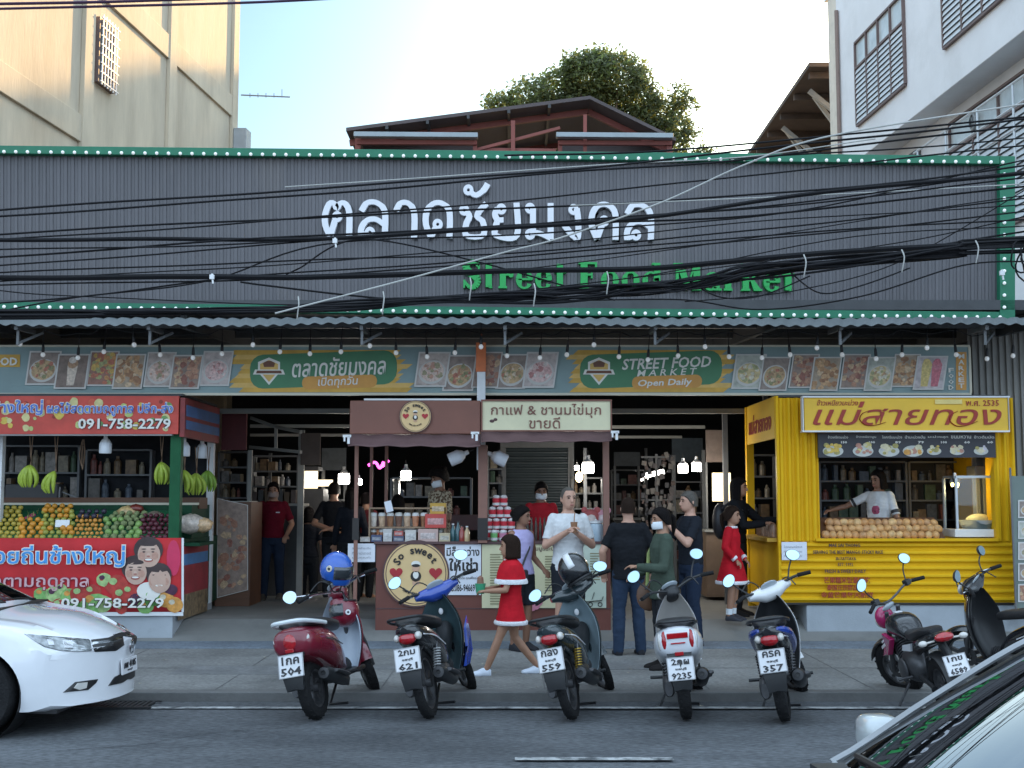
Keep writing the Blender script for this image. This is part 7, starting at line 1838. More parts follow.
def wheel(root, x, r, w, spokes=5, disc=True, rimm=None, nm='wheel'):
    hb = MB(); hb.cyl((x, -.06, r), (x, .06, r), .035, .035, 16)
    if disc: hb.lathe([(.05, .045), (.10, .045), (.10, .05), (.05, .05)], (x, 0, r), 'y', 24)
    h = hb.build(nm, M_engine, root)
    pr = [(r - w * .95, -w * .42), (r - w * .6, -w * .52), (r - w * .2, -w * .42), (r - w * .03, -w * .2), (r, 0), (r - w * .03, w * .2), (r - w * .2, w * .42), (r - w * .6, w * .52), (r - w * .95, w * .42)]
    t = MB(); t.lathe(pr, (x, 0, r), 'y', 40)
    for k in range(44):
        a = 2 * pi * k / 44; c_ = V(x + (r - .006) * cos(a), 0, r + (r - .006) * sin(a))
        t.cbox(c_ + V(0, w * .18 * (-1) ** k, 0), .008, w * .36, .018, Matrix.Rotation(-a, 3, 'Y'))
    t.build('tyre', M_tyre, h)
    rm = MB(); ri = r - w * .9; rm.lathe([(ri, -w * .38), (ri - .02, -w * .34), (ri - .022, 0), (ri - .02, w * .34), (ri, w * .38), (ri + .006, 0), (ri, -w * .38)], (x, 0, r), 'y', 36)
    for k in range(spokes):
        a = 2 * pi * k / spokes + .3; rm.bar((x + .03 * cos(a), .0, r + .03 * sin(a)), (x + (ri - .01) * cos(a + .12), 0, r + (ri - .01) * sin(a + .12)), .03, .035)
    rm.build('rim', rimm or M_engine, h)
    return h
def plate(root, c, w, h, tilt, lines, yaw=0.0):
    t = thing('tmp', 'x', 'x'); 
    rot = Matrix.Rotation(tilt, 3, 'Y')
    def f(p):      # local xz text plane (facing -y) -> plate plane facing -x
        q = Vector((p.y, -p.x, p.z)); return rot @ q
    bpy.data.objects.remove(t)
    m = MB(); m.cbox(c, .006, w, h, rot); pl_ = m.build('number_plate', M_plate, root, smooth=0, bevel=.002)
    m = MB()
    for a in (-1, 1): m.cbox(V(*c) + rot @ V(-.004, a * (w / 2 - .004), 0), .004, .006, h, rot); m.cbox(V(*c) + rot @ V(-.004, 0, a * (h / 2 - .004)), .004, w, .006, rot)
    m.build('plate_rim', mat('plate_edge', (.35, .35, .36), .5), pl_, smooth=0)
    t = MB(); zs = {3: (.30, -.02, -.31), 2: (.24, -.24)}[len(lines)]; hs = {3: (.27, .13, .29), 2: (.36, .36)}[len(lines)]; ws = {3: (.66, .42, .74), 2: (.7, .8)}[len(lines)]
    for tx, z, hh, ww in zip(lines, zs, hs, ws): text_mb(t, tx, V(*c) + rot @ V(-.005, 0, z * h), ww * w, hh * h, .002, .025, 1, 0, f)
    t.build('lettering', M_black_, pl_, smooth=0)
    return pl_
M_black_ = mat('plate_ink', (.015, .015, .02), .5)
def mirror(root, base, head, r, oval=1.25, stemm=None, face=(-1, 0, .12), tilt=0.0):
    base, head = V(*base), V(*head)
    m = MB(); mid = (base + head) / 2 + V(.03, 0, .0); m.tube(spline([base, mid, head], 10), .007, 8)
    st = m.build('mirror', stemm or M_bplas, root)
    fdir = V(*face).normalized(); side = V(0, 1, 0); up = fdir.cross(side).normalized()
    if up.z < 0: up = -up
    side = Matrix.Rotation(tilt, 3, fdir) @ side; up2 = Matrix.Rotation(tilt, 3, fdir) @ up
    def disc(d, k): return [head + fdir * d + side * (r * oval * k * cos(2 * pi * i / 24) * (1 + .08 * sin(2 * pi * i / 24))) + up2 * (r * k * sin(2 * pi * i / 24)) for i in range(24)]
    m = MB(); m.loft([disc(-.035, .3), disc(-.025, .75), disc(-.006, 1.0), disc(.004, 1.0), disc(.006, .94)]); m.build('mirror_shell', stemm if stemm is M_chrome else M_bplas, st)
    m = MB(); m.loft([disc(.0065, .93), disc(.0075, .93)]); m.build('mirror_glass', M_mirror, st)
    return st
def steer(root, ang, piv, rake=26):
    ax = V(-sin(radians(rake)), 0, cos(radians(rake))); p = V(*piv)
    M_ = Matrix.Translation(p) @ Matrix.Rotation(radians(ang), 4, ax) @ Matrix.Translation(-p)
    for ch in root.children:
        b = ch.name.split('.')[0]
        if b in ('handlebar', 'handlebar_cover', 'instrument_panel', 'headlight', 'headlight_cowl', 'mirror', 'fork', 'front_mudguard') or b == 'front_wheel': ch.matrix_basis = M_
def spring(root, p0, p1, r, col, turns=9):
    p0, p1 = V(*p0), V(*p1); m = MB(); m.tube([p0, p1], r * .38, 8); o = m.build('shock_absorber', M_engine, root)
    d = (p1 - p0); ax = d.normalized(); a = ax.orthogonal().normalized(); b = ax.cross(a); pts = []
    for i in range(turns * 10 + 1):
        t = i / (turns * 10); an = 2 * pi * turns * t; pts.append(p0 + d * (.18 + .66 * t) + (a * cos(an) + b * sin(an)) * r)
    m = MB(); m.tube(pts, r * .22, 5); m.build('spring', col, o)

def scooter(label, rear_px, rear_py, heading, lean, S):
    q = GX(rear_px, rear_py, 0); hd = radians(heading)
    xr, xf = -.60, S.get('xf', .62); r = S.get('r', .27)
    root = thing('scooter', label, 'scooter', (q.x - xr * cos(hd), q.y - xr * sin(hd), .006), (radians(lean), 0, hd), None)
    pm, tm, im = S['paint'], S.get('tail', S['paint']), S.get('inner', M_bplas)
    retro = S.get('retro', False); w = S.get('w', .085)
    wheel(root, xr, r, w, 5, False); wheel(root, xf, r, w * .95, 5, True, nm='front_wheel')
    # tail
    m = MB()
    if retro: secloft(m, [(-.93, .66, .06, .05), (-.90, .66, .15, .11), (-.78, .64, .19, .14), (-.55, .60, .205, .165), (-.32, .53, .19, .18), (-.12, .45, .14, .15), (0, .38, .10, .10)], 30)
    else: secloft(m, [(-.93, .76, .035, .03), (-.86, .735, .10, .07), (-.70, .69, .135, .10), (-.48, .62, .145, .12), (-.26, .53, .14, .13), (-.08, .46, .12, .12), (.04, .40, .09, .08)], 30)
    m.build('tail_fairing', tm, root, smooth=50)
    m = MB(); sx = .165 if retro else .135; dz = -.02 if retro else .0
    secloft(m, [(-.82, .80 + dz, .07, .02), (-.74, .815 + dz, sx * .9, .038), (-.52, .80 + dz, sx, .045), (-.34, .775 + dz, sx, .045), (-.12, .745 + dz, sx * .85, .045), (.04, .72 + dz, .075, .04), (.08, .71 + dz, .03, .02)], 26, 18, 3.0)
    m.build('seat', M_seat, root, smooth=50)
    rz = .82 if not retro else .79
    m = MB(); m.tube(spline([(-.48, .155, rz - .03), (-.70, .165, rz), (-.92, .12, rz + .035), (-.97, 0, rz + .04), (-.92, -.12, rz + .035), (-.70, -.165, rz), (-.48, -.155, rz - .03)], 28), S.get('rail_r', .013), 8); m.build('grab_rail', S.get('rail', M_bplas), root)
    if S.get('side_stripe'):
        m = MB()
        for q_ in (1, -1): m.tube([(x, q_ * (hw * 1.0), z) for x, z, hw in spline([(-.90, .77, .075), (-.72, .73, .135), (-.48, .66, .15), (-.22, .56, .145), (-.05, .47, .12)], 16)], [.012, .02, .028, .032, .034, .036, .038, .04, .04, .04, .038, .036, .032, .028, .02, .012], 8, flat=1.0)
        m.build('side_panel', S['side_stripe'], root)
    # leg shield, front cover
    def shield(off, wk, m_, nm, sweep=.22, z_lo=.27):
        sec = spline([(.40, .95, .07), (.445, .86, .13), (.475, .74, .185), (.475, .60, .20), (.43, .46, .185), (.35, .34, .16), (.26, z_lo, .14)], 22); rings = []
        for x, z, hw in sec:
            hw *= wk; up_, dn_ = [], []
            for k in range(13):
                u = -1 + k / 6; bx = x + off - sweep * (abs(u) ** 2.2) * hw / .2
                up_.append(V(bx, u * hw, z)); dn_.append(V(bx - .022 * (1 - .6 * abs(u)), u * hw * .97, z))
            rings.append(up_ + dn_[::-1])
        g = MB(); g.loft(rings); g.build(nm, m_, root, smooth=60)
    shield(.02, S.get('shield_w', 1.0), pm, 'front_cover'); shield(-.012, S.get('shield_w', 1.0) * .94, im, 'leg_shield')
    if S.get('wing'):
        m = MB()
        for q_ in (1, -1):
            prof = [(.46, .72), (.50, .58), (.47, .42), (.38, .30), (.22, .30), (.30, .46), (.36, .62)]
            m.prism(prof, lambda p: (p[0] - .02, q_ * (.19 + .02 * (p[0] > .4)), p[1]), lambda p: (p[0] - .02, q_ * (.215 - .05 * (p[1] < .35)), p[1]))
        m.build('leg_wing', S['wing'], root, smooth=0, bevel=.01)
    # floor or spine
    m = MB()
    if S.get('floor', True): m.box(-.12, .34, -.15, .15, .27, .315); nm = 'footboard'
    else: secloft(m, [(-.10, .52, .11, .10), (.08, .48, .075, .09), (.25, .50, .07, .08), (.40, .62, .08, .10)], 16); nm = 'frame_cover'
    m.build(nm, S.get('floorm', M_bplas), root, smooth=40, bevel=.012)
    # forks, front mudguard
    m = MB()
    for y in (-.07, .07): m.tube([(xf, y, r), (xf - .07, y, .46), (.44, y * .7, .68)], [.02, .022, .02], 10)
    m.build('fork', M_engine, root)
    m = MB(); arcstrip(m, xf, r, r + .025, 5, 165, .065, .008); m.build('front_mudguard', S.get('fender', pm), root, smooth=60)
    # handlebar
    hz = S.get('hz', .99); hx_ = .36
    m = MB(); secs = []
    for y, rr_ in ((-.21, .028), (-.15, .05), (-.07, .075), (0, .082), (.07, .075), (.15, .05), (.21, .028)):
        secs.append([V(hx_ + .03 - .25 * abs(y) * .6 + rr_ * 1.15 * cos(2 * pi * k / 16), y, hz - .015 + .02 * (abs(y) > .1) + rr_ * .95 * sin(2 * pi * k / 16)) for k in range(16)])
    if retro:
        m.ell((hx_ + .08, 0, hz - .03), (.13, .095, .085), 18, 12)
    else: m.loft(secs)
    m.build('handlebar_cover', S.get('cowl', pm), root, smooth=60)
    rot = Matrix.Rotation(radians(-42), 3, 'Y'); m = MB(); m.ell((hx_ - .035 if not retro else hx_ + .03, 0, hz + .055 if not retro else hz + .04), (.012, .085, .05), 18, 8, rot); m.build('instrument_panel', M_instr, root)
    m = MB(); m.ell((hx_ + (.13 if not retro else .19), 0, hz - .03), (.03, .08, .055), 16, 10); m.build('headlight', M_clrlens, root)
    for q_ in (1, -1):
        m = MB(); m.tube(spline([(hx_, q_ * .06, hz), (hx_ - .03, q_ * .18, hz + .035), (hx_ - .09, q_ * .28, hz + .045), (hx_ - .14, q_ * .36, hz + .035)], 12), .012, 8); hb = m.build('handlebar', S.get('barm', M_bplas), root)
        m = MB(); m.tube([(hx_ - .085, q_ * .275, hz + .045), (hx_ - .148, q_ * .375, hz + .033)], [.019, .018], 12); m.build('grip', M_tyre, hb)
        m = MB(); m.tube([(hx_ - .03, q_ * .23, hz + .03), (hx_ + .0, q_ * .28, hz + .03), (hx_ - .07, q_ * .37, hz + .02)], .006, 6); m.build('brake_lever', M_chrome, hb)
        if not (S.get('one_mirror') and q_ == -1):
            mh = S.get('mh', .21)
            mirror(root, (hx_ - .03, q_ * .20, hz + .04), (hx_ - .02, q_ * S.get('my', .33), hz + mh), S.get('mr', .05), S.get('mo', 1.35), S.get('mirror', None), tilt=q_ * S.get('mt', .35))
    # tail light, indicators, mudguard, plate
    if retro:
        if S.get('hlight'):
            m = MB()
            for q_ in (1, -1): m.ell((-.885, q_ * .105, .67), (.045, .032, .085), 12, 10)
            m.cbox((-.925, 0, .715), .03, .17, .045); m.cbox((-.925, 0, .655), .03, .12, .012); m.build('tail_light', M_redlens, root, bevel=.006)
            m = MB()
            for q_ in (1, -1): m.ell((-.878, q_ * .145, .67), (.03, .018, .07), 10, 8)
            m.build('indicator', M_clrlens, root)
        else:
            m = MB(); m.ell((-.925, 0, .665), (.025, .055, .065), 14, 10); m.build('tail_light', M_redlens, root)
            for q_ in (1, -1): m = MB(); m.ell((-.875, q_ * .125, .665), (.035, .032, .055), 12, 10, Matrix.Rotation(q_ * -.3, 3, 'X')); m.build('indicator', M_clrlens, root)
        pz, px_ = S.get('pz', .485), -.955
    else:
        m = MB(); m.ell((-.885, 0, .69), (.06, .075, .052), 16, 10); m.build('tail_light', M_redlens, root)
        for q_ in (1, -1): m = MB(); m.ell((-.862, q_ * .088, .70), (.06, .03, .034), 12, 8); m.build('indicator', S.get('ind', M_clrlens), root)
        pz, px_ = S.get('pz', .535), -.965
    m = MB()
    rings = []
    for x, z, hw in ((-.80, .62, .10), (-.90, .60, .10), (-.955, .52, .095), (-.975, .40, .085), (-.97, .30, .07)):
        rings.append([V(x, -hw, z - .015), V(x - .015, 0, z), V(x, hw, z - .015), V(x + .02, hw, z - .02), V(x + .008, 0, z - .012), V(x + .02, -hw, z - .02)])
    m.loft(rings); m.build('rear_mudguard', S.get('mud', M_bplas), root, smooth=50)
    plate(root, (px_ - .022, 0, pz), .215, .185, .22, S['plate'])
    m = MB(); m.cbox((px_ + .0, 0, pz + (.115 if retro else -.125)), .02, .07, .03); m.build('reflector', M_redlens, root, smooth=0, bevel=.004)
    # engine, gearbox, exhaust, shocks, stand
    m = MB(); secloft(m, [(-.70, .27, .03, .06), (-.62, .28, .05, .085), (-.35, .30, .05, .085), (-.05, .31, .05, .08), (.06, .30, .03, .05)], 16); m.M = None
    for i, v in enumerate(m.v): m.v[i] = (v[0], v[1] + .115, v[2])
    m.build('gearbox', M_engine, root, smooth=50)
    m = MB(); m.ell((-.12, 0, .33), (.20, .11, .10), 16, 10); m.cyl((.02, 0, .34), (.22, 0, .35), .06, .055, 14)
    for k in range(6): m.cyl((.05 + k * .025, 0, .34), (.058 + k * .025, 0, .34), .08, .08, 14)
    m.build('engine', M_engine, root)
    m = MB(); m.tube(spline([(.10, -.04, .26), (-.05, -.10, .20), (-.25, -.15, .24)], 10), .018, 8); m.tube([(-.22, -.155, .24), (-.28, -.16, .26), (-.68, -.165, .36), (-.72, -.165, .37)], [.03, .055, .062, .045], 16); ex = m.build('exhaust', S.get('exh', M_bplas), root)
    m = MB(); m.lathe([(.045, 0), (.045, -.01), (.02, -.012), (.018, .02)], (-.722, -.165, .371), 'x', 16); m.build('exhaust_tip', M_engine, ex)
    m = MB(); m.tube(spline([(-.34, -.225, .30), (-.5, -.228, .345), (-.62, -.225, .37)], 10), .03, 8, flat=.5); m.build('heat_shield', S.get('hshield', M_engine), ex)
    for q_ in ((1, -1) if not retro else (1,)): spring(root, (xr + .01, q_ * .115, r + .03), (-.50, q_ * .135, .60), .028, S.get('spring', M_engine))
    m = MB(); m.tube([(.02, .10, .26), (.06, .22, .02)], .011, 8); m.cbox((.07, .235, .016), .05, .04, .012); m.build('side_stand', M_engine, root)
    m = MB()
    for q_ in (1, -1): m.tube([(-.22, q_ * .10, .30), (-.22, q_ * .27, .31)], .014, 8)
    m.tube([(.06, .05, .20), (-.15, .05, .06), (-.18, -.12, .05)], .012, 8); m.build('footpeg', M_bplas, root)
    m = MB()
    for q_ in (1, -1): m.tube(spline([(hx_ - .05, q_ * .24, hz + .03), (hx_ + .05, q_ * .17, hz + .10), (hx_ + .10, q_ * .08, hz + .02), (.44, q_ * .05, .80)], 14), .006, 5)
    m.build('brake_cable', M_bplas, root)
    m = MB()
    for q_ in (1, -1): m.tube(spline([(-.80, q_ * (.155 if retro else .115), .645 if retro else .70), (-.55, q_ * (.208 if retro else .147), .63 if retro else .655), (-.25, q_ * (.188 if retro else .146), .55 if retro else .55)], 12), .006, 5)
    m.build('side_decal', M_chrome if retro else M_plate, root)
    steer(root, S.get('steer', 28), (hx_, 0, hz))
    if S.get('emblem'): m = MB(); m.ell((.385, .0, .80), (.01, .022, .03), 12, 8); m.build('emblem', M_plate, root)
    return root

mar = paint('maroon', (.17, .010, .025)); blk = paint('black', (.012, .013, .016)); blu = paint('blue', (.02, .06, .34)); wht = paint('white', (.66, .67, .68)); tealb = paint('black_teal', (.022, .034, .040))
slv = paint('silver', (.64, .66, .70), .3); sil2 = mat('inner_silver', (.46, .52, .60), .35, var=.1)
s1 = scooter('maroon retro scooter with a white seat edge parked left of the row', 318, 720, 78, -11, dict(paint=mar, tail=mar, inner=sil2, retro=True, rail=mat('rail_white', (.62, .66, .68), .3), rail_r=.018, barm=M_chrome, mirror=M_chrome, mo=1.05, mr=.058, mh=.10, my=.42, mt=0, cowl=mar, plate=('1กค', '504'), w=.10, r=.25, exh=M_bplas, one_mirror=True, hz=1.0))
s2 = scooter('black scooter with a blue handlebar cover and plate 621', 431, 719, 80, -11, dict(paint=blk, inner=mat('inner_teal', (.04, .07, .08), .35, var=.1), wing=blu, cowl=blu, plate=('2กม', 'ชลบุรี', '621'), spring=mat('spring_white', (.4, .4, .4), .4), emblem=True, floor=False, r=.285, w=.08))
s3 = scooter('black underbone scooter with plate 559 carrying a helmet on its mirror', 574, 720, 76, -12, dict(paint=tealb, inner=mat('inner_silver2', (.20, .26, .29), .3, var=.1), cowl=tealb, plate=('กลง', 'ชลบุรี', '559'), spring=mat('spring_gold', (.45, .30, .05), .35, metal=.5), emblem=True, floor=False, r=.285, w=.078, one_mirror=False, mh=.10))
s4 = scooter('silver retro scooter with a red H shaped tail light and plate 9235', 687, 720, 83, -6, dict(paint=slv, tail=slv, inner=mat('inner_champagne', (.40, .38, .36), .35, metal=.3, var=.1), retro=True, hlight=True, rail=M_bplas, cowl=M_bplas, plate=('2กผ', 'ชลบุรี', '9235'), r=.25, w=.10, mt=.3, mh=.23, shield_w=.95, pz=.46))
s5 = scooter('white and blue scooter with plate 357 beside the yellow stall', 786, 722, 76, -9, dict(paint=wht, tail=blk, side_stripe=blu, inner=M_bplas, cowl=wht, plate=('ครค', 'ชลบุรี', '357'), r=.27, w=.10, mt=.5, mh=.22))
s7 = scooter('black scooter with two mirrors parked at the far right behind the car', 1068, 702, 112, -9, dict(paint=blk, inner=M_bplas, cowl=blk, plate=('3กข', 'ชลบุรี', '118'), mh=.22, mt=.5))

# ---- naked motorcycle
def naked_bike(label, rear_px, rear_py, heading, lean):
    q = GX(rear_px, rear_py, 0); hd = radians(heading); xr, xf, r = -.66, .66, .30
    root = thing('motorcycle', label, 'motorcycle', (q.x - xr * cos(hd), q.y - xr * sin(hd), .006), (radians(lean), 0, hd))
    pink = paint('pink', (.40, .015, .11)); wheel(root, xr, r, .13, 6, True); wheel(root, xf, r, .12, 6, True, nm='front_wheel')
    m = MB(); secloft(m, [(-.12, .74, .10, .06), (.02, .80, .145, .10), (.20, .82, .16, .115), (.34, .80, .12, .09), (.40, .77, .06, .05)], 18); m.build('fuel_tank', blk, root)
    m = MB(); m.cbox((.22, .0, .938), .10, .07, .004); m.build('tank_label', M_plate, root)
    m = MB(); secloft(m, [(-.74, .84, .06, .03), (-.55, .82, .13, .045), (-.30, .76, .135, .05), (-.08, .75, .09, .05)], 16, 18, 3); m.build('seat', M_seat, root)
    m = MB(); secloft(m, [(-.92, .80, .03, .03), (-.80, .79, .10, .055), (-.55, .74, .12, .07), (-.30, .68, .10, .07)], 16); m.build('tail_fairing', blk, root)
    m = MB(); m.ell((-.90, 0, .80), (.05, .095, .045), 16, 10); m.build('tail_light', M_redlens, root)
    for s_ in (1, -1):
        m = MB(); m.tube([(-.84, s_ * .08, .77), (-.86, s_ * .17, .77)], .01, 6); m.ell((-.86, s_ * .20, .77), (.035, .045, .03), 12, 8); m.build('indicator', M_clrlens, root)
    m = MB(); m.tube(spline([(-.78, 0, .74), (-.92, 0, .62), (-1.0, 0, .50)], 8), .035, 8, flat=1.6); arcstrip(m, xr, r, r + .03, 60, 175, .09, .01); m.build('rear_mudguard', M_bplas, root, smooth=50)
    plate(root, (-1.055, 0, .56), .22, .19, .35, ('1กข', 'ชลบุรี', '6589'))
    m = MB(); m.tube([(.42, 0, .80), (.25, 0, .60), (-.10, 0, .55), (-.34, 0, .62), (-.8, 0, .76)], .025, 8); m.tube([(.42, 0, .72), (.30, 0, .30), (-.25, 0, .26), (-.34, 0, .60)], .024, 8)
    for s_ in (1, -1): m.tube([(-.30, s_ * .09, .36), (xr, s_ * .11, r)], .024, 8)
    m.build('frame', M_bplas, root)
    m = MB(); m.ell((0, 0, .42), (.24, .15, .17), 16, 10); m.cyl((.12, 0, .45), (.26, 0, .62), .09, .085, 14)
    for k in range(6): m.cyl((.15 + k * .018, 0, .49 + k * .022), (.158 + k * .018, 0, .498 + k * .022), .115, .115, 14)
    m.ell((0, .15, .40), (.12, .03, .12), 16, 8); m.build('engine', M_engine, root)
    m = MB()
    for s_ in (1, -1): m.tube([(xf, s_ * .09, r), (.50, s_ * .09, .70), (.40, s_ * .09, .95)], [.028, .026, .022], 10)
    m.build('fork', M_engine, root)
    m = MB(); arcstrip(m, xf, r, r + .03, 20, 150, .07, .01); m.build('front_mudguard', M_bplas, root, smooth=50)
    m = MB()
    for s_ in (1, -1):
        m.prism([(.10, .70), (.34, .74), (.48, .62), (.60, .46), (.44, .50), (.26, .52)], lambda p: (p[0], s_ * .13, p[1]), lambda p: (p[0], s_ * (.19 - .1 * (p[0] > .45)), p[1]))
    m.build('tank_shroud', pink, root, smooth=0, bevel=.012)
    m = MB(); m.cbox((.33, .192, .61), .13, .004, .03, Matrix.Rotation(.4, 3, 'Y')); m.cbox((.32, .192, .66), .07, .004, .02, Matrix.Rotation(.4, 3, 'Y')); m.build('shroud_marking', M_plate, root)
    m = MB(); m.ell((.56, 0, .86), (.09, .11, .12), 16, 10); hl = m.build('headlight_cowl', pink, root); m = MB(); m.ell((.62, 0, .84), (.05, .085, .085), 14, 10); m.build('headlight', M_clrlens, hl)
    m = MB(); m.ell((.44, 0, .98), (.025, .09, .045), 14, 8, Matrix.Rotation(-.7, 3, 'Y')); m.build('instrument_panel', M_instr, root)
    m = MB(); m.tube(spline([(.24, .42, 1.10), (.30, .26, 1.13), (.38, .11, 1.06), (.39, 0, 1.04), (.38, -.11, 1.06), (.30, -.26, 1.13), (.24, -.42, 1.10)], 26), .012, 8); hb = m.build('handlebar', M_engine, root)
    for s_ in (1, -1):
        m = MB(); m.tube([(.285, s_ * .30, 1.125), (.235, s_ * .43, 1.098)], .02, 10); m.build('grip', M_tyre, hb); m = MB(); m.cbox((.31, s_ * .25, 1.13), .07, .07, .06); m.build('switch_box', M_bplas, hb, bevel=.01)
        mirror(root, (.30, s_ * .24, 1.14), (.30, s_ * .34, 1.36), .055, 1.4, tilt=s_ * .5)
    m = MB(); m.tube(spline([(.22, -.06, .34), (.10, -.14, .22), (-.2, -.17, .24)], 8), .022, 8); m.tube([(-.18, -.175, .24), (-.25, -.18, .27), (-.62, -.20, .46), (-.70, -.20, .50)], [.035, .06, .065, .05], 14); ex = m.build('exhaust', M_bplas, root)
    m = MB(); m.tube([(-.32, -.255, .34), (-.62, -.262, .49)], .03, 8, flat=.4); m.build('heat_shield', M_chrome, ex)
    m = MB(); m.tube([(.0, .12, .26), (.06, .28, .02)], .013, 8)
    for s_ in (1, -1): m.tube([(-.12, s_ * .12, .34), (-.12, s_ * .26, .34)], .014, 8)
    m.build('side_stand', M_engine, root)
    m = MB(); m.prism([(-.34, .70), (-.10, .66), (-.06, .60), (-.30, .62)], lambda p: (p[0], .12, p[1]), lambda p: (p[0], .14, p[1])); m.prism([(-.34, .70), (-.10, .66), (-.06, .60), (-.30, .62)], lambda p: (p[0], -.14, p[1]), lambda p: (p[0], -.12, p[1])); m.build('side_panel', slv, root, smooth=0)
    steer(root, 28, (.40, 0, 1.0))
    return root
nb = naked_bike('black motorcycle with a pink shroud and plate 6589 half hidden by the near car', 958, 720, 93, -12); nb.scale = (.87, .87, .87)

# ---- helmets
def helmet(name, lab, loc, rot, shellm, s=1.0, stripe=None, visor=True, emblem=None):
    t = thing(name, lab, 'helmet', loc, rot)
    m = MB(); n = 26; rings = []
    for j in range(13):
        ph = -.62 + (pi / 2 + .62) * j / 12
        rings.append([V(.135 * s * cos(ph) * cos(2 * pi * k / n), .125 * s * cos(ph) * sin(2 * pi * k / n), .14 * s * sin(ph) - (.03 * s if (ph < -.3 and abs(k - 0) not in range(6, 21)) else 0)) for k in range(n)])
    m.loft(rings); m.build('shell', shellm, t, smooth=60)
    m = MB(); m.loft([[V(.118 * s * cos(2 * pi * k / n), .108 * s * sin(2 * pi * k / n), z) for k in range(n)] for z in (-.084 * s, -.095 * s)]); m.build('lining', M_seat, t)
    if visor:
        m = MB(); rows = []
        for j in range(5):
            ph = -.45 + .75 * j / 4; rows.append([V(.142 * s * cos(ph) * cos(a), .132 * s * cos(ph) * sin(a), .145 * s * sin(ph)) for a in [(-1.25 + 2.5 * k / 12) for k in range(13)]])
        m.loft(rows, cap=False, closed=False); o = m.build('visor', mat('visor_smoke', (.03, .035, .04), .08, coat=1), t, smooth=60); o.modifiers.new('t', 'SOLIDIFY').thickness = .004
    if stripe:
        m = MB(); rows = []
        for j in range(17):
            a = -.5 + (pi + .4) * j / 16; rows.append([V(.1385 * s * cos(a), y * s, .1435 * s * sin(a)) for y in (-.028, 0, .028)])
        m.loft(rows, cap=False, closed=False); o = m.build('stripe', stripe, t, smooth=60); o.modifiers.new('t', 'SOLIDIFY').thickness = .004
    if emblem:
        m = MB(); m.lathe([(.0, -.128 * s), (.024 * s, -.128 * s), (.026 * s, -.118 * s)], (-.0, 0, .02 * s), 'y', 18); e_ = m.build('emblem', emblem, t)
        m = MB(); m.lathe([(.0, -.131 * s), (.011 * s, -.131 * s), (.012 * s, -.12 * s)], (-.0, 0, .02 * s), 'y', 14); m.build('emblem_centre', M_bplas, e_)
    m = MB(); m.tube(spline([V(.0, .11, -.08) * s, V(.02, .06, -.17) * s, V(.02, -.06, -.17) * s, V(0, -.11, -.08) * s], 12), .007, 6); m.build('chin_strap', M_seat, t)
    return t
bpy.context.view_layer.update()
def on(root, p): return root.matrix_basis @ V(*p)
helmet('helmet', 'glossy blue helmet with a white ringed badge hung on the maroon scooter handlebar', P(336.5, 569, on(s1, (.35, -.25, 1.0)).y - .1), (.1, .15, -.35), paint('helmet_blue', (.012, .09, .42)), 1.12, None, True, mat('badge_pale', (.60, .55, .45), .4))
helmet('helmet', 'glossy black helmet with a broad white stripe on the underbone scooter', P(574, 570, on(s3, (.33, -.25, 1.0)).y - .08), (-.55, .1, 1.45), blk, 1.12, mat('stripe_white', (.70, .71, .72), .35), False)
hh = helmet('helmet', 'dark red helmet with a silver marking hung under the maroon handlebar', on(s1, (.30, -.05, .80)), (0.2, 3.1, .4), mar, 1.0, None, True, mat('badge_silver', (.45, .46, .48), .3, metal=.6))
# ================================================================= cars
M_carglass = glassmat('car_glass', (.22, .25, .25), 0.0, 1.65)
M_trim = mat('car_black_trim', (.014, .014, .015), .4, var=.1)
M_cabin = mat('cabin_dark', (.05, .05, .052), .7, var=.2)
def lerp_tab(tab, x):
    n = len(tab); k = max(0, min(n - 2, next((i for i in range(n - 1) if x <= tab[i + 1][0]), n - 2)))
    a, b = tab[k], tab[k + 1]; h = b[0] - a[0]; u = max(0, min(1, (x - a[0]) / h)); out = []
    for c in range(1, len(a)):
        def sl(i): return (tab[i + 1][c] - tab[i][c]) / (tab[i + 1][0] - tab[i][0])
        def tg(i):
            if i == 0 or i == n - 1: return sl(min(i, n - 2))
            p, q = sl(i - 1), sl(i); return 0 if p * q <= 0 else 2 * p * q / (p + q)
        out.append((2 * u ** 3 - 3 * u * u + 1) * a[c] + (u ** 3 - 2 * u * u + u) * h * tg(k) + (3 * u * u - 2 * u ** 3) * b[c] + (u ** 3 - u * u) * h * tg(k + 1))
    return out
# x forward, front axle at x=0.  station table: x, zbelt, ztop, half width, half roof width, z bottom
CAR = [(-3.62, .80, .84, .70, .50, .40), (-3.50, .92, .97, .80, .58, .26), (-3.2, .96, 1.03, .85, .62, .22), (-2.95, .965, 1.08, .865, .62, .20), (-2.55, .965, 1.30, .875, .585, .19), (-2.2, .965, 1.41, .88, .575, .18), (-1.7, .955, 1.435, .88, .58, .18),
       (-1.25, .945, 1.43, .88, .575, .18), (-.95, .935, 1.375, .88, .575, .18), (-.5, .915, 1.165, .88, .615, .18), (-.10, .895, .965, .877, .66, .18), (.0, .885, .935, .875, .66, .18), (.35, .845, .885, .865, .62, .18), (.62, .775, .80, .845, .58, .18), (.80, .70, .715, .82, .56, .20), (.90, .655, .665, .79, .54, .22)]
WHEELS = (0.0, -2.68)
CAR2 = CAR[:7] + [(-1.25, .945, 1.455, .88, .575, .18), (-.95, .935, 1.43, .88, .575, .18), (-.76, .925, 1.365, .88, .575, .18), (-.43, .912, 1.17, .88, .62, .18)] + CAR[10:]
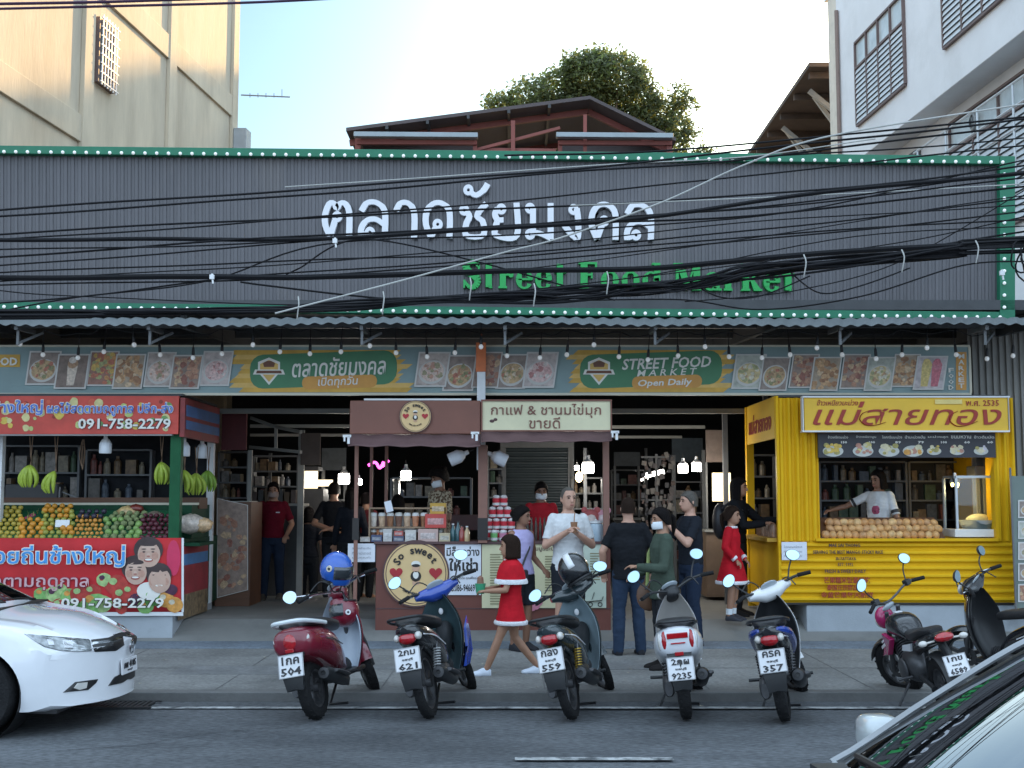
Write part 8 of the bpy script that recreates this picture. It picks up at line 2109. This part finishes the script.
def sedan(name, label, loc, heading, body_m, rim_m, r=.325, tab=CAR, wx0=-.99, mx_=-.60, gm=None):
    t = thing(name, label, 'car', loc, (0, 0, radians(heading)))
    NX = 180; xs = [-3.62 + 4.52 * i / NX for i in range(NX + 1)]
    def prof(x):
        zb, zt, w, wr, z0 = lerp_tab(tab, x)
        if wx0 - .02 < x < -.11:        # one even sweep of glass
            u = (x + .11) / (wx0 + .09); A_, B_ = lerp_tab(tab, -.11), lerp_tab(tab, wx0 - .02); zt = A_[1] + (B_[1] - A_[1]) * u + .045 * u * (1 - u); wr = A_[3] + (B_[3] - A_[3]) * u
        P_ = [(w * .80, z0), (w * .955, z0 + .02), (w * .985, z0 + .12), (w * 1.0, .46 if z0 < .3 else z0 + .2), (w * .995, .58), (w * .985, .68), (w * .97, zb - .06), (w * .945, zb - .012), (w * .92, zb)]
        P_ = [(a, min(b, zb - .004 * (9 - i)) if i < 8 else b) for i, (a, b) in enumerate(P_)]
        P_ = [(a[0] + (b[0] - a[0]) * q / 3, a[1] + (b[1] - a[1]) * q / 3) for a, b in zip(P_[:7], P_[1:8]) for q in range(3)] + P_[7:]
        G = [(w * .92 + (wr - w * .92) * u, zb + (zt - .035 - zb) * u) for u in (.33, .66, 1.0)] if zt - zb > .09 else [(w * .92 + (wr - w * .92) * u, zb + (zt - zb) * (.75 * u)) for u in (.33, .66, 1.0)]
        R_ = [(wr * f, zt + .014 - .049 * f * f) for f in (.93, .8, .5, .25, 0)]
        return P_ + G + R_
    def bow(x, y, w): return -max(0, (x - .1) / .8) ** 1.5 * .40 * (abs(y) / .82) ** 2.4 + max(0, (-2.9 - x) / .72) ** 1.5 * .22 * (abs(y) / .8) ** 2.4
    NJ = len(prof(0)); grid = []
    for x in xs:
        row = []
        pr = prof(x)
        for sgn in (1, -1):
            seq = pr if sgn == 1 else pr[-2::-1]
            for (y, z) in seq: row.append(V(x + bow(x, y, 0), sgn * y, z))
        grid.append(row)
    M_ = len(grid[0])
    # wheel arches: pull side vertices out of the arch circle
    ra = r + .055
    for i, row in enumerate(grid):
        for j, v in enumerate(row):
            for wx in WHEELS:
                if abs(v.y) > .5 and v.z < .72:
                    dx, dz = v.x - wx, v.z - r; d = sqrt(dx * dx + dz * dz)
                    if ra - .022 < d < ra + .016 and dz > -.12: v.x = wx + dx / d * ra; v.z = r + dz / d * ra
    def inarch(q):
        c = sum(q, V(0, 0, 0)) / 4
        return any(abs(c.y) > .45 and sqrt((c.x - wx) ** 2 + (c.z - r) ** 2) < ra - .004 for wx in WHEELS)
    body, ws, rw, sg = MB(), MB(), MB(), MB(); pils = [MB() for _ in range(4)]
    jb, jr = 22, 25        # belt and roof-edge indices (left side)
    for i in range(NX):
        for j in range(M_ - 1):
            q = [grid[i][j], grid[i][j + 1], grid[i + 1][j + 1], grid[i + 1][j]]; xc = (xs[i] + xs[i + 1]) / 2
            if inarch(q): continue
            jj = j if j < NJ - 1 else M_ - 2 - j
            tgt = body
            if jj >= 26 and wx0 < xc < -.14: tgt = ws
            elif jj >= 26 and -2.98 < xc < -2.28: tgt = rw
            elif jj == 25 and (wx0 < xc < -.14 or -2.98 < xc < -2.28): tgt = pils[(j >= NJ - 1) * 2 + (xc < -1.5)]
            elif jb <= jj < jr and -2.75 < xc < -.42 and not (-1.62 < xc < -1.54): tgt = sg
            tgt.add(q, [(0, 1, 2, 3)])
    n0 = len(grid[-1]); half = NJ - 1
    for (row, rev) in ((grid[-1], 0), (grid[0], 1)):      # nose and tail caps
        for j in range(half):
            a, b, c, d = row[j], row[j + 1], row[M_ - 2 - j], row[M_ - 1 - j]; K = 8
            for k in range(K):
                def q_(p, s_, u):
                    v = p.lerp(s_, u); bx = (.40 if not rev else -.2) * ((abs(p.y) / .82) ** 2.4 - (abs(v.y) / .82) ** 2.4); v = v.copy(); v.x += bx; return v
                body.add([q_(a, d, k / K), q_(b, c, k / K), q_(b, c, (k + 1) / K), q_(a, d, (k + 1) / K)], [(0, 1, 2, 3)])
    def weld(mb):
        bm = bmesh.new(); me = mb.mesh('m'); bm.from_mesh(me); bmesh.ops.remove_doubles(bm, verts=bm.verts, dist=.002); bmesh.ops.recalc_face_normals(bm, faces=bm.faces); bm.to_mesh(me); bm.free(); return me
    def put(mb, nm, m_, ang=40, parent=t):
        me = weld(mb); me.materials.append(m_); me.polygons.foreach_set('use_smooth', [True] * len(me.polygons)); me.set_sharp_from_angle(angle=radians(ang))
        o = bpy.data.objects.new(nm, me); COL.objects.link(o); o.parent = parent; return o
    bo_ = put(body, 'body', body_m, 34); put(ws, 'windscreen', gm or M_carglass); put(rw, 'rear_window', M_carglass); put(sg, 'side_windows', M_carglass); [put(p_, 'pillar', M_trim if gm else body_m) for p_ in pils]
    bvh = BVHTree.FromPolygons([v.co.copy() for v in bo_.data.vertices], [tuple(p.vertices) for p in bo_.data.polygons])
    # wheel wells, floor and cabin
    m = MB()
    for wx in WHEELS:
        for s_ in (1, -1):
            m.lathe([(ra - .002, s_ * .86), (ra - .002, s_ * .55), (0, s_ * .54)], (wx, 0, r), 'y', 28)
    m.box(-3.3, .6, -.7, .7, .17, .2); m.build('underbody', M_trim, t, smooth=0)
    m = MB(); m.loft([[V(x, y, z) for y in (-.72, .72)] + [V(x, y, z - .35) for y in (.72, -.72)] for x, z in ((-.16, .86), (-.35, .885), (-.62, .86))]); m.build('dashboard', M_cabin, t)
    m = MB()
    for sy in (-.38, .38):
        m.loft([[V(x, sy + w, z) for w in (-.24, .24)] + [V(x + .12, sy + w, z) for w in (.24, -.24)] for x, z in ((-1.35, .5), (-1.5, .8), (-1.6, 1.08))]); m.cbox((-1.62, sy, 1.2), .09, .26, .17)
        m.box(-1.4, -.9, sy - .24, sy + .24, .42, .52)
    m.box(-2.55, -2.35, -.65, .65, .5, 1.05); m.build('seat', M_cabin, t, smooth=0, bevel=.02)
    m = MB(); m.lathe([(.17, -.012), (.185, 0), (.17, .012), (.158, 0), (.17, -.012)], (0, 0, 0), 'x', 24)
    m.bar((0, -.16, 0), (0, .16, 0), .03, .03); o = m.build('steering_wheel', M_trim, t, loc=(-.72, -.36, .93)); o.rotation_euler = (0, .4, 0)
    # wheels
    for wx in WHEELS:
        for s_ in (1, -1):
            y = s_ * .76
            tm = MB(); pr = [(r - .11, -.10), (r - .03, -.105), (r - .006, -.075), (r, 0), (r - .006, .075), (r - .03, .105), (r - .11, .10)]; tm.lathe(pr, (wx, y, r), 'y', 44); w_ = tm.build('wheel', M_tyre, t)
            rm = MB(); rm.lathe([(r - .11, s_ * .095), (r - .125, s_ * .09), (r - .135, -s_ * .06), (.0, -s_ * .06)], (wx, y, r), 'y', 40); rm.lathe([(0, s_ * .075), (.05, s_ * .075), (.06, s_ * .06), (.06, -s_ * .02)], (wx, y, r), 'y', 20)
            for k in range(10):
                a = 2 * pi * k / 10 + (.12 if k % 2 else -.12); rm.bar((wx + .045 * cos(a), y + s_ * .06, r + .045 * sin(a)), (wx + (r - .115) * cos(a), y + s_ * .075, r + (r - .115) * sin(a)), .028, .03)
            rm.build('rim', rim_m, w_)
            dm = MB(); dm.lathe([(0, -s_ * .03), (.15, -s_ * .03)], (wx, y, r), 'y', 24); dm.build('brake_disc', M_engine, w_)
    # mirrors and wipers
    for s_ in (1, -1):
        m = MB(); m.loft([[V(mx_ + .07 * k * math.copysign(abs(cos(a)) ** .55, cos(a)), s_ * y, .99 + .064 * k * math.copysign(abs(sin(a)) ** .6, sin(a))) for a in [2 * pi * q / 22 for q in range(22)]] for y, k in ((.862, .3), (.868, .6), (.885, .9), (.91, 1.0), (.97, 1.0), (1.0, .92), (1.02, .7), (1.028, .35))]); m.tube([(mx_ + .02, s_ * .84, .95), (mx_ + .01, s_ * .90, .965)], .03, 8)
        for i_, v in enumerate(m.v): m.v[i_] = (max(v[0], mx_ - .05), v[1], v[2])
        mo = m.build('door_mirror', body_m, t, smooth=50)
        m = MB(); m.lathe([(0, 0), (.06, 0)], (0, 0, 0), 'x', 24)
        for i_, v in enumerate(m.v): m.v[i_] = (mx_ - .0515, s_ * .945 + v[1] * 1.1, .99 + v[2] * .8)
        m.build('mirror_glass', M_mirror, mo, smooth=0)
        m = MB(); m.prism([(mx_ + .1, .93), (mx_ - .1, .93), (mx_ - .06, 1.02)], lambda p: (p[0], s_ * .80, p[1]), lambda p: (p[0], s_ * .835, p[1])); m.build('mirror_base', M_trim, t, smooth=0)
    m = MB(); m.tube([(-.12, .55, .97), (-.15, .30, .995), (-.16, -.02, 1.0)], .010, 6); m.tube([(-.12, -.05, .985), (-.15, -.30, 1.0), (-.16, -.56, .995)], .010, 6); m.build('wiper', M_trim, t)
    for s_ in ((1, -1) if gm else ()):
        S_ = [V(x, s_ * (lerp_tab(tab, x)[3] + .012), lerp_tab(tab, x)[1] - .02) for x in [-.12 + (wx0 - .25 + .12) * k / 14 for k in range(15)]]
        m = MB(); m.tube(S_, .014, 8, flat=.8); m.build('pillar_trim', mat('trim_silver', (.26, .27, .28), .3, metal=.5), t)
    m = MB(); m.box(-.2, -.03, -.62, .62, .945, .962); m.build('cowl_panel', M_trim, t, smooth=0)
    return t, bo_, bvh
M_carwhite = mat('car_white', (.74, .75, .78), .22, var=.03, scale=3, coat=1)
M_carsilver = mat('car_pale_silver', (.46, .49, .50), .3, metal=.25, var=.03, scale=3, coat=1)
M_alloy = mat('alloy_rim', (.60, .58, .55), .3, metal=.7, var=.1)
carL, bodyL, bvhL = sedan('white_sedan', 'white sedan with chrome grille entering from the left behind the scooters', (-4.06, 10.48, .006), -2.0, M_carwhite, M_alloy)
carL.scale = (1, 1, .965)
bpy.context.view_layer.update()
Mi = carL.matrix_basis.inverted(); R3_ = Mi.to_3x3()
def decal(nm, poly, m_, off=.004, parent=None, mirror_=True, thick=.004, smooth=40):
    """panel shaped by a photo outline, laid on the car body (both sides)"""
    o_ = Mi @ V(0, 0, CAMZ); N = 40; per = []
    L_ = len(poly)
    for k in range(N):
        u = k / N * L_; a, b = poly[int(u) % L_], poly[(int(u) + 1) % L_]; per.append((a[0] + (b[0] - a[0]) * (u % 1), a[1] + (b[1] - a[1]) * (u % 1)))
    cx, cy = sum(p[0] for p in per) / N, sum(p[1] for p in per) / N
    for s_ in ((1, -1) if mirror_ else (1,)):
        m = MB(); rings = []
        ok = True
        for f, d in ((1.0, -.003), (1.0, off), (.93, off + thick), (.6, off + thick), (.3, off + thick), (.03, off + thick)):
            ring = []
            for (x, y) in per:
                d_ = (R3_ @ ray(cx + (x - cx) * f, cy + (y - cy) * f)).normalized()
                h, n_, _, _ = bvhL.ray_cast(o_, d_)
                if h is None: ok = False; break
                if n_.dot(d_) > 0: n_ = -n_
                p = h + n_ * d; ring.append(V(p.x, p.y * s_, p.z))
            if not ok: break
            rings.append(ring)
        if ok and len(rings) > 2: m.loft(rings); o = m.build(nm, m_, parent or carL, smooth=smooth); last = o
        else: print('decal failed', nm); last = None
    return last
M_lampglass = mat('headlamp_lens', (.30, .32, .33), .06, var=.6, scale=16, coat=1, metal=.4)
decal('headlight', [(24, 634), (40, 635.5), (72, 638), (90, 639.5), (92, 651), (78, 652), (60, 651), (44, 647), (34, 641)], M_lampglass)
decal('headlight_reflector', [(46, 640), (52, 639.5), (54, 646), (48, 646)], M_chrome, .009); decal('headlight_reflector', [(62, 641), (72, 641), (73, 649), (64, 649)], M_chrome, .009)
gr = decal('grille', [(91, 640), (108, 638), (122, 632), (124, 645), (116, 651), (94, 652)], M_trim, mirror_=True)
decal('grille_bar', [(92, 643), (108, 641), (122, 637), (122, 639.5), (108, 644), (92, 645.5)], M_chrome, .008)
decal('fog_light', [(63, 692.5), (75, 682), (98, 679), (96, 683), (88, 690)], M_trim); decal('fog_lamp', [(73, 688), (77, 683), (87, 682), (86, 688), (79, 690)], M_clrlens, .009)
decal('air_intake', [(108, 686), (114, 677), (127, 671), (133, 671), (132, 676), (122, 683)], M_trim)
m = MB(); m.cbox((.912, 0, .46), .012, .36, .125, Matrix.Rotation(-.08, 3, 'Y')); plo = m.build('number_plate', M_plate, carL, smooth=0, bevel=.003)
def fpl(p): return Vector((-p.y, p.x, p.z))
m = MB(); text_mb(m, 'กพ 4185', (.921, 0, .475), .28, .06, .002, .025, 1, 0, fpl); text_mb(m, 'ชลบุรี', (.921, 0, .425), .12, .022, .002, .02, 1, 0, fpl); m.build('lettering', M_black_, plo, smooth=0)
m = MB(); m.box(.93, .936, -.04, -.026, .575, .655); m.box(.93, .936, .026, .04, .575, .655); m.box(.93, .936, -.026, .026, .60, .625); m.lathe([(.052, 0), (.06, .006), (.052, .012)], (.925, 0, .615), 'x', 20); m.build('badge', M_chrome, carL, smooth=0)
carR, bodyR, bvhR = sedan('silver_sedan', 'pale silver sedan close to the viewer at bottom right, windscreen mirroring sky', (.98, 3.44, .006), 186.0, M_carsilver, M_alloy, tab=CAR2, wx0=-.79, mx_=-.39, gm=glassmat('solar_film_glass', (.16, .19, .19), 0.012, 1.6, .32))

# ================================================================= overhead cables
M_cable = mat('cable_black', (.012, .012, .014), .6, var=.1)
M_cablew = mat('cable_pale', (.42, .42, .40), .6, var=.1)
M_cablep = mat('cable_purple', (.06, .03, .06), .6, var=.1)
rr = random.Random(14)
def cable(pts, Y, rad, m_=None, wob=.0):
    w_ = [P(px, py, Y + (0.15 * sin(px * .01 + Y * 9))) for px, py in pts]
    a, b = w_[0] - (w_[1] - w_[0]).normalized() * (9 if pts[0][0] < 1 else .15), w_[-1] + (w_[-1] - w_[-2]).normalized() * (9 if pts[-1][0] > 1000 else .15)
    S = spline(w_, 48)
    m = MB(); m.tube([a] + [V(p[0], p[1], p[2] + wob * sin(p[0] * 2.1 + Y * 31)) for p in S] + [b], rad, 6)
    return m.build('overhead_cable', m_ or M_cable)
GC_ = 'thin black cables crossing the sign'
CAB = [[(0, 210), (280, 191), (560, 170), (860, 138), (1024, 119)], [(0, 216), (280, 197), (560, 173), (744, 159), (1024, 125)], [(0, 240), (256, 222), (560, 196), (860, 163), (1024, 146)],
       [(0, 250), (256, 243), (506, 227), (756, 207), (1024, 172)], [(0, 257), (256, 239), (506, 226), (756, 215), (1024, 186)], [(0, 266), (256, 246), (560, 222), (800, 204), (1024, 178)],
       [(0, 273), (256, 262), (506, 253), (756, 230), (1024, 199)], [(0, 281), (256, 266), (506, 247), (756, 222), (1024, 205)], [(0, 285), (256, 279), (506, 262), (756, 240), (1024, 212)],
       [(0, 303), (100, 294), (256, 276), (506, 258), (756, 236), (1024, 219)], [(0, 234), (256, 220), (560, 206), (820, 190), (1024, 166)], [(0, 290), (60, 295), (256, 304), (420, 300), (640, 276), (860, 236), (1024, 226)],
       [(256, 284), (350, 296), (420, 300), (560, 297), (700, 283), (1024, 232)], [(430, 300), (560, 287), (756, 262), (900, 243), (1024, 216)], [(700, 300), (800, 290), (900, 262), (1024, 190)], [(300, 268), (360, 240), (480, 262), (600, 296)],
       [(0, 312), (80, 297), (210, 280), (330, 244), (560, 232), (800, 210), (1024, 160)], [(560, 300), (680, 300), (760, 310), (860, 296), (960, 266), (1024, 262)], [(744, 158), (880, 150), (1024, 138)], [(480, 274), (700, 246), (900, 214), (1024, 196)]]
for i, pts in enumerate(CAB):
    tag(cable(pts, 11.0 + .07 * i + rr.uniform(-.2, .2), rr.choice((.006, .008, .010)), None, .006), 'thin black overhead cable strung across the dark market sign', 'cable', GC_)
for i, (pts, rad) in enumerate((([(0, 239), (130, 239.5), (256, 240), (420, 233), (600, 222), (800, 196), (1024, 172)], .020), ([(0, 277), (256, 277.5), (350, 275), (506, 272), (640, 268), (756, 259), (1024, 240)], .027))):
    tag(cable(pts, 11.2 + .2 * i, rad, None, .01), ['thick black cable running level below the Thai letters on the left', 'thickest single black cable passing behind the word Street'][i], 'cable')
tag(cable([(292, 309), (400, 281), (506, 252), (560, 238), (660, 203), (744, 165), (830, 136), (1024, 104)], 10.8, .008, M_cablew), 'pale cable slanting steeply up to the right across the sign', 'cable')
tag(cable([(300, 186), (420, 178), (600, 165), (744, 157), (860, 141)], 11.9, .006, M_cablew), 'short pale cable running near the top of the sign', 'cable'); tag(cable([(560, 206), (660, 202), (860, 193), (1024, 184)], 11.6, .006, M_cablew), 'pale grey cable crossing the right half of the sign', 'cable')
tag(cable([(-10, 9), (120, 6), (250, 2.5), (360, -3)], 11.3, .012, M_cablep), 'upper purple black cable across the tan building', 'cable'); tag(cable([(-10, 4), (100, 2), (220, -2)], 11.5, .014, M_cablep), 'topmost purple black cable in the left corner', 'cable')
tag(cable([(520, 155), (660, 151), (860, 133), (1024, 117)], 11.8, .010), 'thin black cable against the bright sky beside the brown eaves', 'cable')
# lashed bundle of telephone cables
B0 = [(-900, 316), (-20, 316), (120, 313), (235, 311), (350, 307), (430, 301), (512, 299), (580, 296), (640, 291), (700, 284), (756, 273), (860, 261), (960, 253), (1040, 246), (1800, 215)]
bo2 = P(512, 300, 10.9); t = thing('cable_bundle', 'sagging bundle of many black cables lashed with pale ties below the sign letters', 'cable bundle', bo2)
for k in range(17):
    pts = []
    for i, (px, py) in enumerate(B0):
        j = 1.0 + (.8 if i % 3 == 1 else 0) + (1.0 if i > 5 else 0); pts.append(P(px, py + rr.uniform(-3.6, 2.2) * j, 10.9 + rr.uniform(-.06, .06)) - bo2)
    m = MB(); m.tube(spline(pts, 84), rr.uniform(.007, .013), 6); m.build('cable', M_cable, t)
for k in range(3):
    px0 = (690, 790, 650)[k]; pts = [P(px0, 282 - 10 * (k == 1), 10.9) - bo2, P(px0 + 30, 297 - 4 * k, 10.88) - bo2, P(px0 + 70, 296 - 10 * k, 10.88) - bo2, P(px0 + 120, 276 - 8 * k, 10.9) - bo2]; m = MB(); m.tube(spline(pts, 24), .007, 6); m.build('loose_cable', M_cable, t)
for (px, py) in ((298, 309), (383, 304), (470, 290), (534, 296), (607, 284), (804, 267), (902, 262), (976, 253)):
    m = MB(); q = P(px, py, 10.82) - bo2; m.tube(spline([q + V(0, 0, .11), q + V(.012, -.03, .04), q + V(0, -.02, -.05), q + V(-.004, 0, -.09)], 10), .006, 6); m.build('cable_tie', M_cablew, t)
for (px, py, Y, lab) in ((212, 277, 11.2, 'small pale clamp on the thickest cable at the left'), (335, 241, 11.1, 'small pale clamp hanging under the letters at the left'), (1002, 273, 10.9, 'white clamp at the right end of the bundle')):
    q = P(px, py, Y); m = MB(); m.cbox(q, .04, .03, .04); m.tube([q + V(0, 0, .03), q + V(.01, 0, -.06)], .009, 6); tag(m.build('cable_clamp', M_white, smooth=0), lab, 'clamp')
m = MB(); rr = random.Random(2)
q = P(1012, 262, 10.9); t = thing('cable_tangle', 'tangle of black cable loops at the right edge of the sign', 'cable tangle', q)
for k in range(5):
    c = V(rr.uniform(.05, .25), rr.uniform(-.1, .1), rr.uniform(-.15, .25)); rx, rz = rr.uniform(.06, .2), rr.uniform(.08, .25); m = MB()
    m.tube([c + V(rx * cos(a * .3 + k), .03 * sin(a), rz * sin(a * .3 + k)) for a in range(22)], .008, 5); m.build('cable_loop', M_cable, t)
